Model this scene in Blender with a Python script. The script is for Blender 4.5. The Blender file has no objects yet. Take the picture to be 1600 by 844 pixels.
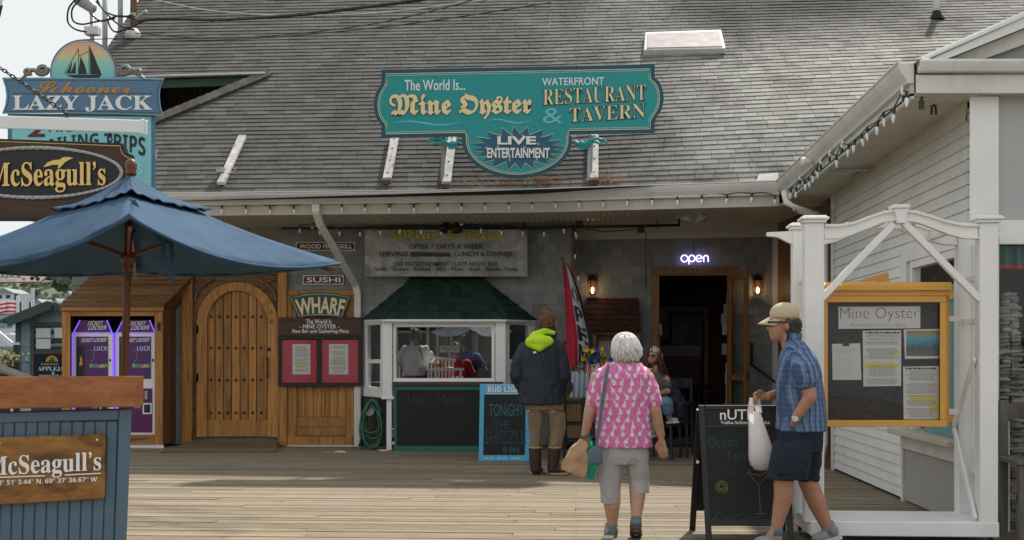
import bpy, bmesh, math, random
from mathutils import Vector, Matrix, noise
sc = bpy.context.scene
C = sc.collection
RND = random.Random(7)
rad = math.radians
# ---------------------------------------------------------------- camera, light, exposure
EYE = 1.38
FPX = 1750.0                       # focal length in pixels of the 1600 px wide photograph
HOR = 555.0                        # image row of the horizon
YAW = math.atan(100.0 / FPX)
cam_d = bpy.data.cameras.new('camera'); cam = bpy.data.objects.new('camera', cam_d); C.objects.link(cam)
cam_d.sensor_width = 36.0; cam_d.lens = 36.0 * FPX / 1600.0
cam_d.shift_y = (HOR - 422.0) / 1600.0
cam_d.clip_start = 0.05; cam_d.clip_end = 5000.0
cam.location = (0, 0, EYE); cam.rotation_euler = (rad(90), 0, YAW)
sc.camera = cam
SUN_EL, SUN_AZ = rad(54), rad(25)   # azimuth measured from +Y (behind the building) towards +X
wd = bpy.data.worlds.new('World'); sc.world = wd; wd.use_nodes = True
nt = wd.node_tree; nt.nodes.clear()
sky = nt.nodes.new('ShaderNodeTexSky'); sky.sky_type = 'NISHITA'; sky.sun_disc = False
sky.sun_elevation = SUN_EL; sky.sun_rotation = SUN_AZ; sky.air_density = 1.0; sky.dust_density = 4.0; sky.ozone_density = 1.0
hs = nt.nodes.new('ShaderNodeHueSaturation'); hs.inputs['Saturation'].default_value = 0.22
bg = nt.nodes.new('ShaderNodeBackground'); bg.inputs['Strength'].default_value = 0.128
wo = nt.nodes.new('ShaderNodeOutputWorld')
hz_ = nt.nodes.new('ShaderNodeMix'); hz_.data_type = 'RGBA'; hz_.inputs[0].default_value = 0.94; hz_.inputs[7].default_value = (4.1, 4.2, 4.25, 1)   # hazy white-out over the clear sky
nt.links.new(sky.outputs[0], hs.inputs['Color']); nt.links.new(hs.outputs[0], hz_.inputs[6]); nt.links.new(hz_.outputs[2], bg.inputs['Color']); nt.links.new(bg.outputs[0], wo.inputs['Surface'])
sl = bpy.data.lights.new('sun', 'SUN'); sun = bpy.data.objects.new('sun', sl); C.objects.link(sun)
sl.energy = 3.3; sl.angle = rad(1.6); sl.color = (1.0, 0.93, 0.82)
sdir = Vector((math.sin(SUN_AZ) * math.cos(SUN_EL), math.cos(SUN_AZ) * math.cos(SUN_EL), math.sin(SUN_EL)))
sun.rotation_euler = sdir.to_track_quat('Z', 'Y').to_euler(); sun.location = (0, 10, 30)
sc.view_settings.view_transform = 'Standard'; sc.view_settings.look = 'None'
sc.view_settings.exposure = 0.72; sc.view_settings.gamma = 1.0; sc.view_settings.use_curve_mapping = False
sc.cycles.max_bounces = 8; sc.cycles.transparent_max_bounces = 12
sc.cycles.caustics_reflective = False; sc.cycles.caustics_refractive = False

# ---------------------------------------------------------------- where a picture point lies in the place
_R = Vector((math.cos(YAW), math.sin(YAW), 0)); _F = Vector((-math.sin(YAW), math.cos(YAW), 0)); _Z = Vector((0, 0, 1))
EYEV = Vector((0, 0, EYE))
def ray(px, py): return _R * ((px - 800.0) / FPX) + _F + _Z * ((HOR - py) / FPX)
def at(px, py, Y):                 # on the upright plane Y
    d = ray(px, py); return EYEV + d * (Y / d.y)
def atX(px, py, X):                # on the upright plane X
    d = ray(px, py); return EYEV + d * (X / d.x)
def gnd(px, py, z=0.0):
    d = ray(px, py); return EYEV + d * ((z - EYE) / d.z)
def proj(p):
    q = Vector(p) - EYEV; t = q.dot(_F); return 800 + FPX * q.dot(_R) / t, HOR - FPX * q.z / t
class Pl:                          # a plane in the place; p() = picture point on it, off = metres towards its front
    def __init__(s, pt, n): s.o = Vector(pt); s.n = Vector(n).normalized()
    def p(s, px, py, off=0.0):
        d = ray(px, py); o = s.o + s.n * off
        return EYEV + d * ((o - EYEV).dot(s.n) / d.dot(s.n))
def PY(Y, yaw=0.0, px=None):       # upright plane through depth Y, facing the camera side, turned by yaw degrees
    pt = Vector((0, Y, 0)) if px is None else at(px, HOR, Y)
    a = rad(yaw); return Pl(pt, (math.sin(a), -math.cos(a), 0))

# ---------------------------------------------------------------- mesh builder
class MB:
    def __init__(s, M=None): s.v = []; s.f = []; s.r = []; s.m = []; s.M = M; s.mi = 0
    def vert(s, p):
        p = Vector(p)
        if s.M is not None: p = s.M @ p
        s.v.append(p); return len(s.v) - 1
    def face(s, idx, r=0.5): s.f.append(tuple(idx)); s.r.append(r); s.m.append(s.mi)
    def poly(s, pts, r=0.5): s.face([s.vert(p) for p in pts], r)
    def hexa(s, p, r=0.5):         # p: 4 bottom + 4 top points
        i = [s.vert(q) for q in p]
        for q in ((3, 2, 1, 0), (4, 5, 6, 7), (0, 1, 5, 4), (1, 2, 6, 5), (2, 3, 7, 6), (3, 0, 4, 7)): s.face([i[k] for k in q], r)
    def box(s, a, b, r=0.5):
        x0, y0, z0 = a; x1, y1, z1 = b
        s.hexa([(x0, y0, z0), (x1, y0, z0), (x1, y1, z0), (x0, y1, z0), (x0, y0, z1), (x1, y0, z1), (x1, y1, z1), (x0, y1, z1)], r)
    def bar(s, p, q, w, h, up=(0, 0, 1), r=0.5):    # beam p->q, w across, h along up
        p = Vector(p); q = Vector(q); d = (q - p).normalized(); u = Vector(up)
        sd = d.cross(u)
        if sd.length < 1e-5: sd = d.cross(Vector((1, 0, 0)))
        sd.normalize(); u = sd.cross(d).normalized(); a = sd * (w / 2); b = u * (h / 2)
        s.hexa([p - a - b, p + a - b, p + a + b, p - a + b, q - a - b, q + a - b, q + a + b, q - a + b], r)
    def prism(s, front, back, r=0.5):               # two outlines, point to point
        n = len(front); i = [s.vert(p) for p in front]; j = [s.vert(p) for p in back]
        s.face(i, r); s.face(j[::-1], r)
        for k in range(n): s.face((i[k], j[k], j[(k + 1) % n], i[(k + 1) % n]), r)
    def plate(s, pl, pts, o0, o1, r=0.5):           # outline in picture points on plane pl, from offset o0 (back) to o1 (front)
        s.prism([pl.p(x, y, o1) for x, y in pts], [pl.p(x, y, o0) for x, y in pts], r)
    def rect(s, pl, x0, y0, x1, y1, o0, o1, r=0.5): s.plate(pl, [(x0, y1), (x1, y1), (x1, y0), (x0, y0)], o0, o1, r)
    def frame(s, pl, x0, y0, x1, y1, w, o0, o1, r=0.5):   # four rails, butted
        s.rect(pl, x0, y0, x1, y0 + w, o0, o1, r); s.rect(pl, x0, y1 - w, x1, y1, o0, o1, r)
        s.rect(pl, x0, y0 + w, x0 + w, y1 - w, o0, o1, r); s.rect(pl, x1 - w, y0 + w, x1, y1 - w, o0, o1, r)
    def ribbon(s, pl, pts, w, o0, o1, closed=False, r=0.5):   # painted line of width w px along picture points
        n = len(pts); P = [Vector((x, y)) for x, y in pts]; L = []; Rr = []
        for i in range(n):
            a = P[i - 1] if (i > 0 or closed) else P[i]; b = P[(i + 1) % n] if (i < n - 1 or closed) else P[i]
            d = (b - a)
            d = d.normalized() if d.length > 1e-9 else Vector((1, 0))
            q = Vector((-d.y, d.x)) * (w / 2); L.append(P[i] + q); Rr.append(P[i] - q)
        for i in range(n if closed else n - 1):
            k = (i + 1) % n
            s.plate(pl, [L[i], L[k], Rr[k], Rr[i]], o0, o1, r)
    def tube(s, pts, rr, n=8, caps=True, r=0.5):
        pts = [Vector(p) for p in pts]; m = len(pts); rings = []
        pu = None
        for i, p in enumerate(pts):
            d = (pts[min(i + 1, m - 1)] - pts[max(i - 1, 0)]).normalized()
            if pu is None: u = d.orthogonal().normalized()
            else:
                u = pu - d * pu.dot(d)
                u = u.normalized() if u.length > 1e-5 else d.orthogonal().normalized()
            pu = u; w = d.cross(u); ra = rr[i] if isinstance(rr, (list, tuple)) else rr
            rings.append([s.vert(p + (u * math.cos(2 * math.pi * k / n) + w * math.sin(2 * math.pi * k / n)) * ra) for k in range(n)])
        for a, b in zip(rings, rings[1:]):
            for k in range(n): s.face((a[k], a[(k + 1) % n], b[(k + 1) % n], b[k]), r)
        if caps: s.face(rings[0][::-1], r); s.face(rings[-1], r)
    def lathe(s, c, prof, n=20, axis='z', r=0.5, caps=True):    # prof: (radius, height)
        c = Vector(c); rings = []
        for ra, h in prof:
            ring = []
            for k in range(n):
                a = 2 * math.pi * k / n; x, y = ra * math.cos(a), ra * math.sin(a)
                ring.append(s.vert(c + (Vector((x, y, h)) if axis == 'z' else Vector((x, -h, y)) if axis == 'y' else Vector((h, x, y)))))
            rings.append(ring)
        for a, b in zip(rings, rings[1:]):
            for k in range(n): s.face((a[k], a[(k + 1) % n], b[(k + 1) % n], b[k]), r)
        if caps: s.face(rings[0][::-1], r); s.face(rings[-1], r)
    def sweep(s, path, prof, up=(0, 0, 1), r=0.5):   # closed profile (out, up) swept along a path, 'out' is right of travel
        path = [Vector(p) for p in path]; m = len(path); rings = []
        for i, p in enumerate(path):
            d = (path[min(i + 1, m - 1)] - path[max(i - 1, 0)]); sd = d.cross(Vector(up)).normalized()
            rings.append([s.vert(p + sd * a + Vector(up) * b) for a, b in prof])
        n = len(prof)
        for a, b in zip(rings, rings[1:]):
            for k in range(n): s.face((a[k], a[(k + 1) % n], b[(k + 1) % n], b[k]), r)
        s.face(rings[0][::-1], r); s.face(rings[-1], r)
    def grid(s, fn, nu, nv, r=0.5, keep=None):
        ix = [[s.vert(fn(i / nu, j / nv)) for i in range(nu + 1)] for j in range(nv + 1)]
        for j in range(nv):
            for i in range(nu):
                if keep is None or keep((i + .5) / nu, (j + .5) / nv):
                    s.face((ix[j][i], ix[j][i + 1], ix[j + 1][i + 1], ix[j + 1][i]), r)
    def text(s, pl, txt, x0, y0, x1, y1, o=0.003, depth=0.002, fn=None, bold=0.0, shear=0.0):   # lettering filling a picture box on a plane
        vs, fs = text_mesh(txt, bold, shear)
        bx0 = min(v[0] for v in vs); bx1 = max(v[0] for v in vs); by0 = min(v[1] for v in vs); by1 = max(v[1] for v in vs)
        base = len(s.v); n = len(vs)
        for oo in (o + depth, o):
            for v in vs:
                u = (v[0] - bx0) / (bx1 - bx0); w = (v[1] - by0) / max(by1 - by0, 1e-6)
                if fn: X, Y = fn(u, w)
                else: X, Y = x0 + (x1 - x0) * u, y1 + (y0 - y1) * w
                s.vert(pl.p(X, Y, oo))
        edges = {}
        for f in fs:
            s.face([base + i for i in f])
            for a, b in zip(f, f[1:] + f[:1]): edges[(a, b)] = 1
        if depth > 0:
            for a, b in edges:
                if (b, a) not in edges: s.face((base + b, base + a, base + n + a, base + n + b))
    def islands(s):
        par = list(range(len(s.v)))
        def find(a):
            while par[a] != a: par[a] = par[par[a]]; a = par[a]
            return a
        for f in s.f:
            for i in f[1:]: par[find(i)] = find(f[0])
        out = {}
        for k, f in enumerate(s.f): out.setdefault(find(f[0]), []).append(k)
        res = []
        for fs in out.values():
            q = MB(); mp = {}
            for k in fs:
                for i in s.f[k]:
                    if i not in mp: mp[i] = len(q.v); q.v.append(s.v[i])
                q.f.append(tuple(mp[i] for i in s.f[k])); q.r.append(s.r[k]); q.m.append(s.m[k])
            res.append(q)
        return res
    def build_each(s, name, mats, parent=None, **kw):   # every separate piece becomes a part of its own
        return [q.build(name, mats, parent, **kw) for q in s.islands()]
    def build(s, name, mats, parent=None, smooth=False, bevel=0.0, seg=1, sub=0, recalc=True):
        me = bpy.data.meshes.new(name); me.from_pydata([tuple(v) for v in s.v], [], s.f)
        if not isinstance(mats, (list, tuple)): mats = [mats]
        for m in mats: me.materials.append(m)
        me.polygons.foreach_set('material_index', s.m)
        if recalc:
            bm = bmesh.new(); bm.from_mesh(me); bmesh.ops.recalc_face_normals(bm, faces=bm.faces); bm.to_mesh(me); bm.free()
        at_ = me.attributes.new('rnd', 'FLOAT', 'FACE'); at_.data.foreach_set('value', s.r)
        if smooth: me.polygons.foreach_set('use_smooth', [True] * len(me.polygons))
        me.update()
        o = bpy.data.objects.new(name, me); C.objects.link(o)
        if parent is not None: adopt(o, parent)
        if bevel:
            b = o.modifiers.new('bevel', 'BEVEL'); b.width = bevel; b.segments = seg; b.limit_method = 'ANGLE'; b.angle_limit = rad(40)
        if sub:
            m = o.modifiers.new('sub', 'SUBSURF'); m.levels = sub; m.render_levels = sub
        return o
def adopt(o, parent):
    o.parent = parent
    p = parent; M = Matrix.Identity(4)
    while p is not None: M = Matrix.Translation(-p.location) @ M; p = p.parent
    o.matrix_parent_inverse = M if parent.type == 'EMPTY' else Matrix.Identity(4)
_tc = {}
MODE = {'serif': (0x1D400, 0x1D41A), 'frak': (0x1D56C, 0x1D586), 'ital': (0x1D468, 0x1D482), 'script': (0x1D4D0, 0x1D4EA), 'mono': (0x1D670, 0x1D68A), 'bold': (0x1D5D4, 0x1D5EE)}
def st(mode, s):
    U, L = MODE[mode]; o = ''
    for c in s: o += chr(U + ord(c) - 65) if 'A' <= c <= 'Z' else chr(L + ord(c) - 97) if 'a' <= c <= 'z' else chr((0x1D7CE if mode == 'serif' else 0x1D7EC) + ord(c) - 48) if c.isdigit() and mode in ('serif', 'bold') else c
    return o
def text_mesh(txt, bold=0.0, shear=0.0):
    k = (txt, bold, shear)
    if k in _tc: return _tc[k]
    cu = bpy.data.curves.new('t', 'FONT'); cu.body = txt; cu.size = 1.0; cu.resolution_u = 3; cu.offset = bold; cu.shear = shear
    o = bpy.data.objects.new('t', cu); C.objects.link(o)
    dg = bpy.context.evaluated_depsgraph_get(); dg.update(); e = o.evaluated_get(dg); me = e.to_mesh()
    vs = [tuple(v.co[:2]) for v in me.vertices]; fs = [list(p.vertices) for p in me.polygons]
    e.to_mesh_clear(); bpy.data.objects.remove(o); bpy.data.curves.remove(cu)
    _tc[k] = (vs, fs); return vs, fs
# ---------------------------------------------------------------- things, parts, setting
def thing(name, label, cat, loc=(0, 0, 0), group=None):
    o = bpy.data.objects.new(name, None); C.objects.link(o); o.location = loc; o.empty_display_size = 0.1
    o['label'] = label; o['category'] = cat
    if group: o['group'] = group
    return o
def tag(o, label, cat, group=None):
    o['label'] = label; o['category'] = cat
    if group: o['group'] = group
    return o
def kind(o, k): o['kind'] = k; return o
def lerp(a, b, t): return a + (b - a) * t
def arc(cx, cy, rx, ry, a0, a1, n): return [(cx + rx * math.cos(rad(lerp(a0, a1, i / n))), cy - ry * math.sin(rad(lerp(a0, a1, i / n)))) for i in range(n + 1)]

# ---------------------------------------------------------------- materials
def nodes(name):
    m = bpy.data.materials.new(name); m.use_nodes = True; t = m.node_tree; b = t.nodes['Principled BSDF']; return m, t, b
def N(t, typ, **kw):
    n = t.nodes.new(typ)
    for k, v in kw.items():
        if k.startswith('i_'): n.inputs[int(k[2:]) if k[2:].isdigit() else k[2:].replace('_', ' ')].default_value = v
        else: setattr(n, k, v)
    return n
def math_(t, op, a, b=None, c=None):
    n = t.nodes.new('ShaderNodeMath'); n.operation = op
    for i, x in enumerate((a, b, c)):
        if x is None: continue
        if isinstance(x, (int, float)): n.inputs[i].default_value = x
        else: t.links.new(x, n.inputs[i])
    return n.outputs[0]
def mixc(t, fac, a, b, mode='MIX'):
    n = t.nodes.new('ShaderNodeMix'); n.data_type = 'RGBA'; n.blend_type = mode
    for i, x in ((0, fac), (6, a), (7, b)):
        if isinstance(x, (int, float)): n.inputs[i].default_value = x
        elif isinstance(x, (tuple, list)): n.inputs[i].default_value = (*x[:3], 1)
        else: t.links.new(x, n.inputs[i])
    return n.outputs[2]
def coords(t, scale=(1, 1, 1), rot=(0, 0, 0)):
    tc = N(t, 'ShaderNodeTexCoord'); mp = N(t, 'ShaderNodeMapping'); mp.inputs['Scale'].default_value = scale; mp.inputs['Rotation'].default_value = rot
    t.links.new(tc.outputs['Object'], mp.inputs['Vector']); return mp.outputs[0]
def noise_(t, vec, scale, detail=4, rough=0.55, dist=0.0):
    n = N(t, 'ShaderNodeTexNoise'); n.inputs['Scale'].default_value = scale; n.inputs['Detail'].default_value = detail; n.inputs['Roughness'].default_value = rough; n.inputs['Distortion'].default_value = dist
    t.links.new(vec, n.inputs['Vector']); return n.outputs['Fac']
def ramp(t, fac, stops):
    n = N(t, 'ShaderNodeValToRGB'); e = n.color_ramp.elements
    while len(e) < len(stops): e.new(0.5)
    for q, (p, c) in zip(e, stops): q.position = p; q.color = (*c[:3], 1) if isinstance(c, (tuple, list)) else (c, c, c, 1)
    t.links.new(fac, n.inputs[0]); return n.outputs[0]
def bump_(t, b, h, strength=0.3, dist=0.01):
    n = N(t, 'ShaderNodeBump'); n.inputs['Strength'].default_value = strength; n.inputs['Distance'].default_value = dist
    t.links.new(h, n.inputs['Height']); t.links.new(n.outputs[0], b.inputs['Normal'])
def scaled(c, k): return tuple(x * k for x in c)
def paint(name, c, rough=0.55, var=0.12, scale=6.0, dirt=0.0, dirtc=(0.12, 0.10, 0.08), rnd=0.0, bump=0.08, metal=0.0, stretch=(1, 1, 1), fine=60.0, spec=0.4):
    """plain coloured surface with tonal unevenness, optional worn or dirty patches and a per-piece tone"""
    m, t, b = nodes(name); v = coords(t, stretch)
    n1 = noise_(t, v, scale, 5); n2 = noise_(t, v, fine, 3)
    s = math_(t, 'ADD', math_(t, 'MULTIPLY', n1, 0.7), math_(t, 'MULTIPLY', n2, 0.3))
    col = ramp(t, s, [(0.3, scaled(c, 1 - var)), (0.7, scaled(c, 1 + var))])
    if rnd:
        a = N(t, 'ShaderNodeAttribute', attribute_name='rnd'); k = math_(t, 'ADD', math_(t, 'MULTIPLY', a.outputs['Fac'], rnd * 2), 1 - rnd)
        cm = N(t, 'ShaderNodeCombineColor'); [t.links.new(k, cm.inputs[i]) for i in range(3)]
        col = mixc(t, 1.0, col, cm.outputs[0], 'MULTIPLY')
    if dirt:
        dn = noise_(t, coords(t, (1.3, 1.3, 0.8)), scale * 0.7, 7, 0.72)
        f = math_(t, 'MULTIPLY', ramp(t, dn, [(0.48, 0.0), (0.72, 1.0)]), dirt)
        col = mixc(t, f, col, dirtc)
    t.links.new(col, b.inputs['Base Color']); b.inputs['Roughness'].default_value = rough; b.inputs['Metallic'].default_value = metal
    b.inputs['Specular IOR Level'].default_value = spec
    rr = ramp(t, n1, [(0.3, max(0, rough - 0.08)), (0.7, min(1, rough + 0.1))]); t.links.new(rr, b.inputs['Roughness'])
    if bump: bump_(t, b, n2, bump, 0.004)
    return m
def wood(name, c1, c2, axis='x', rough=0.6, rnd=0.25, grain=26.0, dark=(0.05, 0.03, 0.02), wear=0.0, wearc=(0.4, 0.36, 0.3), bump=0.25, spec=0.35):
    m, t, b = nodes(name)
    st_ = {'x': (0.06, 1, 1), 'y': (1, 0.06, 1), 'z': (1, 1, 0.06)}[axis]
    a = N(t, 'ShaderNodeAttribute', attribute_name='rnd')
    tc = N(t, 'ShaderNodeTexCoord'); ad = N(t, 'ShaderNodeVectorMath', operation='ADD'); cx = N(t, 'ShaderNodeCombineXYZ')
    [t.links.new(math_(t, 'MULTIPLY', a.outputs['Fac'], 37.0), cx.inputs[i]) for i in range(3)]
    t.links.new(tc.outputs['Object'], ad.inputs[0]); t.links.new(cx.outputs[0], ad.inputs[1])
    mp = N(t, 'ShaderNodeMapping'); mp.inputs['Scale'].default_value = st_; t.links.new(ad.outputs[0], mp.inputs['Vector']); v = mp.outputs[0]
    n1 = noise_(t, v, grain, 6, 0.6, 0.6); n2 = noise_(t, v, grain * 4.5, 4, 0.6); n3 = noise_(t, v, grain * 0.22, 3, 0.5)
    g = math_(t, 'ADD', math_(t, 'MULTIPLY', n1, 0.55), math_(t, 'ADD', math_(t, 'MULTIPLY', n2, 0.2), math_(t, 'MULTIPLY', n3, 0.25)))
    col = ramp(t, g, [(0.34, dark), (0.44, c1), (0.6, c2), (0.75, scaled(c2, 1.15))])
    k = math_(t, 'ADD', math_(t, 'MULTIPLY', a.outputs['Fac'], rnd * 2), 1 - rnd)
    cm = N(t, 'ShaderNodeCombineColor'); [t.links.new(k, cm.inputs[i]) for i in range(3)]
    col = mixc(t, 1.0, col, cm.outputs[0], 'MULTIPLY')
    if wear:
        wn = noise_(t, v, 9.0, 8, 0.7); col = mixc(t, math_(t, 'MULTIPLY', ramp(t, wn, [(0.5, 0.0), (0.7, 1.0)]), wear), col, wearc)
    t.links.new(col, b.inputs['Base Color']); b.inputs['Roughness'].default_value = rough; b.inputs['Specular IOR Level'].default_value = spec
    bump_(t, b, g, bump, 0.006); return m
def translucent(m, f, col):
    t = m.node_tree; b = t.nodes['Principled BSDF']; o = t.nodes['Material Output']; tr = N(t, 'ShaderNodeBsdfTranslucent'); tr.inputs[0].default_value = (*col, 1); mx = N(t, 'ShaderNodeMixShader'); mx.inputs[0].default_value = f
    t.links.new(b.outputs[0], mx.inputs[1]); t.links.new(tr.outputs[0], mx.inputs[2]); t.links.new(mx.outputs[0], o.inputs['Surface']); return m
def glow(name, c, e, base=(0.8, 0.8, 0.8)):
    m, t, b = nodes(name); b.inputs['Base Color'].default_value = (*base, 1); b.inputs['Emission Color'].default_value = (*c, 1); b.inputs['Emission Strength'].default_value = e; return m
def glass(name, tint=(0.9, 0.95, 0.95), rough=0.02, clear=0.8):
    """window glass: mostly see-through, with a mirror coat that grows at glancing angles"""
    m = bpy.data.materials.new(name); m.use_nodes = True; t = m.node_tree; t.nodes.clear()
    o = N(t, 'ShaderNodeOutputMaterial'); mx = N(t, 'ShaderNodeMixShader'); tr = N(t, 'ShaderNodeBsdfTransparent'); gl = N(t, 'ShaderNodeBsdfGlossy'); lw = N(t, 'ShaderNodeLayerWeight')
    tr.inputs[0].default_value = (*tint, 1); gl.inputs['Roughness'].default_value = rough; lw.inputs[0].default_value = 0.25
    f = math_(t, 'ADD', math_(t, 'MULTIPLY', lw.outputs['Fresnel'], 0.5), 1 - clear)
    f = math_(t, 'MINIMUM', f, 0.9)
    t.links.new(f, mx.inputs[0]); t.links.new(tr.outputs[0], mx.inputs[1]); t.links.new(gl.outputs[0], mx.inputs[2]); t.links.new(mx.outputs[0], o.inputs['Surface']); return m
K = {}
K['white'] = paint('white_paint', (0.80, 0.81, 0.80), 0.45, 0.05, 3, dirt=0.22, dirtc=(0.55, 0.53, 0.48), bump=.15)
K['white_old'] = paint('weathered_white_paint', (0.68, 0.67, 0.63), 0.6, 0.08, 3, dirt=0.35, dirtc=(0.30, 0.28, 0.23), stretch=(0.4, 0.4, 1))
K['cream'] = paint('cream_soffit_paint', (0.52, 0.50, 0.43), 0.6, 0.08, 2, dirt=0.3, dirtc=(0.28, 0.25, 0.2), rnd=0.06)
def siding():
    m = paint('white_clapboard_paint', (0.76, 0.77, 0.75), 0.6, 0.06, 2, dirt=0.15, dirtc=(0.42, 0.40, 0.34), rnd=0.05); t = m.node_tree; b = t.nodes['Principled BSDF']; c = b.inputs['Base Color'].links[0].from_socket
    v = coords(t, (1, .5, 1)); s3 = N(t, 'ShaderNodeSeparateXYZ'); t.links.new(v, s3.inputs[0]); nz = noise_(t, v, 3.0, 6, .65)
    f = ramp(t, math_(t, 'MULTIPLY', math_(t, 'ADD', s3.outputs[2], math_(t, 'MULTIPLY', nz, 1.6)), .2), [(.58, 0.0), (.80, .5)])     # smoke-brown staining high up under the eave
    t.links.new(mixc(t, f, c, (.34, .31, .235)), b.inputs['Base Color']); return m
K['siding'] = siding()
K['black'] = paint('black_paint', (0.018, 0.018, 0.02), 0.45, 0.2)
K['matt_black'] = paint('matt_black', (0.012, 0.012, 0.013), 0.8, 0.2)
K['dark_metal'] = paint('dark_metal', (0.05, 0.05, 0.055), 0.45, 0.2, metal=0.6)
K['grey_metal'] = paint('galvanised_grey_metal', (0.36, 0.38, 0.39), 0.45, 0.12, metal=0.3, dirt=0.2)
K['chrome'] = paint('bright_metal', (0.7, 0.7, 0.7), 0.25, 0.05, metal=1.0)
K['rust'] = paint('rusty_steel', (0.20, 0.085, 0.04), 0.8, 0.35, 14, dirt=0.5, dirtc=(0.35, 0.3, 0.25))
K['shingle'] = paint('grey_wall_shingle', (0.235, 0.242, 0.235), 0.85, 0.12, 5, rnd=0.16, dirt=0.25, dirtc=(0.17, 0.17, 0.165), stretch=(1, 1, 0.3), fine=90)
K['blue_shingle'] = paint('blue_grey_shingle', (0.20, 0.27, 0.31), 0.8, 0.08, 4, rnd=0.1)
K['wood_z'] = wood('honey_wood_upright_grain', (0.31, 0.135, 0.030), (0.50, 0.235, 0.060), 'z', 0.5, 0.22, wear=0.34, wearc=(0.15, 0.085, 0.045))
K['wood_x'] = wood('honey_wood_level_grain', (0.29, 0.13, 0.032), (0.46, 0.22, 0.062), 'x', 0.5, 0.22, wear=0.2, wearc=(0.16, 0.10, 0.06))
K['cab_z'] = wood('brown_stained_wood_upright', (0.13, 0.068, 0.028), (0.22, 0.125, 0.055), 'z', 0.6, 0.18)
K['cab_x'] = wood('brown_stained_wood_level', (0.17, 0.09, 0.036), (0.27, 0.15, 0.065), 'x', 0.6, 0.22)
K['darkwood'] = wood('dark_stained_wood', (0.05, 0.022, 0.014), (0.09, 0.04, 0.025), 'x', 0.5, 0.1, dark=(0.02, 0.01, 0.007))
K['glass'] = glass('window_glass', (0.90, 0.92, 0.92), 0.02, 0.97)
K['cream_letter'] = paint('cream_gold_lettering', (0.80, 0.66, 0.36), 0.5, 0.06, 20)
K['white_letter'] = paint('white_lettering', (0.78, 0.80, 0.79), 0.6, 0.04)
K['paper'] = paint('printed_paper', (0.72, 0.72, 0.70), 0.7, 0.03)
K['ink'] = paint('printed_ink', (0.36, 0.36, 0.37), 0.8, 0.1)
K['yellow_ink'] = paint('yellow_highlighter', (0.75, 0.66, 0.10), 0.7, 0.05)
# ================================================================ SETTING: deck, water, hill
DECK_END = 17.3
def tabs(mb, fn, u0, u1, v0, v1, expo, wmin, wmax, hb, keep=None, gap=0.004, jit=0.0, rnd=RND, h1=0.002):
    v = v0
    while v < v1 - 1e-4:
        ve = min(v + expo, v1); u = u0 - rnd.random() * wmax
        while u < u1:
            w = rnd.uniform(wmin, wmax); a = max(u, u0); b = min(u + w - gap, u1)
            if b - a > 0.01 and (keep is None or keep((a + b) / 2, (v + ve) / 2)):
                j = rnd.uniform(-jit, jit); h = hb * rnd.uniform(0.85, 1.2); r = rnd.random()
                p = [fn(a, v + j, 0), fn(b, v + j, 0), fn(b, ve + expo * .12, h1), fn(a, ve + expo * .12, h1)]
                q = [fn(a, v + j, h), fn(b, v + j, h)]
                i = [mb.vert(x) for x in p] + [mb.vert(x) for x in q]
                mb.face((i[4], i[5], i[2], i[3]), r); mb.face((i[0], i[1], i[5], i[4]), r); mb.face((i[0], i[4], i[3]), r); mb.face((i[1], i[2], i[5]), r)
            u += w
        v += expo
m, t, b = nodes('weathered_deck_boards')
a = N(t, 'ShaderNodeAttribute', attribute_name='rnd'); tc = N(t, 'ShaderNodeTexCoord'); cx = N(t, 'ShaderNodeCombineXYZ'); ad = N(t, 'ShaderNodeVectorMath', operation='ADD')
[t.links.new(math_(t, 'MULTIPLY', a.outputs['Fac'], 53.0), cx.inputs[i]) for i in (0, 2)]
t.links.new(tc.outputs['Object'], ad.inputs[0]); t.links.new(cx.outputs[0], ad.inputs[1])
mp = N(t, 'ShaderNodeMapping'); mp.inputs['Scale'].default_value = (0.05, 1, 1); t.links.new(ad.outputs[0], mp.inputs['Vector'])
g1 = noise_(t, mp.outputs[0], 52, 6, 0.65, 0.4); g2 = noise_(t, mp.outputs[0], 170, 4, 0.6)
mp2 = N(t, 'ShaderNodeMapping'); mp2.inputs['Scale'].default_value = (0.35, 1, 1); t.links.new(tc.outputs['Object'], mp2.inputs['Vector']); big = noise_(t, mp2.outputs[0], 0.9, 6, 0.65)
g = math_(t, 'ADD', math_(t, 'MULTIPLY', g1, 0.6), math_(t, 'MULTIPLY', g2, 0.4))
col = ramp(t, g, [(0.34, (0.045, 0.038, 0.028)), (0.43, (0.18, 0.145, 0.10)), (0.56, (0.25, 0.207, 0.147)), (0.72, (0.315, 0.27, 0.20))])
col = mixc(t, ramp(t, big, [(0.45, 0.0), (0.72, 0.5)]), col, (0.175, 0.165, 0.135))
k = math_(t, 'ADD', math_(t, 'MULTIPLY', a.outputs['Fac'], 0.44), 0.80); cm = N(t, 'ShaderNodeCombineColor'); [t.links.new(k, cm.inputs[i]) for i in range(3)]
col = mixc(t, 1.0, col, cm.outputs[0], 'MULTIPLY'); t.links.new(col, b.inputs['Base Color']); b.inputs['Roughness'].default_value = 0.78; b.inputs['Specular IOR Level'].default_value = 0.25
bump_(t, b, g, 0.5, 0.006); K['deck'] = m
dk = MB(); y = 2.0; rr = random.Random(3); BW = 0.142
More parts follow.
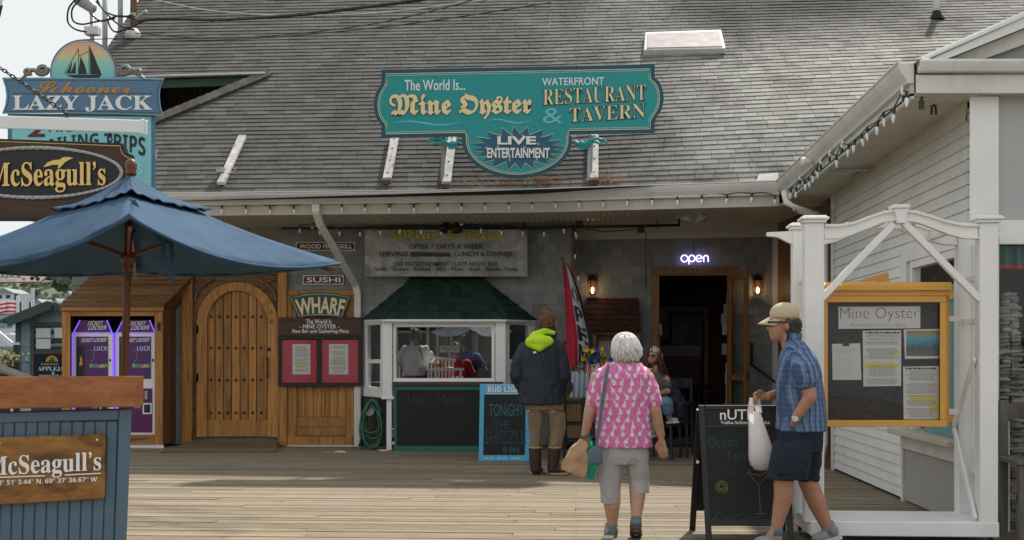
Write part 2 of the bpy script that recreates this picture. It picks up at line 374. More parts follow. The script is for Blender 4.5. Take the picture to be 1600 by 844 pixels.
while y < DECK_END:
    x = -13.0 + rr.uniform(-3, 0)
    while x < 9:
        L = rr.uniform(2.4, 4.9); r = rr.random(); dz = rr.uniform(-0.003, 0.003)
        dk.box((max(x, -13), y, -0.05), (min(x + L - 0.006, 9), y + BW - 0.013, dz), r)
        xe = x + L
        dk.mi = 1
        for q in (0.035, 0.105):
            for dx in (-0.03, 0.024):
                if -12.9 < xe + dx < 8.9: dk.lathe((xe + dx, y + q, dz + 0.0012), [(0.006, 0), (0.0045, 0.0006)], 6)
        jx = math.ceil(x / 0.61) * 0.61
        while jx < xe - 0.15:
            if jx > -12.9 and jx < 8.9 and jx - x > 0.1:
                for q in (0.035, 0.105): dk.lathe((jx + rr.uniform(-.012, .012), y + q + rr.uniform(-.006, .006), dz + 0.0012), [(0.0055, 0), (0.004, 0.0006)], 6)
            jx += 0.61
        dk.mi = 0; x += L
    y += BW
kind(dk.build('deck', [K['deck'], K['dark_metal']], bevel=0.003), 'structure')
b_ = MB(); b_.box((-13, 2, -0.5), (9, DECK_END, -0.06)); kind(b_.build('deck_framing', K['matt_black']), 'structure')
g_ = MB(); g_.box((-13, -25, -.05), (9, 1.995, -.002)); kind(g_.build('wharf', K['deck']), 'structure')
mw, t, b = nodes('harbour_water'); b.inputs['Base Color'].default_value = (0.05, 0.08, 0.09, 1); b.inputs['Roughness'].default_value = 0.08; bump_(t, b, noise_(t, coords(t), 1.5, 5), 0.4, 0.1); K['water'] = mw
w_ = MB(); w_.poly([(-900, -300, -1.6), (900, -300, -1.6), (900, 900, -1.6), (-900, 900, -1.6)]); kind(w_.build('water', K['water']), 'structure')

# ================================================================ RESTAURANT BUILDING
WY, RY = 16.85, 17.4               # shingled front wall, set-back wall by the doorway
AL = rad(42); CA, SA = math.cos(AL), math.sin(AL)
E0 = at(280, 303, 15.2); E1 = at(835, 297, 15.2); E2 = at(1219, 284, 14.2)
XL = -7.9
def eave(X):
    if X <= E1.x:
        s = (X - E0.x) / (E1.x - E0.x); return Vector((X, 15.2, E0.z + (E1.z - E0.z) * s))
    s = (X - E1.x) / (E2.x - E1.x); q = E1 + (E2 - E1) * s; return Vector((X, q.y, q.z))
def roofp(X, v, h=0.0):
    e = eave(X); base = E0.z + (E1.z - E0.z) * (X - E0.x) / (E1.x - E0.x)
    f = max(0.0, 1 - v / 6.0); f = f * f * (3 - 2 * f)
    return Vector((X, lerp(15.2, e.y, f) + v * CA - h * SA, lerp(base, e.z, f) + v * SA + h * CA))
RP = Pl((0, 15.2, E1.z), (0, -SA, CA))      # the main roof plane
def roof_at(px, py, h=0.0):                 # where a picture point meets the slightly warped roof
    d = ray(px, py); lo, hi = 14.0, 26.0
    def hgt(tt):
        p = EYEV + d * tt; v = (p.y - 15.2) / CA
        for _ in range(3): q = roofp(p.x, v); v += ((p - q).y * CA + (p - q).z * SA)
        q = roofp(p.x, v); n = Vector((0, -SA, CA)); return (p - q).dot(n) - h
    for _ in range(50):
        mid = (lo + hi) / 2
        if hgt(mid) > 0: lo = mid
        else: hi = mid
    return EYEV + d * lo
house = thing('restaurant_building', 'long grey shingled restaurant with a broad steep asphalt roof and white gutter', 'building', (-3, WY, 0))
m, t, b = nodes('asphalt_roof_shingle')
v = coords(t); a = N(t, 'ShaderNodeAttribute', attribute_name='rnd'); sx = N(t, 'ShaderNodeSeparateXYZ'); t.links.new(v, sx.inputs[0])
base = ramp(t, a.outputs['Fac'], [(0.0, (0.085, 0.083, 0.079)), (0.5, (0.103, 0.101, 0.096)), (1.0, (0.124, 0.121, 0.115))])
vn = noise_(t, v, 0.55, 6, 0.62); aged = math_(t, 'ADD', math_(t, 'MULTIPLY', sx.outputs[0], 0.14), math_(t, 'MULTIPLY', vn, 0.9))
base = mixc(t, ramp(t, aged, [(0.36, 0.0), (0.86, 0.92)]), base, mixc(t, a.outputs['Fac'], (0.23, 0.232, 0.215), (0.37, 0.37, 0.345)))
al = noise_(t, coords(t, (0.8, 0.5, 0.35)), 1.1, 7, 0.68)
base = mixc(t, math_(t, 'MULTIPLY', ramp(t, al, [(0.50, 0.0), (0.68, 0.75)]), 1.0), base, (0.055, 0.053, 0.05))
base = mixc(t, ramp(t, noise_(t, v, 2.6, 6, 0.7), [(0.58, 0.0), (0.74, 0.35)]), base, (0.22, 0.215, 0.20))
dk_ = N(t, 'ShaderNodeVectorMath', operation='DISTANCE'); mp = N(t, 'ShaderNodeMapping'); mp.inputs['Scale'].default_value = (0.55, 1, 1); t.links.new(v, mp.inputs['Vector']); t.links.new(mp.outputs[0], dk_.inputs[0])
sp = RP.p(1280, 12); dk_.inputs[1].default_value = (sp.x * 0.55, sp.y, sp.z)
soot = ramp(t, math_(t, 'MULTIPLY', math_(t, 'ADD', dk_.outputs['Value'], math_(t, 'MULTIPLY', vn, 1.1)), .30), [(0.27, 0.95), (0.86, 0.0)])
base = mixc(t, soot, base, (0.03, 0.03, 0.032))
gr = noise_(t, v, 160, 2, 0.6); base = mixc(t, 0.5, base, ramp(t, gr, [(0.3, 0.55), (0.7, 1.35)]), 'MULTIPLY')
t.links.new(base, b.inputs['Base Color']); b.inputs['Roughness'].default_value = 0.9; b.inputs['Specular IOR Level'].default_value = 0.2; bump_(t, b, gr, 0.4, 0.003); K['roof'] = m
HOLE = [(416, 116), (242, 187), (224, 187), (224, 118)]
def inpoly(P, x, y):
    c = False; n = len(P)
    for i in range(n):
        x1, y1 = P[i]; x2, y2 = P[(i + 1) % n]
        if (y1 > y) != (y2 > y) and x < (x2 - x1) * (y - y1) / (y2 - y1) + x1: c = not c
    return c
rf = MB()
def keep_roof(u, v_):
    x, y = proj(roofp(u, v_))
    return not inpoly(HOLE, x, y)
tabs(rf, roofp, XL, 8.6, 0.0, 6.9, 0.118, 0.20, 0.33, 0.0135, keep_roof, 0.005, 0.003)
roof = rf.build('roof', K['roof'], house)
u_ = MB(); u_.grid(lambda u, v_: roofp(lerp(XL, 8.6, u), v_ * 6.9, -0.02), 90, 40, keep=lambda u, v_: keep_roof(lerp(XL, 8.6, u), v_ * 6.9)); u_.build('roof_deck', K['matt_black'], roof)
# dormer recess cut in the roof
def RPp(x, y, h=0.0): return roof_at(x, y, h)
def rplate(mb, pts, o0, o1): mb.prism([roof_at(x, y, o1) for x, y in pts], [roof_at(x, y, o1) - RP.n * (o1 - o0) for x, y in pts])
dz = thing_part = MB()
a0, a1, a2 = RPp(416, 117), RPp(236, 190), RPp(195, 118)
dp = Vector((0, 0.9, 0))
up4 = Vector((0, 0, .5)); dz.poly([a2 + dp + up4 - Vector((.1, 0, 0)), a0 + dp + up4 + Vector((.8, 0, 0)), a0 + dp - Vector((-.8, 0, 1.4)), a2 + dp - Vector((.1, 0, 1.4))]); dz.poly([a2 - Vector((.1, 0, 1.2)), a2 + dp - Vector((.1, 0, 1.2)), a2 + dp - Vector((.1, 0, -.4)), a2 - Vector((.1, 0, .02))])
mwd, t, b = nodes('old_brown_boards'); vv = coords(t, (1, 1, 0.15)); nn = noise_(t, vv, 22, 5, 0.6); t.links.new(ramp(t, nn, [(0.4, (0.02, 0.014, 0.01)), (0.62, (0.12, 0.07, 0.045))]), b.inputs['Base Color']); b.inputs['Roughness'].default_value = 0.9; K['old_board'] = mwd
dz.build('dormer_wall', K['old_board'], roof)
dd = MB(); dd.poly([a2 + Vector((0, 0, .02)), a0 + Vector((0, 0, .02)), a0 + dp + Vector((0, 0, .02)), a2 + dp + Vector((0, 0, .02))])
dd.build('dormer_ceiling', K['matt_black'], roof)
K['green_trim'] = paint('dark_green_trim', (0.035, 0.085, 0.055), 0.6, 0.15)
gf = MB(); p0, p1 = RPp(196, 124, -0.05), RPp(398, 120, -0.05); gf.bar(p0 + Vector((0, 0, -.10)), p1 + Vector((0, 0, -.07)), 0.05, 0.13); gf.build('dormer_fascia', K['green_trim'], roof)
gf = MB(); p0, p1 = RPp(196, 121, 0.03), RPp(414, 115, 0.03); gf.bar(p0, p1, 0.12, 0.03); gf.build('dormer_drip_edge', K['white_old'], roof)
rc = MB(); p0, p1 = RPp(420, 114, 0.03), RPp(236, 190, 0.03); n_ = 16
for i in range(n_):
    q0 = p0.lerp(p1, i / n_); q1 = p0.lerp(p1, (i + 1.25) / n_); rc.bar(q0 + Vector((0, -.01, .012)), q1, 0.2, 0.022, RP.n, RND.random())
rc.build('ridge_cap', K['roof'], roof)
# skylight, vent pipe, flashing
sk = MB(); rplate(sk, [(1006, 78), (1134, 75), (1127, 46), (1008, 50)], -0.02, 0.10)
K['skyglass'] = paint('pale_lilac_skylight', (0.40, 0.36, 0.37), 0.7, 0.06)
sky_o = sk.build('skylight', K['white_old'], roof, bevel=0.01)
sk = MB(); rplate(sk, [(1011, 74.5), (1129, 72), (1123, 49), (1012, 52.5)], 0.101, 0.115); sk.build('skylight_pane', K['skyglass'], roof)
vp = MB(); q = RPp(1463, 28); vp.tube([q - Vector((0, 0, .1)), q + Vector((0, 0, .75))], 0.055, 14); vp.build('vent_pipe', K['white_old'], roof, smooth=True)
vp = MB(); vp.lathe(q + Vector((0, -.02, -.03)), [(0.14, -.02), (0.13, .0), (0.075, .08), (0.07, .13)], 16); vp.build('vent_flashing', K['matt_black'], roof, smooth=True)
fl = MB(); rplate(fl, [(1181, 284), (1217, 281), (1216, 270), (1186, 272)], 0.02, 0.05); fl.build('flashing', K['grey_metal'], roof)
# gutter, fascia, soffit
def epath(dy=0.0, dz=0.0, x0=XL, x1=E2.x):
    xs = [x0, -5, -3, -1.5, E1.x - .15, E1.x + .15, 0.8, 1.7, x1]; return [eave(x) + Vector((0, dy, dz)) for x in xs]
prof = [(0.0, -0.005), (0.115, -0.005), (0.125, -0.02), (0.115, -0.05), (0.095, -0.09), (0.06, -0.14), (0.055, -0.165), (0.0, -0.165)]
gt = MB(); gt.sweep(epath(0.03), prof); gut = gt.build('gutter', K['white_old'], house, smooth=False, bevel=0.004)
gl = MB(); gl.sweep(epath(0.03, 0.0), [(0.108, -0.006), (0.132, -0.006), (0.134, 0.006), (0.106, 0.006)]); gl.build('gutter_lip', K['white'], gut)
de = MB(); de.sweep(epath(0.0, 0), [(-.03, .0), (.012, .0), (.012, -.03), (-.03, -.03)]); de.build('drip_edge', K['white_old'], house)
fa = MB(); fa.sweep(epath(0.06, 0), [(0.0, -0.02), (0.022, -0.02), (0.022, -0.30), (0.0, -0.30)]); fa.build('fascia', K['cream'], house)
SOF = -0.285
sf = MB(); x = XL; i = 0
while x < E2.x + 0.6:
    e = eave(min(x, E2.x)); e1 = eave(min(x + .085, E2.x)); z = e.z + SOF
    zb = 3.33 + .09 * min(1, max(0, (x + 1.2) / 2.0))
    sf.hexa([(x, e.y + .05, z), (x + .079, e1.y + .05, z), (x + .079, 17.9, zb), (x, 17.9, zb), (x, e.y + .05, z + .02), (x + .079, e1.y + .05, z + .02), (x + .079, 17.9, zb + .02), (x, 17.9, zb + .02)], RND.random()); x += 0.085
sf.build('soffit', K['cream'], house)
ce = MB(); ce.poly([(XL, 15.3, 3.47), (3.3, 14.4, 3.6), (3.3, 18.0, 3.6), (XL, 18.0, 3.47)]); ce.build('soffit_backing', K['matt_black'], house)
# walls of shingle
CX = at(897, 500, WY).x
def wallf(Y): return lambda u, v_, h=0: Vector((u, Y - h, v_))
BAYB = (575, 500, 829, 704)
sw = MB()
tabs(sw, wallf(WY), -7.75, CX, 0.02, 3.42, 0.152, 0.11, 0.24, 0.014, lambda u, v_: not (BAYB[0] < proj((u, WY, v_))[0] < BAYB[2] and proj((u, WY, v_))[1] > BAYB[1]), 0.003)
wall = sw.build('wall', K['shingle'], house)
pb = MB(); pb.box((-7.7, WY + .02, -.05), (3.05, WY + .1, .03)); pb.box((-7.7, 18.0, -.4), (3.05, 18.1, .05)); pb.build('plinth', K['matt_black'], house)  # unseen base strips, added to keep sunlight from leaking in under the building
bk = MB()
xa, xb, zt = at(575, 0, WY).x, at(829, 0, WY).x, at(600, 500, WY).z
bk.box((-7.75, WY + .001, 0), (xa, WY + .12, 3.45)); bk.box((xb, WY + .001, 0), (CX, WY + .12, 3.45)); bk.box((xa, WY + .001, zt), (xb, WY + .12, 3.45))
bk.box((CX - .001, WY + .003, 0), (CX + .004, RY, 3.45)); bk.box((-7.75, WY + .12, 0), (-7.65, 18.0, 3.45)); bk.build('wall_backing', K['matt_black'], wall)
# set-back wall by the doorway
XW = 3.1
DX0, DX1, DZ = at(1030, 0, RY).x, at(1136, 0, RY).x, at(1080, 430, RY).z
sr = MB(); tabs(sr, wallf(RY), CX, XW, 0.02, 3.42, 0.152, 0.11, 0.24, 0.014, lambda u, v_: not (DX0 < u < DX1 and v_ < DZ), 0.003); w2 = sr.build('wall', K['shingle'], house)
bk = MB(); bk.box((CX, RY + .001, 0), (DX0, RY + .12, 3.45)); bk.box((DX1, RY + .001, 0), (XW, RY + .12, 3.45)); bk.box((DX0, RY + .001, DZ), (DX1, RY + .12, 3.45)); bk.build('wall_backing', K['matt_black'], w2)
P_R = PY(RY); P_W = PY(WY)
fz = MB(); fz.plate(P_R, [(897, 375), (1219, 370), (1219, 358), (897, 363)], .0, .035); fz.plate(P_R, [(897, 363), (1219, 358), (1219, 340), (897, 345)], .0, .02); fz.build('frieze_board', K['cream'], house)
cb = MB(); cb.rect(P_W, 893, 352, 899, 700, -.02, .03); cb.build('corner_board', wood('copper_brown_board', (0.12, 0.05, 0.025), (0.2, 0.09, 0.045), 'z'), house)
ct = MB(); ct.rect(P_R, 1207, 372, 1219, 700, .0, .03); ct.build('corner_trim', K['white_old'], house)
# doorway and its dark room
df = MB()
for x0, y0, x1, y1 in ((1018, 418, 1030, 694), (1136, 418, 1146, 694), (1018, 418, 1156, 430)): df.rect(P_R, x0, y0 if y0 == 418 and x1 - x0 > 50 else 430.2, x1, y1, -.05, .05, RND.random())
K['door_frame'] = wood('golden_door_casing', (0.20, 0.095, 0.03), (0.30, 0.155, 0.055), 'z', 0.5, 0.1)
df.build_each('doorway_frame', K['door_frame'], house, bevel=.004)
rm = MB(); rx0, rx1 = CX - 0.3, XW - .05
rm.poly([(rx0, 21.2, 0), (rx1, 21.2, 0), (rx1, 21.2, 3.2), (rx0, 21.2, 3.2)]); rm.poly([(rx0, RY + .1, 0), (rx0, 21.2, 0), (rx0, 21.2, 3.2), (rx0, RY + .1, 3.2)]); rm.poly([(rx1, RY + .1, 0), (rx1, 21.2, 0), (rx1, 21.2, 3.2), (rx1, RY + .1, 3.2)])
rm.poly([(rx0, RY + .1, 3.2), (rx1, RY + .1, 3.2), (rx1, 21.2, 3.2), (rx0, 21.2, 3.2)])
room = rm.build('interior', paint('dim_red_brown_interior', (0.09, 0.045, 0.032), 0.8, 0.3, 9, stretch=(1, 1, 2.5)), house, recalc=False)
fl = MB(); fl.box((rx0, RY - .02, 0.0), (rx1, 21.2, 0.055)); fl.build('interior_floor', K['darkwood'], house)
P_I = PY(20.9)
inn = MB(); inn.frame(P_I, 1026, 480, 1107, 700, 7, 0, .06); inn.build('inner_door_frame', K['door_frame'], room)
inn = MB(); inn.rect(P_I, 1050, 492, 1098, 540, .0, .03); inn.rect(P_I, 1029, 487, 1046, 530, 0, .02); inn.build('inner_chalkboard', K['black'], room)
inn = MB(); inn.rect(P_I, 1030, 540, 1095, 556, .1, .3); inn.build('inner_shelf', paint('pale_counter', (0.25, 0.22, 0.19)), room)
inn = MB(); inn.rect(P_I, 1030, 556, 1095, 700, .05, .3); inn.build('inner_counter', K['darkwood'], room)
for px in (1072, 1092):
    inn = MB(); q = P_I.p(px, 640, .9); inn.lathe((q.x, q.y, 0.06), [(0.17, 0), (0.17, .03), (.03, .05), (.03, .72), (.19, .74), (.2, .80)], 14); inn.build('bar_stool', K['black'], room, smooth=False)
thr = MB(); thr.rect(P_R, 1018, 690, 1150, 699, .0, .35); thr.build('threshold', K['darkwood'], house)
# open screen door leaf, hinged on the right jamb and swung towards us
h0 = at(1138, 500, RY - .05); h1 = at(1168, 500, RY - .75)
H = Vector((h0.x, h0.y, 0)); W = Vector((h1.x - h0.x, h1.y - h0.y, 0)); zt_, zb_ = at(1160, 421, RY - .6).z, 0.09
sd = MB(); wn = W.normalized(); L_ = W.length
def dbar(u0, u1, z0, z1): sd.bar(H + wn * ((u0 + u1) / 2) + Vector((0, 0, z0)), H + wn * ((u0 + u1) / 2) + Vector((0, 0, z1)), 0.045, (u1 - u0), wn, RND.random())
dbar(0, .09, zb_, zt_); dbar(L_ - .10, L_, zb_, zt_); dbar(.091, L_ - .101, zt_ - .13, zt_); dbar(.091, L_ - .101, zb_, zb_ + .28); dbar(.091, L_ - .101, 1.0, 1.09)
dl = sd.build('screen_door', K['door_frame'], house, bevel=.004)
sd = MB(); a_ = H + wn * .09; b2 = H + wn * (L_ - .1); sd.poly([a_ + Vector((0, 0, zb_ + .28)), b2 + Vector((0, 0, zb_ + .28)), b2 + Vector((0, 0, zt_ - .13)), a_ + Vector((0, 0, zt_ - .13))]); sd.build('door_glass', K['glass'], dl)
sd = MB(); q = H + wn * (L_ + .005); sd.box(q + Vector((-.02, -.02, 1.0)), q + Vector((.02, .01, 1.14))); sd.build('door_latch', K['black'], dl, bevel=.003)
hr = MB(); hr.tube([at(1174, 535, RY - .05), at(1174, 566, RY - .05)], .022, 8); hr.tube([at(1172, 568, RY - .06), at(1215, 600, RY - .4)], .018, 8); hr.build('handrail', K['black'], house, smooth=True)
# downspout on the front
ds = MB(); q = [at(494, 319, 15.15), at(494, 330, 15.15), at(500, 350, 15.35), at(556, 446, WY - .12), at(559, 460, WY - .08), at(559, 697, WY - .08)]
for i in range(len(q) - 1): ds.bar(q[i], q[i + 1] + (q[i + 1] - q[i]).normalized() * .02, 0.105, 0.075, (0, -1, 0.2))
ds.build('downspout', K['white_old'], house, bevel=.012, seg=2)

# arched door and its timber surround
P1 = PY(WY - .02)
ad_ = MB()
ad_.rect(P1, 284, 418, 301, 697, 0, .10, .4); ad_.rect(P1, 434, 418, 448, 697, 0, .10, .6)
ad_.rect(P1, 301, 418, 434, 428, 0, .09, .5)
ad_.build_each('door_post', K['wood_z'], house, bevel=.005)
sp_ = MB()
for i, (y0, y1) in enumerate(((428.4, 440), (440.4, 456), (456.4, 474), (474.4, 492))): sp_.rect(P1, 301.3, y0, 433.7, y1, 0, .015, RND.random() * .4)
for k in range(14):
    y0 = 492 + k * 14.2; sp_.rect(P1, 301.3, y0 + .4, 306, y0 + 14, 0, .03, RND.random()); sp_.rect(P1, 431, y0 + .4, 433.7, y0 + 14, 0, .03, RND.random())
sp_.build('door_spandrel', K['cab_x'], house)
br = MB()
for sgn, cx_ in ((1, 303), (-1, 432)):
    br.ribbon(P1, [(cx_ + sgn * 1, 470), (cx_ + sgn * 5, 455), (cx_ + sgn * 16, 443), (cx_ + sgn * 30, 436)], 4, .03, .07)
    br.ribbon(P1, [(cx_ + sgn * 2, 436), (cx_ + sgn * 14, 441), (cx_ + sgn * 18, 450)], 3, .03, .06)
br.build_each('carved_bracket', K['cab_z'], house, bevel=.004)
ds_ = MB(); cx, cy = 370.5, 506
outer = [(307, 683), (307, cy)] + arc(cx, cy, 63.5, 65, 180, 0, 24)[1:-1] + [(434, cy), (434, 683)]
inner = [(323, 683), (323, cy)] + arc(cx, cy, 47.5, 52, 180, 0, 24)[1:-1] + [(418, cy), (418, 683)]
for i in range(len(outer) - 1): ds_.plate(P1, [outer[i], outer[i + 1], inner[i + 1], inner[i]], 0, .10, .62 + .12 * (i % 2))
ds_.rect(P1, 323, 656, 418, 682, 0, .075, .35)
adoor = ds_.build('arched_door', K['wood_z'], house)
pk = MB(); xs = [323, 336, 349, 362, 375, 388, 401, 418]
def archy(x):
    d = (x - cx) / 47.5; return cy - 52 * math.sqrt(max(0, 1 - d * d))
for x0, x1 in zip(xs, xs[1:]):
    top = [(lerp(x1 - .6, x0 + .6, k / 5), archy(lerp(x1 - .6, x0 + .6, k / 5))) for k in range(6)]; pk.plate(P1, [(x0 + .6, 656), (x1 - .6, 656)] + top, 0, .045, RND.random())
pk.build('plank', K['wood_z'], adoor, bevel=.003)
stud = MB()
for y in (495, 544, 594, 645):
    for x in (329.7, 342.5, 355.6, 368.5, 381.5, 394.4, 407.8): stud.rect(P1, x - 2, y - 2, x + 2, y + 2, .045, .062)
stud.build('stud', K['black'], adoor, bevel=.006)
hn = MB(); q0, q1 = P1.p(419.5, 560, .09), P1.p(419.5, 588, .09); o_ = Vector((0, -.045, 0)); hn.tube([q0, q0 + o_, q1 + o_, q1], .011, 8)
hn.rect(P1, 416, 556, 422, 566, .085, .095); hn.rect(P1, 416, 583, 422, 591, .085, .095); hn.lathe(P1.p(421, 546, .085), [(.03, 0), (.03, .015), (.015, .02)], 14, 'y'); hn.build('door_handle', K['black'], adoor)
for y in (508, 584):
    hh = MB(); hh.rect(P1, 306, y, 310, y + 13, .085, .10); hh.build('hinge', K['black'], adoor)
# timber panel right of the door
pn = MB(); pn.rect(P1, 448.4, 454, 553, 462, 0, .06, .5); pn.rect(P1, 448.4, 462.3, 464, 697, 0, .06, .4); pn.rect(P1, 541, 462.3, 553, 697, 0, .06, .6)
pn.rect(P1, 464.3, 652, 540.7, 667, 0, .05, .3); pn.rect(P1, 464.3, 667.4, 540.7, 681, 0, .05, .45); pn.rect(P1, 449, 682, 551, 695.5, .06, .085, .55)
for i in range(6): x = 464.5 + i * 12.75; pn.rect(P1, x, 600, x + 12.1, 651.6, 0, .035, RND.random())
pn.rect(P1, 464.5, 462.4, 540.7, 599.8, 0, .03, .4)
pn.build('timber_panel', K['wood_z'], house, bevel=.004)
bs = MB(); bs.rect(P1, 448, 695.6, 552, 699.5, 0, .09); bs.build('base_board', K['white_old'], house)
# ramp before the arched door
rp = MB()
A, B_, Cc, D = at(303, 683, WY - .05), at(434, 683, WY - .05), gnd(432, 708), gnd(250, 708)
for i in range(9):
    f0, f1 = i / 9, (i + .93) / 9
    q = [A.lerp(D, f1), B_.lerp(Cc, f1), B_.lerp(Cc, f0), A.lerp(D, f0)]
    for qq, f in zip(q, (f1, f1, f0, f0)): qq.z = lerp(0.085, 0.012, f)
    rp.prism(q, [p - Vector((0, 0, .02)) for p in q], RND.random())
rmp = rp.build('ramp', wood('ramp_boards', (0.15, 0.11, 0.062), (0.22, 0.165, 0.095), 'x', 0.7)); tag(rmp, 'low wooden ramp leading up to the arched plank door', 'ramp')

# ---------------------------------------------------------------- bay window
BF = 16.05                         # front face of the bay
P_B = PY(BF)
K['green_shingle'] = paint('green_roof_shingle', (0.012, 0.042, 0.026), 0.85, 0.15, 6, rnd=0.35, fine=120)
bw = MB()
bw.rect(P_B, 598, 497, 613, 622, -.08, .05, .5); bw.rect(P_B, 774, 497, 790, 622, -.08, .05, .5); bw.rect(P_B, 613.2, 497, 773.8, 506, -.08, .04); bw.rect(P_B, 613.2, 596, 773.8, 603, -.08, .06)
bay = bw.build('bay_window', K['white'], house, bevel=.006)
fr = MB(); fr.frame(P_B, 614, 506.2, 773, 596, 5, -.05, .01); fr.build('window_frame', K['white'], bay, bevel=.004)
pg = MB(); q = [P_B.p(618, 592, -.02), P_B.p(770, 592, -.02), P_B.p(770, 510, -.02), P_B.p(618, 510, -.02)]; pg.poly(q)
K['bay_glass'] = glass('bay_window_glass', (0.74, 0.78, 0.78), 0.02, 0.985); pg.build('pane', K['bay_glass'], bay)
def side_bay(xf, xw, s):            # sash window on a slanting side
    f = P_B.p(xf, 500); w = P_W.p(xw, 500); d = Vector((w.x - f.x, w.y - f.y, 0)); L = d.length; d.normalize()
    n = d.cross(Vector((0, 0, 1))) * s; sb = MB()
    def bb(u0, u1, z0, z1, t0, t1, mb=None):
        mb = mb or sb; o = Vector((f.x, f.y, 0)); P = lambda u, z, t: o + d * u + n * t + Vector((0, 0, z))
        mb.hexa([P(u0, z0, t0), P(u1, z0, t0), P(u1, z0, t1), P(u0, z0, t1), P(u0, z1, t0), P(u1, z1, t0), P(u1, z1, t1), P(u0, z1, t1)])
    z1 = at(600, 497, BF).z; z0 = at(600, 622, BF).z; zm = at(600, 565, BF).z
    bb(.06, L, z1 - .09, z1, -.05, .03); bb(.06, .17, z0, z1 - .092, -.05, .03); bb(L - .16, L, z0, z1 - .092, -.05, .03); bb(.172, L - .162, z0, z0 + .09, -.05, .03)
    bb(.172, L - .162, zm - .03, zm + .03, -.04, .01); bb(.172, .215, z0 + .09, zm - .03, -.04, 0); bb(L - .205, L - .162, z0 + .09, zm - .03, -.04, 0); bb(.172, L - .162, z0 + .092, z0 + .15, -.04, -.001)
    o = sb.build('side_window', K['white'], bay, bevel=.004)
    gg = MB(); P = lambda u, z: Vector((f.x, f.y, 0)) + d * u - n * .02 + Vector((0, 0, z)); gg.poly([P(.17, z0 + .1), P(L - .16, z0 + .1), P(L - .16, z1 - .1), P(.17, z1 - .1)]); gg.build('pane', K['bay_glass'], o)
    sk_ = MB(); bb(.0, L, 0.08, z0, -.07, -.03, sk_); sk_.build('under_bay_shade', K['black'], bay)  # black sheet standing in for the shade in the open space below the bay
side_bay(606, 571, 1); side_bay(782, 832, -1)
pw = MB(); pw.rect(P_B, 604, 622, 612, 703, -.05, .02); pw.rect(P_B, 596, 619, 616, 624, -.08, .06); pw.rect(P_B, 612.5, 690, 626, 695, -.03, .01); pw.build('bay_post', K['white'], bay, bevel=.004)
ins = MB(); zf = at(600, 600, BF).z
ins.poly([(at(575, 0, WY).x, WY, zf), (at(829, 0, WY).x, WY, zf), (at(829, 0, WY).x, 18.0, zf), (at(575, 0, WY).x, 18.0, zf)]); ins.build('bay_sill_board', K['darkwood'], bay)
brf = MB(); PE = PY(BF - .13); PT = PY(WY - .01)
eL, eR, tL, tR = PE.p(597, 499), PE.p(791, 499), PT.p(648, 432), PT.p(750, 432); wL, wR = PT.p(565, 500), PT.p(839, 501)
def quadf(a, b, c, d_):
    def f(u, v_, h=0):
        n = (b - a).cross(d_ - a).normalized(); p = a.lerp(b, u).lerp(d_.lerp(c, u), v_)
        return p + n * h
    return f
tabs(brf, quadf(eL, eR, tR, tL), 0, 1, 0, 1, 1 / 6.0, .055, .12, .016, None, .003)
tabs(brf, quadf(wL, eL, tL, tL + (wL - tL) * .02), 0, 1, 0, 1, 1 / 6.0, .2, .4, .016, None, .006)
tabs(brf, quadf(eR, wR, tR + (wR - tR) * .02, tR), 0, 1, 0, 1, 1 / 6.0, .2, .4, .016, None, .006)
for a, b_ in ((eL, tL), (eR, tR)): brf.bar(a + Vector((0, -.01, .01)), b_ + Vector((0, 0, .01)), .09, .012, (0, -.6, .8), .3)
brf.build('bay_roof', K['green_shingle'], bay)
un = MB(); un.prism([eL, eR, wR, wL], [p - Vector((0, 0, .03)) for p in (eL, eR, wR, wL)]); un.build('bay_soffit', K['white'], bay)

# ================================================================ WING ON THE RIGHT
WX = XW; CYf = 8.98               # clapboard wall plane and front corner
wing = thing('clapboard_wing', 'white clapboard wing with a deep eave, corner post and shop window on its front', 'building', (WX, CYf, 0))
cl = MB(); y0, y1 = CYf + .1, 13.6; z = 0.03; ZT = 3.30
WIN = (at and atX(1413, 500, WX).y, atX(1530, 500, WX).y)    # window: far edge .. near edge along Y
wz1 = atX(1413, 412, WX).z; wz0 = atX(1413, 668, WX).z; WYF = WIN[0]
expo = .10
while z < ZT:
    segs = [(y0, y1)] if z >= wz1 - .001 else [(WYF, y1)]
    for a, b_ in segs:
        cuts = [a, b_] if RND.random() < .5 else [a, RND.uniform(a + .4, b_ - .4), b_]
        for p, q in zip(cuts, cuts[1:]):
            cl.hexa([(WX - .016, p, z), (WX - .016, q - .003, z), (WX + .02, q - .003, z), (WX + .02, p, z), (WX - .002, p, z + expo + .008), (WX - .002, q - .003, z + expo + .008), (WX + .02, q - .003, z + expo + .008), (WX + .02, p, z + expo + .008)], RND.random())
    z += expo
cl.build('siding', K['siding'], wing)
bk = MB(); bk.box((WX + .02, WYF, 0), (WX + .1, 17.4, 3.4)); bk.box((WX + .02, y0, wz1), (WX + .1, WYF, 3.4)); bk.build('wing_backing', K['matt_black'], wing)
fs = MB(); fs.box((WX - .012, 13.6, 0), (WX + .02, 17.38, 3.4)); fs.build('brown_return_wall', K['cab_z'], wing)  # brown wood stretch of the wing wall beyond the clapboards
fz = MB(); fz.box((WX - .022, y0, ZT - .06), (WX, 13.6, ZT + .12)); fz.build('frieze', K['cream'], wing)
vb = MB(); vb.box((WX - .03, 13.6, 0), (WX + .02, 13.72, 3.35)); vb.build('corner_board', K['white_old'], wing)
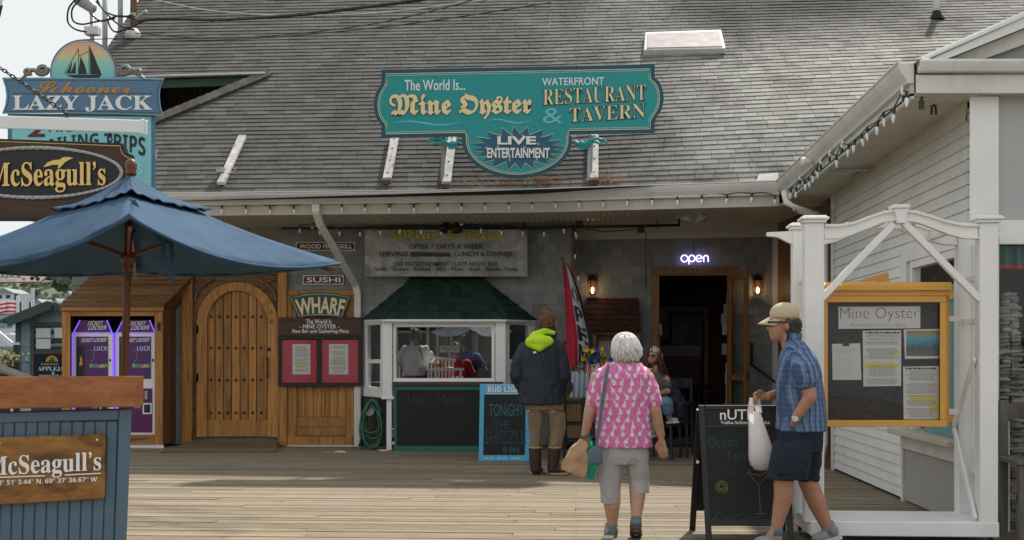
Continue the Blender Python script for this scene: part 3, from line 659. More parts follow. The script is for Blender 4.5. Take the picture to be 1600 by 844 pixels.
# window opening with white trim, teal shutter, counter and panel below
tw = MB()
tw.box((WX - .03, WYF - .14, wz0), (WX + .05, WYF, wz1 + .13)); tw.box((WX - .03, CYf + .1, wz1), (WX + .05, WYF - .141, wz1 + .13)); tw.box((WX - .02, WYF - .30, wz0), (WX + .06, WYF - .24, wz1 - .001)); tw.box((WX - .02, CYf + .1, wz1 - .07), (WX + .06, WYF - .301, wz1 - .001)); tw.build('window_trim', K['white'], wing, bevel=.004)
K['teal_pale'] = paint('faded_teal_paint', (0.16, 0.33, 0.33), 0.6, 0.12, 5, stretch=(1, 1, .3), dirt=.2)
ts = MB(); ts.box((WX - .005, CYf + .12, wz0), (WX + .03, WYF - .62, wz1 - .28)); ts.build('teal_shutter', K['teal_pale'], wing, bevel=.003)
ts = MB()
for zz in (atX(1487, 462, WX - .02).z, atX(1487, 655, WX - .02).z): ts.box((WX - .02, CYf + .13, zz - .03), (WX - .006, WYF - .64, zz + .03))
K['orange'] = paint('orange_ochre_paint', (0.66, 0.35, 0.075), 0.5, 0.06, 4)
ts.build_each('shutter_batten', K['orange'], wing, bevel=.002)
gl = MB(); gl.poly([(WX + .02, CYf + .1, wz0), (WX + .02, WYF - .2, wz0), (WX + .02, WYF - .2, wz1), (WX + .02, CYf + .1, wz1)]); gl.build('side_pane', K['glass'], wing)
co = MB(); co.box((WX - .16, CYf + .08, wz0 - .05), (WX + .1, WYF + .0, wz0)); co.build('window_counter', paint('bleached_wood_counter', (0.5, 0.46, 0.38), .6, .1, 8), wing, bevel=.005)
co = MB(); co.box((WX - .04, CYf + .08, wz0 - .19), (WX + .03, WYF, wz0 - .052)); co.box((WX - .035, WYF - .06, 0), (WX + .03, WYF, wz0 - .192)); co.build('apron_board', K['white_old'], wing, bevel=.004)
m, t, b = nodes('woven_grey_panel'); v = coords(t); ck = N(t, 'ShaderNodeTexWave', wave_type='BANDS', bands_direction='Y'); ck.inputs['Scale'].default_value = 28; t.links.new(v, ck.inputs[0]); ck2 = N(t, 'ShaderNodeTexWave', wave_type='BANDS', bands_direction='Z'); ck2.inputs['Scale'].default_value = 40; t.links.new(v, ck2.inputs[0])
f = math_(t, 'MULTIPLY', math_(t, 'ADD', ck.outputs['Fac'], ck2.outputs['Fac']), .5); t.links.new(ramp(t, f, [(0.2, (0.30, 0.29, 0.265)), (.7, (0.44, 0.43, 0.395))]), b.inputs['Base Color']); b.inputs['Roughness'].default_value = .8; bump_(t, b, f, .4, .004)
co = MB(); co.box((WX - .01, CYf + .09, .02), (WX + .03, WYF - .062, wz0 - .193)); co.build('lower_panel', m, wing)
# room behind the shop window
rm = MB(); rx = 7.0
rm.poly([(WX + .1, 12.2, 0), (rx, 12.2, 0), (rx, 12.2, 3.3), (WX + .1, 12.2, 3.3)]); rm.poly([(rx, CYf, 0), (rx, 12.2, 0), (rx, 12.2, 3.3), (rx, CYf, 3.3)]); rm.poly([(WX, CYf, 3.3), (rx, CYf, 3.3), (rx, 12.2, 3.3), (WX, 12.2, 3.3)])
rm.build('shop_interior', paint('dim_shop_interior', (0.06, 0.055, 0.05), .8, .3), wing, recalc=False)
# front of the wing: post, beam, panel, glass
P_F = PY(CYf)
fp = MB(); fp.rect(P_F, 1515, 150, 1561, 838, -.12, .05); fp.build('corner_post', K['white'], wing, bevel=.006)
fp = MB(); fp.rect(P_F, 1561.3, 344, 1700, 382, -.1, .04); fp.build('window_header', K['white'], wing, bevel=.005)
fp = MB(); fp.rect(P_F, 1561.3, 150, 1700, 343.7, -.05, .01); fp.build('front_panel', paint('pale_grey_panel', (0.42, 0.43, 0.43), .6, .05, 3), wing)
fp = MB(); fp.rect(P_F, 1561.3, 655, 1578, 838, -.1, .0); fp.rect(P_F, 1561.3, 644, 1582, 654.7, -.1, .03); fp.build('window_sill', K['white_old'], wing, bevel=.004)
fg = MB(); fg.poly([P_F.p(1561, 838, -.03), P_F.p(1700, 838, -.03), P_F.p(1700, 382, -.03), P_F.p(1561, 382, -.03)]); fg.build('shop_pane', K['glass'], wing)
# side eave with gutter, rafters' soffit
GX = 2.50
g0, g1 = Vector((GX, E2.y, E2.z)), atX(1404, 97, GX)
gt = MB(); gt.sweep([g0, g0.lerp(g1, .5), g1], [(-a_, b_) for a_, b_ in [(0.0, -0.005), (0.115, -0.005), (0.125, -0.02), (0.115, -0.05), (0.095, -0.09), (0.06, -0.14), (0.055, -0.165), (0.0, -0.165)]])
gt = MB(); gt.sweep([g0 + Vector((.12, 0, 0)), g0.lerp(g1, .5) + Vector((.12, 0, 0)), g1 + Vector((.12, 0, 0))], prof); wg = gt.build('gutter', K['white_old'], wing, bevel=.004)
gl = MB(); gl.sweep([g0 + Vector((.12, 0, 0)), g1 + Vector((.12, 0, 0))], [(0.108, -0.006), (0.132, -0.006), (0.134, 0.006), (0.106, 0.006)]); gl.build('gutter_lip', K['white'], wg)
fa = MB(); fa.hexa([(GX + .1, g1.y + .02, g1.z - .28), (GX + .125, g1.y + .02, g1.z - .28), (GX + .125, g0.y, g0.z - .28), (GX + .1, g0.y, g0.z - .28), (GX + .1, g1.y + .02, g1.z - .01), (GX + .125, g1.y + .02, g1.z - .01), (GX + .125, g0.y, g0.z - .01), (GX + .1, g0.y, g0.z - .01)]); fa.build('fascia', K['white_old'], wing)
sf = MB(); y = g1.y + .02
while y < 14.6:
    s_ = (y - g1.y) / (g0.y - g1.y); z = lerp(g1.z, g0.z, s_) - .26
    sf.box((GX + .1, y, z), (WX + .02, y + .074, z + .02), RND.random()); y += .08
sf.build('soffit', K['cream'], wing)
pc = MB(); pc.tube([atX(1205, 328, WX - .1), atX(1356, 266, WX - .1)], .014, 6); pc.tube([atX(1356, 266, WX - .1), atX(1290, 264, GX + .14)], .014, 6); pc.build('conduit', K['grey_metal'], wing)
# wing gable: roof, rake, pent gutter and fascia
gfY = g1.y
P_G = PY(gfY)
rk = MB(); r0, r1 = (1427, 92), (1720, -36)
rk.plate(P_G, [(1429, 93), (1720, -35), (1720, -4), (1478, 93)], -.02, .05); rake = rk.build('rake_board', K['white'], wing, bevel=.004)
rk = MB(); rk.plate(P_G, [(1440, 91), (1720, -33), (1720, -25), (1448, 93)], .051, .075); rk.build('rake_trim', K['white'], wing, bevel=.004)
rk = MB(); rk.plate(P_G, [(1482, 93), (1720, -3), (1720, 26), (1536, 93)], -.12, -.06); rk.build('rake_moulding', K['white_old'], wing, bevel=.004)
P_GW = PY(CYf); gw = MB(); gw.plate(P_GW, [(1440, 120), (1720, 120), (1720, -20)], -.05, .0); gw.build('gable_wall', paint('gable_grey_board', (0.36, 0.36, 0.35), .6, .06), wing)
wr = MB(); a_, b2 = P_G.p(1433, 95, .06), P_G.p(1760, -52, .06); off = Vector((0, 6.0, 0))
ex = (b2 - a_)
def wroof(u, v_, h=0): return a_ + ex * u + Vector((0, (g0.y - g1.y + .4) * v_, (g0.z - g1.z) * v_)) + Vector((-ex.z, 0, ex.x)).normalized() * (h + .0)
wr.grid(lambda u, v_: wroof(u, v_), 2, 2); wr.grid(lambda u, v_: wroof(u, v_, -.03), 2, 2)
wr.prism([wroof(0, 0, 0), wroof(1, 0, 0), wroof(1, 0, -.03), wroof(0, 0, -.03)], [wroof(0, .01, 0), wroof(1, .01, 0), wroof(1, .01, -.03), wroof(0, .01, -.03)])
wr.build('wing_roof', K['roof'], wing)
pg = MB(); q0, q1 = P_G.p(1433, 95), P_G.p(1720, 95); pg.sweep([q0, q1], [(0.0, -.01), (.10, -.01), (.11, -.03), (.10, -.06), (.08, -.10), (0, -.10)]); pg.build('pent_gutter', K['white_old'], wing, bevel=.004)
pg = MB(); pg.rect(P_G, 1431, 117, 1720, 146, -.03, .03); pg.build('pent_fascia', K['white_old'], wing, bevel=.004)
pg = MB(); a_ = P_G.p(1431, 143); b2 = P_G.p(1720, 143)
for i in range(5): pg.box((a_.x, gfY + .03 + i * .1, a_.z - .02), (b2.x, gfY + .03 + i * .1 + .094, a_.z), RND.random())
pg.build('pent_soffit', K['cream'], wing)
ds = MB(); q = [atX(1226, 300, GX), atX(1230, 316, GX + .02), atX(1245, 327, GX + .1), atX(1283, 338, WX - .1), atX(1290, 352, WX - .06), Vector((WX - .07, atX(1290, 352, WX - .06).y, .3)), Vector((WX - .16, atX(1290, 352, WX - .06).y - .12, .08))]
ds.tube(q, .045, 10); ds.build('downspout', K['white_old'], wing, smooth=True)
# grey tail of the wing roof over the porch corner is the main roof; small lamp on the gutter
# ================================================================ SIGNS ON AND BY THE RESTAURANT
K['teal'] = paint('teal_sign_paint', (0.014, 0.285, 0.295), 0.5, 0.07, 3, stretch=(2, 2, .4))
K['navy_teal'] = paint('deep_blue_sign_edge', (0.012, 0.075, 0.12), 0.5, 0.08)
K['gold_line'] = paint('pale_gold_line', (0.62, 0.58, 0.36), 0.5, 0.05)
K['gold'] = paint('gold_leaf', (0.72, 0.50, 0.17), 0.35, 0.15, 30, metal=0.55)
K['aqua'] = paint('pale_aqua_paint', (0.14, 0.52, 0.55), 0.5, 0.05)
K['burst'] = paint('night_blue_burst', (0.015, 0.11, 0.19), 0.5, 0.35, 12)
P_S = PY(15.02)
ms = thing('roof_sign', 'big teal restaurant signboard with gold lettering standing along the roof edge', 'sign', at(810, 200, 15.0))
def sx(x, y): return x, y
def outl(i):                       # sign outline inset by i px
    L = [(596 + i, 216 - i * 1.0)]
    L += [(596 + i, 197 - i * .3)] + arc(603 + i * .0, 164, 19 - i, 33 - i, 240, 120, 10) + [(596 + i, 129 + i * .3), (596 + i, 109 + i)]
    L += [(1023 - i, 101 + i), (1023 - i, 121 + i * .3)] + arc(1017, 153, 20 - i, 33 - i, 60, -60, 10) + [(1023 - i, 190 - i * .3), (1023 - i, 208 - i)]
    L += [(889 + i * .1, 210.5 - i)] + arc(808, 219, 86 - i, 60 - i, 5, -185, 34) + [(727 - i * .1, 213.5 - i)]
    return L[::-1]
mb = MB(); mb.plate(P_S, outl(0), -.03, .03); sboard = mb.build('board', K['navy_teal'], ms, bevel=.004)
mb = MB(); mb.plate(P_S, outl(6.5), .031, .033); mb.build('teal_field', K['teal'], ms)
mb = MB(); mb.ribbon(P_S, outl(6.5), 1.1, .034, .037, True); mb.build('gold_border', K['gold_line'], ms)
mb = MB(); mb.ribbon(P_S, outl(9.3), .7, .034, .036, True); mb.build('gold_border', K['gold_line'], ms)
def sl_(y0, slope=-.012): return y0, slope
def tfit(x0, y0, x1, y1, sk=0.0, rise=0.0, taper=0.0):
    """picture box with a slanting base line (rise px) and optional taper towards the right"""
    def f(u, w):
        yb = y1 + rise * u; h = (y1 - y0) * (1 + taper * u); return x0 + (x1 - x0) * u + sk * w, yb - h * w
    return f
def lett(parent, name, mat, pl, txt, x0, y0, x1, y1, o=.036, d=.004, bold=0.0, rise=0.0, taper=0.0, sk=0.0):
    q = MB(); q.text(pl, txt, x0, y0, x1, y1, o, d, tfit(x0, y0, x1, y1, sk, rise, taper), bold); return q.build(name, mat, parent)
def lett2(parent, pl, txt, x0, y0, x1, y1, mat, shade, o=.036, bold=0.0, off=.06, rise=0, taper=0, sk=0):
    lett(parent, 'letter_outline', shade, pl, txt, x0 - .8, y0 - .6, x1 + 1.2, y1 + 1.4, o, .003, bold + off, rise, taper, sk)
    lett(parent, 'lettering', mat, pl, txt, x0, y0, x1, y1, o + .005, .006, bold, rise, taper, sk)
lett(ms, 'lettering', K['white_letter'], P_S, 'The World Is...', 632, 125, 727, 142, .036, .004, .012, -1.0)
lett2(ms, P_S, st('frak', 'Mine Oyster'), 608, 147, 831, 188, K['cream_letter'], K['navy_teal'], .036, .022, .022, -2)
lett(ms, 'lettering', K['white_letter'], P_S, 'WATERFRONT', 847, 122, 944, 134, .036, .004, .008, -1.5)
lett2(ms, P_S, st('serif', 'RESTAURANT'), 849, 140, 1009, 164.5, K['cream_letter'], K['navy_teal'], .036, -.012, .042, -8, .0)
lett2(ms, P_S, st('serif', 'TAVERN'), 890, 169, 1008, 191.5, K['cream_letter'], K['navy_teal'], .036, -.012, .042, -7.5, .0)
lett(ms, 'lettering', K['aqua'], P_S, '&', 848, 169, 879, 193, .036, .004)
sw_ = MB()
for x0, x1, y in ((612, 722, 193), (761, 830, 190)):
    pts = [(lerp(x0, x1, i / 14), y + 3.2 * math.sin(i / 14 * 6.28 + 3.4) - 1.5 * i / 14) for i in range(15)]
    for (a, b2), k_ in zip(zip(pts, pts[1:]), range(14)): sw_.ribbon(P_S, [a, b2], .6 + 1.9 * math.sin((k_ + .5) / 14 * math.pi), .0345, .036)
sw_.build('painted_wave', K['aqua'], ms)
bc, N_ = (809, 232), 20
ang = [(math.pi * 2 * k / (2 * N_)) for k in range(2 * N_)]
burst = []
for k, a in enumerate(ang):
    rx, ry = (75, 35) if k % 2 == 0 else (56, 23)
    burst.append((bc[0] + rx * math.cos(a + .08) * (1.0 if abs(math.cos(a)) > .5 else .86), bc[1] - ry * math.sin(a + .08)))
mb = MB(); mb.plate(P_S, burst, .034, .036); mb.build('starburst', K['burst'], ms)
mb = MB(); mb.ribbon(P_S, burst, 1.0, .036, .039, True); mb.build('starburst_edge', K['gold_line'], ms)
lett2(ms, P_S, 'LIVE', 777, 213, 838, 226, K['white_letter'], K['black'], .037, .035, .02)
lett2(ms, P_S, 'ENTERTAINMENT', 761, 231, 859, 247, K['white_letter'], K['black'], .037, .03, .02)
mb = MB(); rr = random.Random(5)
for x, y in ((760, 231), (800, 211), (841, 225), (778, 229), (796, 250), (839, 249), (820, 230), (817, 212)):
    for a in (0, 45, 90, 135): dx, dy = 2.3 * math.cos(rad(a)), 2.3 * math.sin(rad(a)); mb.ribbon(P_S, [(x - dx, y - dy), (x + dx, y + dy)], .5, .042, .0435)
mb.build('painted_star', K['gold_line'], ms)
def scroll(cx, cy, s, flip=1):
    pts = []
    for i in range(30):
        a = i / 29 * 4.2 * math.pi / 1.5; r_ = s * (0.25 + .75 * i / 29); pts.append((cx + flip * r_ * math.cos(a), cy + r_ * .75 * math.sin(a)))
    return pts
for fl_, xa, xb in ((1, 718, 667), (-1, 897, 950)):
    mb = MB(); mb.tube([P_S.p(x, y, .0) for x, y in scroll(lerp(xa, xb, .22), 226, 8, fl_)], .017, 6)
    pts = [(lerp(xa, xb, i / 12), 222 + 4 * math.sin(i / 12 * 7) - 2 * i / 12) for i in range(13)]
    mb.tube([P_S.p(x, y, .0) for x, y in pts], [lerp(.03, .012, i / 12) for i in range(13)], 6)
    pts = [(lerp(xa, xb, .3 + .5 * i / 8), 230 - 8 * math.sin(i / 8 * 2.6)) for i in range(9)]; mb.tube([P_S.p(x, y) for x, y in pts], .016, 6)
    mb.tube([P_S.p(x, y) for x, y in scroll(lerp(xa, xb, .85), 219, 3.4, -fl_)], .013, 6)
    mb.build('scroll_ornament', K['teal'], ms, smooth=True)
K['greybrown'] = paint('grey_brown_block', (.11, .075, .055), .9, .3, 20)
K['bleach'] = wood('weathered_white_board', (0.42, 0.41, 0.38), (0.62, 0.61, 0.58), 'y', 0.8, 0.1, dark=(0.10, 0.085, 0.07), grain=12)
for (xb, yb, xt, yt) in ((604, 284, 618, 217), (697, 290, 708, 214), (928, 284, 929, 212)):
    mb = MB(); q0, q1 = roof_at(xb, yb, .07), roof_at(xt, yt - 8, .07); mb.bar(q0, q1, .115, .05, (0, -SA, CA)); o = mb.build('roof_brace', K['bleach'], ms, bevel=.004)
    mb = MB(); d = (q1 - q0).normalized(); mb.bar(q0 - d * .01, q0 + d * .05, .13, .07, (0, -SA, CA)); mb.build('brace_foot', K['greybrown'], o)
    mb = MB()
    for f in (.15, .4, .65, .85): c = q0.lerp(q1, f) + RP.n * .026; mb.lathe(c, [(.014, -.004), (.012, .004)], 8, 'y')
    mb.build('bolt_hole', K['dark_metal'], o)
for x in (691, 921):
    mb = MB(); mb.bar(roof_at(x, 283, .02), P_S.p(x + 2, 212, -.06), .05, .05); mb.build('roof_brace', K['grey_metal'], ms)
mb = MB(); q0, q1 = roof_at(345, 287, .06), roof_at(379, 213, .06); mb.bar(q0, q1, .11, .05, (0, -SA, CA)); lo = mb.build('roof_bracket', K['bleach'], bevel=.004)
tag(lo, 'lone weathered white board bolted to the bare roof beside the green dormer', 'board')
mb = MB(); mb.box(roof_at(346, 270, .07) + Vector((-.06, -.05, 0)), roof_at(346, 270, .07) + Vector((.05, .05, .07))); q = roof_at(356, 272, .1); mb.tube([q, q + Vector((.1, -.02, .03)), q + Vector((.12, -.02, .1))], .012, 6); mb.build('clamp', K['grey_metal'], lo)
# dry weeds along the gutter
mb = MB(); rr = random.Random(11); K['dry'] = paint('dry_orange_weed', (0.34, 0.19, 0.08), .8, .4, 30)
for i in range(230):
    x = rr.choice((rr.gauss(770, 45), rr.gauss(945, 14), rr.gauss(850, 25))); q = roof_at(x, 293 - (x - 700) * .018 - rr.random() * 5, .01); L = rr.uniform(.05, .24); d = Vector((rr.uniform(-.7, .7), rr.uniform(-.6, -.1), rr.uniform(.3, 1))).normalized()
    mb.tube([q, q + d * L * .6 + Vector((0, 0, -.0)), q + d * L + Vector((rr.uniform(-.04, .04), 0, -.02))], [.003, .0025, .001], 3)
kind(tag(mb.build('dry_weeds', K['dry']), 'dry orange weeds sprouting behind the gutter under the big sign', 'weeds'), 'stuff')

# ---------------------------------------------------------------- porch signs
K['maroon'] = paint('maroon_sign_paint', (0.10, 0.022, 0.024), 0.55, 0.12)
PW2 = PY(WY - .02)
def strip_sign(x0, y0, x1, y1, txt, label):
    t_ = thing('wall_sign', label, 'sign', PW2.p(x0, y1), 'small maroon name boards on the shingles')
    q = MB(); q.rect(PW2, x0, y0, x1, y1, 0, .025); q.build('board', K['white_old'], t_, bevel=.003)
    q = MB(); i = 1.5; q.plate(PW2, [(x0 + 4, y1 - i), (x1 - 4, y1 - i), (x1 - i, y1 - 4), (x1 - i, y0 + 4), (x1 - 4, y0 + i), (x0 + 4, y0 + i), (x0 + i, y0 + 4), (x0 + i, y1 - 4)], .0255, .028); q.build('red_panel', K['maroon'], t_)
    if txt: lett(t_, 'lettering', K['white_letter'], PW2, txt, x0 + 6, y0 + 3.5, x1 - 5, y1 - 3.5, .029, .003, .018)
    return t_
strip_sign(462, 378, 555, 392, 'WOOD FIRE GRILL', 'long maroon board reading WOOD FIRE GRILL behind the white downspout')
strip_sign(473, 430, 537, 445, 'SUSHI', 'short maroon board reading SUSHI above the green arched sign')
strip_sign(474, 404, 533, 418, '', 'maroon board almost hidden behind the tip of the blue parasol')
wsn = thing('arched_sign', 'fan shaped dark green sign with cream letters WHARF over the menu case', 'sign', PW2.p(500, 497))
P3 = PY(WY - .12)
def fan(r0, r1, a0=127, a1=53, cx_=500, cy_=540, k_=1.0): return arc(cx_, cy_, r1, r1 * k_, a0, a1, 14) + arc(cx_, cy_, r0, r0 * k_, a1, a0, 14)
fo = [(453, 464), (478, 458.5), (500, 457), (523, 458.5), (548, 463), (535, 497), (520, 494.5), (500, 494), (480, 494.5), (466, 497)]
mb = MB(); mb.plate(P3, fo[::-1], 0, .04); mb.build('board', paint('dark_green_blue_paint', (0.022, 0.075, 0.085), .5, .1), wsn, bevel=.003)
mb = MB(); mb.ribbon(P3, [(500 + (x - 500) * .95, 477 + (y - 477) * .88) for x, y in fo], .8, .041, .043, True); mb.build('border_line', K['gold_line'], wsn)
def warp(u, w):
    x = lerp(461, 540, u); y = 490 - 26 * w + 4.5 * ((u - .5) * 2) ** 2
    x = 500 + (x - 500) * (0.86 + .16 * w); return x, y
mb = MB(); mb.text(P3, 'WHARF', 0, 0, 0, 0, .043, .006, warp, .03); mb.build('lettering', K['cream_letter'], wsn)
mbd = thing('menu_case', 'dark wooden wall case with two glazed red menu panels under a lettered board', 'menu case', P3.p(500, 603))
mb = MB(); mb.rect(P3, 435, 496, 565, 525, -.06, .04); mb.build('header_board', K['darkwood'], mbd, bevel=.004)
for txt, x0, x1, y0, y1 in (('The World Is', 478, 518, 499, 506), ('- MINE OYSTER -', 468, 530, 507, 513.5), ('Raw Bar and Gathering Place', 457, 545, 514.5, 522)): lett(mbd, 'lettering', K['white_letter'], P3, txt, x0, y0, x1, y1, .041, .003, .012)
mb = MB(); mb.rect(P3, 436, 526, 564, 603, -.1, .0); mb.frame(P3, 434.5, 525.2, 565.5, 603.5, 5, .001, .05); mb.rect(P3, 495, 530.4, 502, 598.2, .001, .05); mb.build('case', paint('black_brown_case', (0.022, 0.014, 0.012), .5, .15), mbd, bevel=.003)
K['red_mat'] = paint('red_menu_backing', (0.52, 0.025, 0.045), .6, .1, 8)
K['case_glass'] = glass('case_glass', (.94, .94, .94), .04, .975)
for x0, x1, xp0, xp1, hy in ((440, 494.5, 457, 485, 569), (502.5, 560, 514, 544, 567)):
    mb = MB(); mb.rect(P3, x0, 531, x1, 598, .001, .008); rd = mb.build('red_backing', K['red_mat'], mbd)
    mb = MB(); mb.rect(P3, xp0, 538, xp1, 585, .009, .011); pp = mb.build('menu_sheet', K['paper'], rd)
    mb = MB(); y = 541
    rr = random.Random(int(x0))
    while y < 583:
        if rr.random() < .86: w_ = rr.uniform(.5, .9) * (xp1 - xp0); xc = (xp0 + xp1) / 2; mb.rect(P3, xc - w_ / 2, y, xc + w_ / 2, y + .75, .0115, .0122)
        y += 1.5
    mb.build('printed_line', K['ink'], rd)
    mb = MB(); mb.rect(P3, xp0 + 3, hy - 4, xp1 - 4, hy + 2, .0112, .0114); mb.build('highlight', K['yellow_ink'], rd)
    mb = MB(); mb.poly([P3.p(x0, 598, .04), P3.p(x1, 598, .04), P3.p(x1, 531, .04), P3.p(x0, 531, .04)]); mb.build('pane', K['case_glass'], mbd)
# banner
bn = thing('banner', 'grimy grey vinyl banner listing opening days and food above the bay window', 'banner', at(697, 432, 16.5))
P_N = PY(16.6); m, t, b = nodes('grimy_vinyl'); v = coords(t); n1 = noise_(t, v, 2.2, 7, .7, 1.2)
t.links.new(ramp(t, n1, [(.36, (0.17, 0.17, 0.155)), (.5, (0.30, 0.295, 0.265)), (.66, (0.44, 0.43, 0.39))]), b.inputs['Base Color']); b.inputs['Roughness'].default_value = .4; K['vinyl'] = m
def bnp(u, w):
    p = P_N.p(lerp(570, 824, u), lerp(432, 359, w)); return p + Vector((0, -.012 * math.sin(u * 23 + 2 * math.sin(w * 3)) - .01 * math.sin(w * 9 + u * 6), 0))
mb = MB(); mb.grid(bnp, 60, 18); o = mb.build('sheet', K['vinyl'], bn, smooth=True)
for txt, x0, x1, y0, y1, m_, bo in ((st('frak', 'Mine Oyster'), 611, 787, 359, 377, paint('banner_yellow', (0.42, 0.40, 0.03), .6), .02), ('OPEN', 639, 668, 381, 389, K['black'], .012), ('7', 673, 678, 381, 389, paint('banner_red', (0.45, 0.05, 0.04), .6), .012), ('DAYS A WEEK', 683, 755, 381, 389, K['black'], .012), ('SERVING', 592, 638, 393, 401, K['black'], .012), (', LUNCH & DINNER', 704, 802, 393, 402, K['black'], .012),
        ('LIVE ENTERTAINMENT \u2022 LATE NIGHT BAR', 615, 778, 409, 416, K['black'], .005), (st('serif', 'Sushi - Oysters - Seafood - BBQ - Pizza - Steak - Salads - Pasta'), 585, 808, 417, 425, K['black'], 0)):
    lett(bn, 'lettering', m_, P_N, txt, x0, y0, x1, y1, .026, .001, bo)
mb = MB(); mb.plate(P_N, [(642, 401), (660, 400.5), (703, 401), (704, 395), (672, 394.4), (641, 394)], .027, .029); mb.build('painted_out_word', K['black'], bn)
# pipe rail, lamps and wiring under the soffit
pr = thing('pipe_rail', 'thin grey pipe hung under the porch ceiling carrying string lights', 'pipe', at(700, 356, 16.55))
mb = MB(); mb.tube([at(440, 357, 16.55), at(826, 355.5, 16.55)], .016, 8); mb.tube([at(826, 356.5, 16.57), at(1062, 352, 16.6)], .022, 8); mb.build('pipe', K['dark_metal'], pr, smooth=True)
for x in (635, 662, 820, 1027):
    mb = MB(); mb.tube([at(x, 358, 16.55), at(x, 343, 16.55)], .01, 6); mb.build('hanger', K['dark_metal'], pr)
mb = MB(); mb.box(at(905, 352, 16.5) + Vector((-.05, 0, 0)), at(905, 352, 16.5) + Vector((.06, .08, .09))); mb.box(at(1002, 360, 16.6) + Vector((-.05, 0, -.03)), at(1002, 360, 16.6) + Vector((.05, .08, .05))); mb.rect(PY(16.5), 1059, 341, 1063, 353, 0, .04); mb.build_each('junction_box', K['black'], pr, bevel=.004)
mb = MB(); mb.tube([at(lerp(915, 1000, i / 10), 358 + 5 * math.sin(i / 10 * 3.14) ** 2 * (1 if i < 5 else .6), 16.6) for i in range(11)], .007, 5); mb.tube([at(1009, 362, 17.3), at(1009.5, 453, 17.36)], .006, 5); mb.build_each('cable', K['black'], pr)
# lamps
K['bulb_warm'] = glow('warm_filament', (1.0, 0.62, 0.28), 9.0)
def lantern(x, y, label):
    t_ = thing('wall_lantern', label, 'lantern', at(x, y, RY - .05), 'black wall lanterns beside the doorway')
    q = MB(); q.rect(P_R, x - 8.5, 428, x + 8.5, 459, 0, .02); q.build('back_plate', K['cab_z'], t_, bevel=.003)
    c = at(x, 449, RY - .11); s = .0101
    q = MB(); q.lathe(c + Vector((0, 0, .10)), [(.075, 0), (.07, .03), (.05, .06), (.02, .085), (.012, .10)], 16); q.lathe(c + Vector((0, 0, -.10)), [(.055, -.012), (.06, 0), (.045, .006)], 16)
    for k_ in range(4): a = k_ * math.pi / 2 + .4; q.bar(c + Vector((.052 * math.cos(a), .052 * math.sin(a), -.1)), c + Vector((.066 * math.cos(a), .066 * math.sin(a), .10)), .008, .008)
    q.bar(c + Vector((0, .0, .15)), c + Vector((0, .1, .15)), .03, .03); q.build('cage', K['black'], t_)
    q = MB(); q.lathe(c + Vector((0, 0, -.06)), [(.010, -.03), (.022, 0), (.022, .03), (.008, .06)], 10); q.build('bulb', K['bulb_warm'], t_, smooth=True)
    l = bpy.data.lights.new('lantern_light', 'POINT'); l.energy = .7; l.color = (1, .6, .3); l.shadow_soft_size = .03; lo_ = bpy.data.objects.new('lantern_light', l); C.objects.link(lo_); lo_.location = c + Vector((0, -.09, -.03))
lantern(926, 443, 'black wall lantern beside the OPEN flag, lit warm')
lantern(1184, 443, 'black wall lantern right beside the open screen door, lit warm')
K['neon'] = glow('lavender_neon', (0.50, 0.40, 1.0), 2.2)
ns = thing('neon_sign', 'small lavender neon sign spelling open above the dark doorway', 'neon sign', at(1085, 404, RY - .1))
P_O = PY(RY - .08); cx_ = [1070, 1081.5, 1092.5, 1103]
def tubepts(pts, r_=.0085): q = MB(); q.tube([P_O.p(x, y) for x, y in pts], r_, 6); return q.build('neon_tube', K['neon'], ns, smooth=True)
tubepts(arc(1069.5, 404, 5.2, 5.2, 0, 350, 16)); tubepts([(1076.5, 413), (1076.5, 404)] + arc(1081, 404, 4.8, 5, 180, -150, 14)); tubepts([(1087.5, 404.5), (1097, 403.3)] + arc(1092.3, 404, 4.8, 5, 10, 320, 14)); tubepts([(1099.5, 409.5), (1099.5, 403.5)] + arc(1103, 403.5, 3.6, 4.2, 180, 0, 10) + [(1106.6, 409.5)])
q = MB(); q.tube([P_O.p(1084, 398, -.01), at(1084, 375, RY - .04)], .005, 5); q.build('cord', K['black'], ns)
K['flood'] = paint('beige_lamp_housing', (0.55, 0.53, 0.47), .5, .06)
fl_ = thing('flood_light', 'pair of cream floodlight cones fixed under the porch ceiling near the doorway', 'floodlight', at(1083, 326, 15.6))
c = at(1083, 325, 15.6); q = MB(); q.lathe(c + Vector((0, 0, .03)), [(.06, 0), (.06, .04)], 12); q.tube([c + Vector((0, 0, .03)), c + Vector((-.05, -.03, -.03))], .02, 6); q.tube([c + Vector((0, 0, .03)), c + Vector((.06, -.03, -.03))], .02, 6); q.build('mount', K['flood'], fl_)
def cone_lamp(p, d, par, mat): 
    q = MB(); d = Vector(d).normalized(); q.tube([p, p + d * .05, p + d * .15, p + d * .18], [.025, .035, .075, .078], 14); return q.build('lamp_head', mat, par, smooth=True)
cone_lamp(c + Vector((-.05, -.03, -.02)), (-.35, -.3, -1), fl_, K['flood']); cone_lamp(c + Vector((.06, -.03, -.02)), (.35, -.3, -1), fl_, K['flood'])
sp_l = thing('spot_light', 'black twin spotlights clipped to the pipe above the vinyl banner', 'spotlight', at(704, 350, 16.4))
for x, d in ((698, (-.5, -.4, -1)), (711, (.1, -.4, -1))): cone_lamp(at(x + 2, 345, 16.4), d, sp_l, K['black'])
q = MB(); q.bar(at(700, 344, 16.4), at(712, 344, 16.4), .03, .03); q.build('mount', K['black'], sp_l)
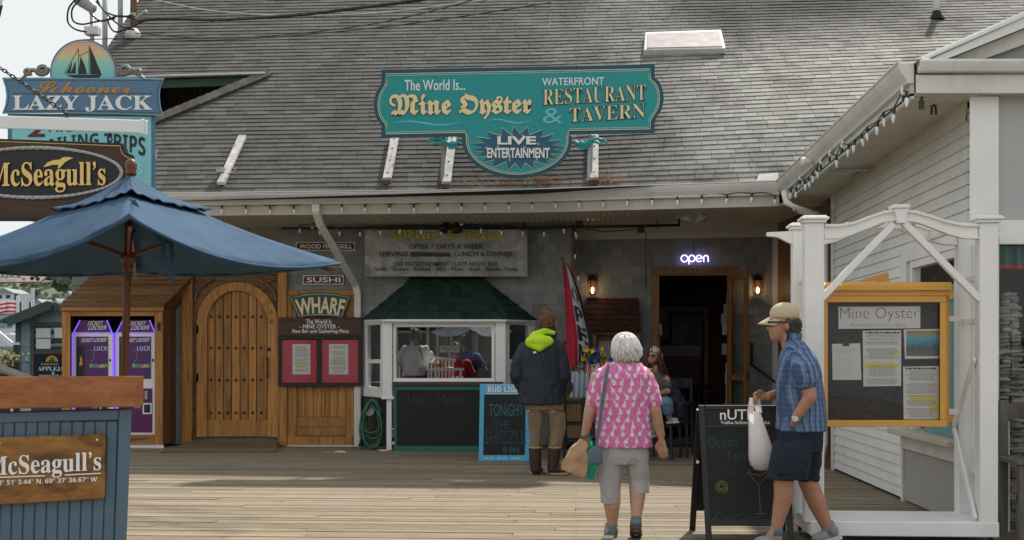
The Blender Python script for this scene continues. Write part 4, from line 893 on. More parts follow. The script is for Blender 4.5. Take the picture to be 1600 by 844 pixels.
for x, lb in ((721, 'small brass bell shaped ceiling lamp beside the black twin spotlights'), (488, 'small brass bell shaped ceiling lamp by the top of the front downspout')):
    t_ = thing('ceiling_lamp', lb, 'lamp', at(x, 344, 16.3), 'small brass ceiling lamps'); c = at(x, 343 if x > 600 else 348, 16.3); q = MB(); q.lathe(c, [(.012, .08), (.02, .04), (.035, .0), (.05, -.05), (.055, -.055)][::-1], 14); q.build('shade', paint('aged_brass', (0.45, 0.33, 0.2), .4, .1, metal=.5), t_, smooth=True); q = MB(); q.lathe(c, [(.02, -.06), (.028, -.075), (.01, -.09)], 10); q.build('bulb', K['white'], t_, smooth=True)
# ---------------------------------------------------------------- string lights
K['socket'] = paint('green_socket', (0.015, 0.05, 0.035), .5); K['bulb'] = glow('frosted_bulb', (0.8, 0.85, 1.0), 0.03, (0.72, 0.74, 0.78))
K['bulb'].node_tree.nodes['Principled BSDF'].inputs['Roughness'].default_value = .15
_b = MB(); _b.lathe((0, 0, 0), [(.010, .0), (.0155, -.02), (.016, -.038), (.010, -.066), (.003, -.078)], 10); _s = MB(); _s.lathe((0, 0, 0), [(.013, -.004), (.014, .02), (.013, .045)], 8)
_bo = _b.build('bulb', K['bulb'], smooth=True); _so = _s.build('socket', K['socket'])
def string(name, label, pts, hang=None, ups=(), cable_sag=.02):
    t_ = thing(name, label, 'string lights', pts[0], 'strings of clear bulbs'); t_['label'] = label
    q = MB(); P = []
    for a, b2 in zip(pts, pts[1:]):
        for i in range(5): f = i / 5; P.append(a.lerp(b2, f) + Vector((0, 0, .045 + cable_sag * math.sin(f * math.pi))))
    P.append(pts[-1] + Vector((0, 0, .045))); q.tube(P, .0065, 5); q.build('cable', K['socket'], t_)
    for i, p in enumerate(pts):
        M = Matrix.Translation(p) @ Matrix.Rotation(rad(RND.uniform(-9, 9)), 4, 'Y') @ (Matrix.Rotation(rad(180), 4, 'X') if i in ups else Matrix.Identity(4))
        o = _bo.copy(); C.objects.link(o); o.matrix_world = M; o.parent = t_; o.matrix_parent_inverse = Matrix.Translation(-t_.location)
        s_ = _so.copy(); C.objects.link(s_); s_.matrix_world = Matrix.Identity(4); s_.parent = o
YS = 15.08
fpts = [(346.5, 331), (384, 331), (422, 332), (459, 331.5), (497, 330), (534, 328.5), (570.5, 329), (608.5, 329.5), (646.5, 329.5), (684, 328), (721, 327), (758, 326), (795, 325), (831, 324), (868, 322), (905, 321), (942.5, 320), (980.5, 318.5), (1019, 317.5), (1058.5, 317), (1096.5, 316), (1135.5, 315), (1174.5, 313), (1211, 316)]
string('string_lights', 'string of clear bulbs along the fascia under the long front gutter', [at(x, y - 5, eave(at(x, y, 15).x).y - .01) for x, y in fpts])
string('string_lights', 'string of clear bulbs on the pipe across the top of the banner', [at(x, y - 4, 16.5) for x, y in ((468, 361), (499, 364), (530, 365), (562, 366), (594, 364), (625, 362), (657, 363), (689, 363), (720, 362), (752, 361), (784, 364), (817, 365), (850, 366), (881, 361), (899, 366))])
string('string_lights', 'short string of clear bulbs hanging down the brown corner board by the flag', [at(x, y, WY - .06) for x, y in ((901, 366), (898.5, 397), (903, 431))])
def z3(x, y): return 1200 + x / 3.246, 60 + y / 3.246
L = [(115, 795), (143, 790), (163, 735), (188, 750), (207, 737), (228, 710), (250, 688), (268, 655), (313, 615), (348, 630), (375, 572), (408, 575), (438, 553), (478, 520), (503, 490), (555, 460), (587, 415), (638, 395), (685, 305), (703, 312)]
string('string_lights', 'string of clear bulbs climbing along the side eave of the clapboard wing', [atX(z3(*q)[0], z3(*q)[1] - 4, GX + .06) for q in L], ups=(2, 7, 8, 10, 18), cable_sag=0)
bpy.data.objects.remove(_bo); bpy.data.objects.remove(_so)
hk = thing('hanging_hook', 'dark chain hook dangling from the eave corner of the wing beside the bulbs', 'hook', atX(1440, 150, GX + .2))
q = MB(); a = at(1440, 147, gfY + .05); q.tube([a, a - Vector((0, 0, .08))], .01, 6); q.box(a + Vector((-.02, -.01, -.12)), a + Vector((.02, .01, -.05))); a = at(1459, 152, gfY + .3); q.tube([a, a - Vector((0, 0, .07))], .008, 6); q.tube([a + Vector((-.018, 0, -.14)), a + Vector((-.015, 0, -.07)), a + Vector((.015, 0, -.07)), a + Vector((.018, 0, -.14))], .01, 6); q.build_each('hook', K['dark_metal'], hk)
gl_ = thing('gutter_spotlight', 'small round white spotlight clipped on the side gutter of the wing', 'spotlight', atX(1256, 253, GX))
a = atX(1256, 253, GX - .05); q = MB(); q.lathe(a, [(.05, -.03), (.05, .0), (.035, .05), (.025, .1)], 14, 'x'); q.build('housing', K['white'], gl_, smooth=True); q = MB(); q.lathe(a + Vector((-.032, 0, 0)), [(.043, 0), (.042, .001)], 14, 'x'); q.build('lens', paint('cream_lens', (.75, .7, .5), .2), gl_)
# ================================================================ THINGS ON THE WHARF
# ---- host stand
K['stand_blue'] = paint('slate_blue_stand_paint', (0.085, 0.14, 0.20), 0.45, 0.06, 4)
K['stand_top'] = wood('polished_cherry_wood', (0.21, 0.062, 0.015), (0.34, 0.125, 0.035), 'x', 0.28, 0.08, dark=(0.09, 0.03, 0.012), grain=14, spec=.5)
PH = PY(5.6, 23, 110)
hs_ = thing('host_stand', 'slate blue beadboard host stand with a thick cherry wood top', 'host stand', PH.p(60, 986))
q = MB(); q.plate(PH, [(-260, 986), (189, 986), (204, 638), (-260, 650)], -.42, -.03); q.build('body', K['stand_blue'], hs_, bevel=.004)
q = MB(); q.plate(PH, [(186, 640), (206, 638.5), (192, 986), (174, 986)], -.02, .0); q.plate(PH, [(-260, 651), (185.5, 640.3), (184.6, 656), (-260, 668)], -.02, 0); q.build('trim_board', K['stand_blue'], hs_, bevel=.004)
q = MB()
for i in range(26):
    x = 184.5 - i * 18; q.plate(PH, [(x - 17.4 - 10.5, 986), (x - 10.8, 986), (x, 658), (x - 17.2, 658.4)], -.03, -.012, RND.random())
q.build('beadboard', K['stand_blue'], hs_, bevel=.005)
q = MB(); q.plate(PH, [(-280, 643), (224, 635.5), (224.5, 587.5), (-280, 590)], -.50, .055); q.build('top', K['stand_top'], hs_, bevel=.006, seg=2)
K['olive_wood'] = wood('figured_amber_wood', (0.19, 0.08, 0.012), (0.36, 0.18, 0.04), 'x', 0.3, 0.05, dark=(0.03, 0.012, 0.004), grain=11, spec=.5, wear=.85, wearc=(.055, .022, .007))
sg = thing('wooden_sign', 'figured amber wood plaque with white lettering screwed to the blue host stand', 'sign', PH.p(60, 780))
q = MB(); q.plate(PH, [(-130, 797), (164, 779), (166, 677.5), (-130, 688)], .002, .028); q.build('plaque', K['olive_wood'], sg, bevel=.004)
lett(sg, 'lettering', K['white_letter'], PH, st('serif', 'McSeagull') + '\u2019' + st('serif', 's'), -20, 714, 158, 752, .029, .006, .004, -9)
q = MB(); q.ribbon(PH, [(-60, 748), (70, 743.5)], 1.8, .029, .033); q.ribbon(PH, [(101, 742.3), (158, 739.6)], 1.8, .029, .033); q.build('underline', K['white_letter'], sg)
lett(sg, 'lettering', K['white_letter'], PH, st('bold', '43\u00ba 51\u2019 3.44\u201d N, 69\u00ba 37\u2019 36.67\u201d W'), -9, 751, 152, 759.5, .029, .002, 0, -6)
for x, y in ((152, 687), (0, 692)):
    q = MB(); q.lathe(PH.p(x, y, .029), [(.006, 0), (.006, .003)], 10, 'y'); q.build('screw', K['chrome'], sg)
# ---- parasol
m, t, b = nodes('blue_canvas'); v = coords(t); n1 = noise_(t, v, 3, 5, .6); wv = noise_(t, coords(t, (1, 1, 3)), 240, 2)
t.links.new(ramp(t, n1, [(.3, (0.031, 0.070, 0.128)), (.7, (0.052, 0.106, 0.178))]), b.inputs['Base Color']); b.inputs['Roughness'].default_value = .85; b.inputs['Specular IOR Level'].default_value = .15; bump_(t, b, math_(t, 'ADD', n1, math_(t, 'MULTIPLY', wv, .2)), .25, .01); K['canvas'] = m
K['pole'] = wood('reddish_pole_wood', (0.12, 0.04, 0.025), (0.18, 0.065, 0.04), 'z', .4, .05)
ub = thing('parasol', 'square slate blue canvas parasol on a reddish wooden pole behind the host stand', 'parasol', Vector((at(200, 555, 7.0).x, 7.0, 0)))
apx = at(205, 274, 7.0); cR, cN, cL, cF = at(532, 411, 7.15), at(203, 338, 5.72), at(-124, 411, 7.0), at(212, 424, 8.45)
hub0 = Vector((ub.location.x, 7.0, 0)); hz_u = at(203, 400, 7.0).z
def canopy(ap, cs, sag, v0=0.0, ruffle=0.0, nu=18, nv=14, dip=.035):
    q = MB()
    for ii, (A, B) in enumerate(zip(cs, cs[1:] + cs[:1])):
        sg_ = sag * (1.0 if ii < 2 else .45)
        def f(u, w, A=A, B=B, sag=sg_):
            w = v0 + (1 - v0) * w; p = ap + (A.lerp(B, u) - ap) * w; k_ = 4 * u * (1 - u)
            p.z -= sag * k_ * w * w + dip * math.sin(w * math.pi) * (1.0 - .3 * k_)
            mid = (A + B) * .5; inn = (ap - mid); inn.z = 0; p += inn * (.045 * k_ * w * w)
            p += Vector((0, 0, 1)) * (.006 * math.sin(u * 37 + w * 9) * w + .01 * noise.noise(p * 4.0) * w + ruffle * math.sin(u * 60) * max(0, w - .9) * 10)
            return p
        q.grid(f, nu, nv)
    return q
K['hem'] = K['canvas']
cn = canopy(apx - Vector((0, 0, .03)), [cR, cN, cL, cF], .115, .0); can = cn.build('canopy', K['canvas'], ub, smooth=True)
sm_ = can.modifiers.new('t', 'SOLIDIFY'); sm_.thickness = .006
bm = None
f_ = .385; capc = [apx + (c - apx) * f_ + Vector((0, 0, .004)) for c in (cR, cN, cL, cF)]
cp = canopy(apx + Vector((0, 0, .008)), capc, .024, .0, .003, 30, 12, .036); cpo = cp.build('vent_cap', K['canvas'], ub, smooth=True); sm_ = cpo.modifiers.new('t', 'SOLIDIFY'); sm_.thickness = .006
q = MB()
for jj, (A, B) in enumerate(zip([cR, cN, cL, cF], [cN, cL, cF, cR])):
    pts = []
    for i in range(19):
        u = i / 18; p = A.lerp(B, u); k_ = 4 * u * (1 - u); p.z -= (.115 if jj < 2 else .052) * k_ + .004; mid = (A + B) * .5; inn = apx - mid; inn.z = 0; p += inn * (.045 * k_); pts.append(p)
    q.tube(pts, .011, 5)
q.build('hem', K['canvas'], ub, smooth=True)
q = MB(); q.tube([hub0 + Vector((-.06, 0, 0)), Vector((hub0.x, 7.0, hz_u)), Vector((hub0.x + .014, 7.0, apx.z + .03))], .0235, 16); q.build('pole', K['pole'], ub, smooth=True)
q = MB(); q.lathe((hub0.x + .02, 7.0, apx.z), [(.03, 0), (.034, .012), (.03, .025), (.034, .04), (.037, .065), (.03, .09), (.012, .105), (.0, .108)], 18); q.build('finial', K['pole'], ub, smooth=True)
hz = hz_u; q = MB(); q.lathe((hub0.x, 7.0, hz), [(.03, -.10), (.034, -.07), (.030, -.05), (.045, -.03), (.05, .0), (.03, .02)], 18); q.build('hub', K['pole'], ub, smooth=True)
for c in (cR, cN, cL, cF):
    tip = apx + (c - apx) * .97; tip.z -= .075; q = MB(); q.bar(Vector((hub0.x, 7.0, apx.z - .14)), tip, .02, .022); rb = q.build('rib', K['pole'], ub)
    md = apx + (c - apx) * .45; md.z -= .05; q = MB(); q.bar(Vector((hub0.x, 7.0, hz)), md, .018, .022); q.build('strut', K['pole'], ub)
for x0, pts in ((0, [(208, 313), (220, 335), (240, 360), (256, 378), (255, 400), (252, 430)]), (1, [(254, 374), (267, 378), (270, 400), (267, 440)])):
    q = MB(); Yc = 6.35; q.sweep([at(x, y, Yc - .02 * i) for i, (x, y) in enumerate(pts)], [(-.014, 0), (.014, 0), (.014, .003), (-.014, .003)], (0, -1, 0)); q.build('tie_strap', K['canvas'], ub)
q = MB(); q.lathe((hub0.x - .06, 7.0, 0), [(.19, .0), (.19, .05), (.16, .08), (.05, .10), (.045, .35), (.0, .36)], 24); q.build('base', K['black'], ub)

# ---- hanging sign, arm and chain
PM = PY(8.0)
arm = thing('sign_arm', 'white square post with a long level arm carrying the oval gold lettered sign', 'sign post', Vector((at(-140, 555, 8.0).x, 8.0, 0)))
q = MB(); q.hexa([PM.p(-140, 196, -.05), PM.p(221, 208.5, -.05), PM.p(221, 208.5, .05), PM.p(-140, 196, .05), PM.p(-140, 176, -.05), PM.p(221, 187.5, -.05), PM.p(221, 187.5, .05), PM.p(-140, 176, .05)]); q.build('arm', K['white'], arm, bevel=.006)
q = MB(); q.rect(PM, 219, 186, 226, 210, -.06, .06); q.rect(PM, 226.2, 187.5, 231, 211.5, -.05, .065); q.build('arm_cap', K['white'], arm, bevel=.006)
q = MB(); x_ = at(-140, 555, 8.0).x; q.box((x_ - .07, 7.93, 0), (x_ + .07, 8.07, 3.9)); q.build('post', K['white'], arm, bevel=.008)
def chain(parent, p, q_, mat, link=.045, r_=.0055):
    d = q_ - p; n = max(2, int(d.length / (link * .8))); mb = MB(); dn = d.normalized(); s1 = dn.orthogonal().normalized(); s2 = dn.cross(s1)
    for i in range(n):
        c = p + d * ((i + .5) / n); s_ = s1 if i % 2 else s2
        mb.tube([c + dn * (link / 2 * math.cos(a)) + s_ * (link * .28 * math.sin(a)) for a in [k * math.pi / 5 for k in range(11)]], r_, 4, caps=False)
    return mb.build('chain', mat, parent)
chain(arm, PM.p(-140, 10, .03), PM.p(105, 178, .03), K['dark_metal'])
q = MB(); q.tube([PM.p(x, y, .03) for x, y in arc(105, 180, 3.2, 3.2, 0, 360, 12)], .006, 5); q.build('eye_bolt', K['dark_metal'], arm)
mc = thing('hanging_sign', 'brown carved board with rope edged black oval and gold lettering under the white arm', 'sign', PM.p(60, 340))
notch = [(193, 224), (194, 231), (198, 237), (204, 241), (210, 243)]
mpoly = [(-135, 340), (210, 345)] + notch[::-1] + [(-135, 208)]
mpoly = [(-135, 346), (210, 346), (210, 243), (204, 241), (198, 237), (194, 231), (193, 224), (-135, 212)]
q = MB(); q.plate(PM, mpoly, -.03, .0); q.build('board', K['black'], mc, bevel=.003)
K['walnut'] = wood('dark_walnut_board', (0.05, 0.022, 0.014), (0.085, 0.040, 0.024), 'x', .45, .1, grain=10)
inn = [(-135, 341), (206, 341), (206, 249), (199, 246), (192, 241), (188.5, 234), (188, 228), (-135, 216)]
q = MB(); q.plate(PM, inn, .0005, .004); q.build('brown_panel', K['walnut'], mc)
q = MB(); q.ribbon(PM, [(206, 341), (206, 249), (199, 246), (192, 241), (188.5, 234), (188, 228), (-135, 216)], .9, .0045, .008); q.build('gold_line', K['gold'], mc)
oc = (55, 270); q = MB(); q.plate(PM, arc(oc[0], oc[1], 133, 37, 0, -350, 48), .0045, .010); q.build('oval', K['black'], mc)
q = MB(); pts = [PM.p(x, y, .014) for x, y in arc(oc[0], oc[1], 135, 39, 0, 360, 110)]
for ph in (0, 2.1, 4.2):
    pp = []
    for i, p in enumerate(pts):
        a = i * 1.35 + ph; rd_ = (p - PM.p(*oc, .014)).normalized(); pp.append(p + rd_ * .0075 * math.cos(a) + Vector((0, -1, 0)) * .0075 * math.sin(a))
    q.tube(pp, .0085, 5, caps=False)
q.build('rope', paint('pale_rope', (0.45, 0.45, 0.43), .9, .15, 60), mc, smooth=True)
lett(mc, 'lettering', K['gold'], PM, st('serif', 'McSeagull') + '\u2019' + st('serif', 's'), -17, 254, 165, 302, .011, .014, .006, -2)
gull = [(67, 262), (74, 254), (84, 250), (93, 249.5), (98, 246), (105, 245), (116, 247), (108, 250), (103, 253), (99, 257), (93, 263), (90, 264), (91, 258), (82, 258), (75, 260)]
q = MB(); q.plate(PM, gull, .0105, .02); q.build('gull_emblem', K['gold'], mc, bevel=.002)
q = MB()
for x in (172,): q.tube([PM.p(x, 208), PM.p(x, 214)], .008, 6); q.tube([PM.p(a_, b_) for a_, b_ in arc(x, 218, 3, 4.5, 0, 360, 10)], .006, 5); q.tube([PM.p(x, 220), PM.p(x, 226)], .008, 6)
q.build('hook', K['dark_metal'], mc)
# ---- schooner signboard
PZ = PY(9.2)
K['slate'] = paint('slate_blue_sign_paint', (0.085, 0.19, 0.30), .5, .06, 3)
K['slate_light'] = paint('light_blue_edge', (0.20, 0.42, 0.50), .5, .06)
K['sky_aqua'] = paint('sky_aqua_board', (0.22, 0.58, 0.62), .5, .05, 3)
lj = thing('schooner_sign', 'blue tour signboard topped by a round painted schooner emblem', 'sign', PZ.p(130, 290))
bo = [(3, 178), (128, 177), (255, 181), (251, 165), (249.5, 150), (251, 136), (257, 122), (130, 121), (3, 121), (8, 136), (9.5, 150), (8, 164)]
q = MB(); q.plate(PZ, bo, -.03, .01); q.build('board', K['slate_light'], lj, bevel=.003)
def inset(P, k_, c): return [(c[0] + (x - c[0]) * k_[0], c[1] + (y - c[1]) * k_[1]) for x, y in P]
q = MB(); q.plate(PZ, inset(bo, (.985, .93), (130, 150)), .0105, .013); q.build('blue_field', K['slate'], lj)
q = MB(); q.ribbon(PZ, inset(bo, (.965, .86), (130, 150)), .7, .0135, .015, True); q.ribbon(PZ, [(20, 146.5), (237, 146)], .8, .0135, .015); q.build('thin_line', K['maroon'], lj)
lett(lj, 'lettering', paint('ochre_script', (0.42, 0.22, 0.06), .5), PZ, st('script', 'Schooner'), 54, 127, 205, 146, .014, .003, .014)
lett(lj, 'lettering', K['white_letter'], PZ, st('serif', 'LAZY JACK'), 20, 149, 238, 174.5, .014, .004, .006)
q = MB(); q.plate(PZ, arc(130, 113, 52, 51.5, -10, 190, 40)[::-1], -.02, .005); q.build('emblem_ring', paint('grey_blue_ring', (0.12, 0.20, 0.25), .5, .08), lj)
m, t, b = nodes('sunset_painted_disc'); v = coords(t); s3 = N(t, 'ShaderNodeSeparateXYZ'); t.links.new(v, s3.inputs[0]); z0_, z1_ = PZ.p(130, 122).z, PZ.p(130, 66).z
f = math_(t, 'DIVIDE', math_(t, 'SUBTRACT', s3.outputs[2], z0_), z1_ - z0_)
t.links.new(ramp(t, f, [(0.0, (0.13, 0.50, 0.52)), (.45, (0.30, 0.55, 0.45)), (.66, (0.60, 0.52, 0.25)), (.85, (0.66, 0.40, 0.24)), (1.0, (0.60, 0.33, 0.24))]), b.inputs['Base Color']); b.inputs['Roughness'].default_value = .5
q = MB(); q.plate(PZ, arc(130, 113, 47.5, 47, -10, 190, 40)[::-1], .0055, .008); q.build('painted_disc', m, lj)
q = MB(); q.ribbon(PZ, arc(130, 113, 48.5, 48, -8, 188, 40), .8, .006, .009); q.build('white_rim', K['white_letter'], lj)
q = MB()
for P_ in ([(103, 117), (158, 117), (155, 122), (118, 122), (110, 120)], [(140, 72), (147, 88), (159, 117), (141, 116)], [(126, 88), (133, 104), (136, 116), (122, 116)], [(118, 95), (118.5, 115), (110, 115)], [(113, 96), (110, 115), (103, 115)]): q.plate(PZ, P_[::-1], .0085, .010)
for P_ in ([(139, 71), (139, 118)], [(122.5, 76), (122.5, 118)], [(122, 77), (100, 116)], [(139, 80), (122.5, 88)]): q.ribbon(PZ, P_, .8, .0085, .010)
q.build('ship_emblem', K['black'], lj)
for sgn, xc in ((-1, 52), (1, 208)):
    for mat_, r_, dy in ((K['slate'], .022, 0), (paint('ochre_scroll_line', (0.30, 0.20, 0.07), .5), .009, -.016)):
        q = MB(); q.tube([PZ.p(xc + sgn * -14 + sgn * x, y, dy * -1) for x, y in scroll(0, 109, 10, sgn)], r_, 6); q.tube([PZ.p(xc + sgn * (-8 + i * 3.4), 114 - 6 * math.sin(i / 9 * 5) + i * .5, dy * -1) for i in range(11)], [r_ * (1 - i * .06) for i in range(11)], 6); q.tube([PZ.p(xc + sgn * 8 + sgn * x, y, dy * -1) for x, y in scroll(0, 112, 6, -sgn)], r_ * .8, 6)
        q.build('scroll', mat_, lj, smooth=True)
q = MB(); q.rect(PZ, 12, 178, 243, 300, -.07, -.031); q.build('lower_board', K['slate'], lj, bevel=.003)
q = MB(); q.rect(PZ, 19, 182, 236.5, 290, -.0305, -.027); q.build('aqua_panel', K['sky_aqua'], lj)
q = MB(); q.ribbon(PZ, [(22, 184), (233.5, 184), (233.5, 284), (22, 284)], .8, -.0265, -.025, True); q.build('thin_line', K['white_letter'], lj)
lett(lj, 'lettering', K['maroon'], PZ, '2', 43, 190, 70, 214, -.026, .003, .03); lett(lj, 'lettering', K['maroon'], PZ, 'HR.', 76, 186, 112, 206, -.026, .003, .02)
def archf(u, w):
    x = lerp(60, 227, u); return x, 228 + 20 * (u - .35) ** 2 * 2 - w * (11 + 19 * u)
q = MB(); q.text(PZ, st('bold', 'SAILING TRIPS'), 0, 0, 0, 0, -.026, .003, archf); q.build('lettering', K['black'], lj)
lett(lj, 'lettering', paint('pale_blue_letters', (0.40, 0.68, 0.70), .5), PZ, st('bold', 'DAILY DEPARTURES'), 60, 257, 223, 273, -.026, .003)
q = MB(); q.bar(PZ.p(-160, 240, -.10), PZ.p(243, 240, -.10), .06, .08); x_ = PZ.p(-160, 240).x; q.box((x_ - .08, 9.25, 0), (x_ + .08, 9.41, 3.3)); q.build('support_post', K['grey_metal'], lj)

# ---- pointed sign far left
PA = PY(12.5); pj = thing('pointed_sign', 'white arrow shaped board with a red edge hanging in the distance below the parasol', 'sign', PA.p(30, 442))
q = MB(); q.plate(PA, [(-70, 443), (64, 442), (75, 433), (75, 424), (66, 418), (-70, 418)], -.02, .0); q.build('board', paint('red_edge', (0.38, 0.04, 0.035), .5), pj)
q = MB(); q.plate(PA, [(-70, 441), (63, 440), (73, 432), (73, 425), (65, 419.5), (-70, 419.5)], .0005, .003); q.build('white_face', K['paper'], pj)
lett(pj, 'lettering', K['black'], PA, st('serif', 'APPLEJACK'), -22, 424.5, 33, 435, .004, .002); lett(pj, 'lettering', K['ink'], PA, 'DAILY SAILS', -8, 436.6, 24, 438.8, .004, .002)
q = MB(); q.plate(PA, [(37 + (3 if k % 2 == 0 else 1.2) * math.sin(k * math.pi / 5), 436 - (3 if k % 2 == 0 else 1.2) * math.cos(k * math.pi / 5)) for k in range(10)], .004, .006); q.build('star', K['red_mat'], pj)
q = MB()
for x, y in ((50, 435), (56, 431), (59, 436)): q.plate(PA, arc(x, y, 3.4, 3, 0, 340, 10)[::-1], .004, .006)
q.build('fruit_emblem', K['black'], pj)
q = MB(); q.tube([PA.p(-60, 418), PA.p(-60, 120)], .02, 6); q.tube([PA.p(60, 418), PA.p(60, 300)], .01, 6); q.build('hanger', K['dark_metal'], pj)

# ---- ticket cabinet and the two machines in it
CY0 = 16.3; PC = PY(CY0)
tk = thing('ticket_cabinet', 'tall brown timber kiosk with a shingled roof housing two purple machines', 'kiosk', PC.p(176, 700))
def dpt(x, y, dY): return PC.p(x, y) + Vector((0, dY, 0))
q = MB()
for x0, y0, x1, y1 in ((97, 486, 110, 695), (241.6, 486, 254.6, 695)): q.rect(PC, x0, y0, x1, y1, -.04, .02, RND.random())
q.build_each('corner_post', K['wood_z'], tk, bevel=.004)
q = MB(); q.rect(PC, 95, 479, 256, 485.7, -.04, .05, .6); q.rect(PC, 110.3, 486, 241.3, 494, -.04, .015, .4); q.rect(PC, 110.3, 679, 241.3, 695, -.04, .018, .5); q.build_each('rail', K['wood_x'], tk, bevel=.004)
xr = PC.p(254.6, 600).x; xl = PC.p(97, 600).x; zt_ = PC.p(100, 480).z
q = MB()
for i in range(4):
    a = CY0 + .045 + i * .125; q.box((xr - .03, a, .05), (xr, a + .122, zt_ + (.25 if i else .05)), RND.random()); q.box((xl, a, .05), (xl + .03, a + .122, zt_), RND.random())
q.build_each('side_panel', K['cab_z'], tk)
q = MB(); q.box((xl + .05, CY0 + .5, .05), (xr - .05, CY0 + .52, zt_)); q.box((xl + .05, CY0 + .03, zt_ - .05), (xr - .05, CY0 + .5, zt_ - .03)); q.build('back_panel', K['matt_black'], tk)
q = MB(); q.rect(PC, 96, 695.3, 256, 703.5, -.5, .03); q.build('plinth', K['white_old'], tk, bevel=.004)
q = MB(); rA, rB = dpt(94, 480, -.06), dpt(257, 480, -.06); rC, rD = dpt(287, 428, .45), dpt(124, 428, .45); rD.y = rC.y
for i in range(8):
    f0, f1 = i / 8, (i + 1) / 8; a, b_, c, d = rA.lerp(rD, f0), rB.lerp(rC, f0), rB.lerp(rC, f1 + .03), rA.lerp(rD, f1 + .03); h = Vector((0, -.01, .03))
    q.prism([a + h, b_ + h, c + h * .2, d + h * .2], [a, b_, c, d], RND.random())
q.build('kiosk_roof', K['cab_x'], tk)
q = MB(); q.prism([rB + Vector((0, .03, 0)), rC + Vector((0, .03, -.02)), Vector((rB.x, CY0 + .53, rB.z))], [rB + Vector((-.03, .03, 0)), rC + Vector((-.03, .03, -.02)), Vector((rB.x - .03, CY0 + .53, rB.z))]); q.build('gable_panel', K['cab_z'], tk)
q = MB(); q.rect(PC, 247, 503, 250.5, 517, .02, .04); q.rect(PC, 245.5, 507, 248, 513, .02, .05); q.build('latch', K['black'], tk)
K['purple'] = paint('purple_print', (0.085, 0.018, 0.13), .35, .35, 14); K['purple2'] = paint('plum_print', (0.10, 0.012, 0.085), .35, .3, 10)
K['neonv'] = glow('violet_tube', (0.20, 0.08, 0.9), .55, (.3, .2, .6))
K['gold_toy'] = paint('golden_toy', (0.55, 0.33, 0.05), .3, .2)
P_T = PY(CY0 + .12)
def machine(x0, label):
    t_ = thing('ticket_machine', label, 'vending machine', P_T.p(x0 + 31, 680), 'purple ticket machines in the kiosk'); X = lambda dx: x0 + dx
    q = MB(); q.rect(P_T, X(0), 520, X(63), 680, -.30, .0); q.build('cabinet', K['white'], t_, bevel=.004)
    q = MB(); q.plate(P_T, [(X(3), 519.5), (X(61), 519.5), (X(54), 500.5), (X(13), 500.5)], -.2, .0); q.build('header', K['purple'], t_)
    q = MB(); q.tube([P_T.p(X(2), 520, .01), P_T.p(X(12), 500.5, .01)], .011, 6); q.tube([P_T.p(X(62), 520, .01), P_T.p(X(54), 500.5, .01)], .011, 6); q.tube([P_T.p(X(0), 520, .01), P_T.p(X(0), 676, .01)], .011, 6); q.tube([P_T.p(X(64), 520, .01), P_T.p(X(64), 676, .01)], .011, 6); q.tube([P_T.p(X(2), 520, .01), P_T.p(X(62), 520, .01)], .007, 6); q.build('neon_edge', K['neonv'], t_)
    for tx, a, b_, c, d in (('TICKET', 22, 502.5, 46, 509), ('LOCKER', 24, 509.5, 52, 516), ('TICKET LOCKER', 12, 529, 52, 535)): q = MB(); q.text(P_T, st('bold', tx), 0, 0, 0, 0, .005, .002, tfit(X(a), b_, X(c), d, 3, -1)); q.build('lettering', K['white_letter'], t_)
    q = MB(); q.rect(P_T, X(6), 526, X(56), 592, .001, .006); g = q.build('display', K['purple'], t_)
    q = MB(); q.rect(P_T, X(6.5), 540, X(19), 592, .0065, .008); q.build('dark_chute', K['black'], g)
    q = MB(); q.text(P_T, st('bold', 'LUCK'), X(34), 541, X(55), 548, .0065, .002); q.build('lettering', paint('pale_violet_letters', (.45, .55, .8), .5), g)
    q = MB(); c = P_T.p(X(14), 566, .02); q.lathe(c, [(.03, -.06), (.035, -.02), (.02, .0), (.022, .05), (.01, .09)], 10); q.build('golden_toy', K['gold_toy'], g, smooth=True)
    rr_ = random.Random(4); cols = [(.5, .42, .06), (.08, .35, .2), (.08, .25, .5), (.55, .2, .05), (.5, .5, .5)]
    for i in range(7):
        q = MB(); q.rect(P_T, X(27 + i * 4.2), 569 + rr_.uniform(-1, 1), X(30.6 + i * 4.2), 575 + rr_.uniform(-1, 1), .007, .015); q.build('prize_card', K.setdefault('card%d' % (i % 5), paint('prize_card_%d' % (i % 5), cols[i % 5], .4)), g)
    q = MB(); q.ribbon(P_T, arc(X(28), 556, 6, 9, 100, -80, 10), .6, .0065, .009); q.build('cable', K['ink'], g)
    q = MB(); q.rect(P_T, X(5), 607, X(58), 676, .001, .005); lo_ = q.build('lower_door', K['purple2'], t_)
    q = MB(); q.frame(P_T, X(43), 630, X(57), 647, 2, .0055, .012); q.build('reader', K['white'], lo_); q = MB(); q.rect(P_T, X(45.2), 632.2, X(54.8), 644.8, .0055, .008); q.build('screen', K['black'], lo_)
    q = MB(); q.rect(P_T, X(46), 611, X(50), 624, .0055, .01); q.build('slot', K['grey_metal'], lo_); q = MB(); q.text(P_T, 'TIX', X(30), 633, X(39), 638, .0055, .001); q.build('lettering', K['white_letter'], lo_)
    q = MB(); q.rect(P_T, X(57.5), 561, X(60), 565, .001, .01); q.build('lock', K['dark_metal'], t_)
machine(113, 'purple lit ticket machine to the left of the parasol pole'); machine(180, 'purple lit ticket machine crossed by the parasol pole')

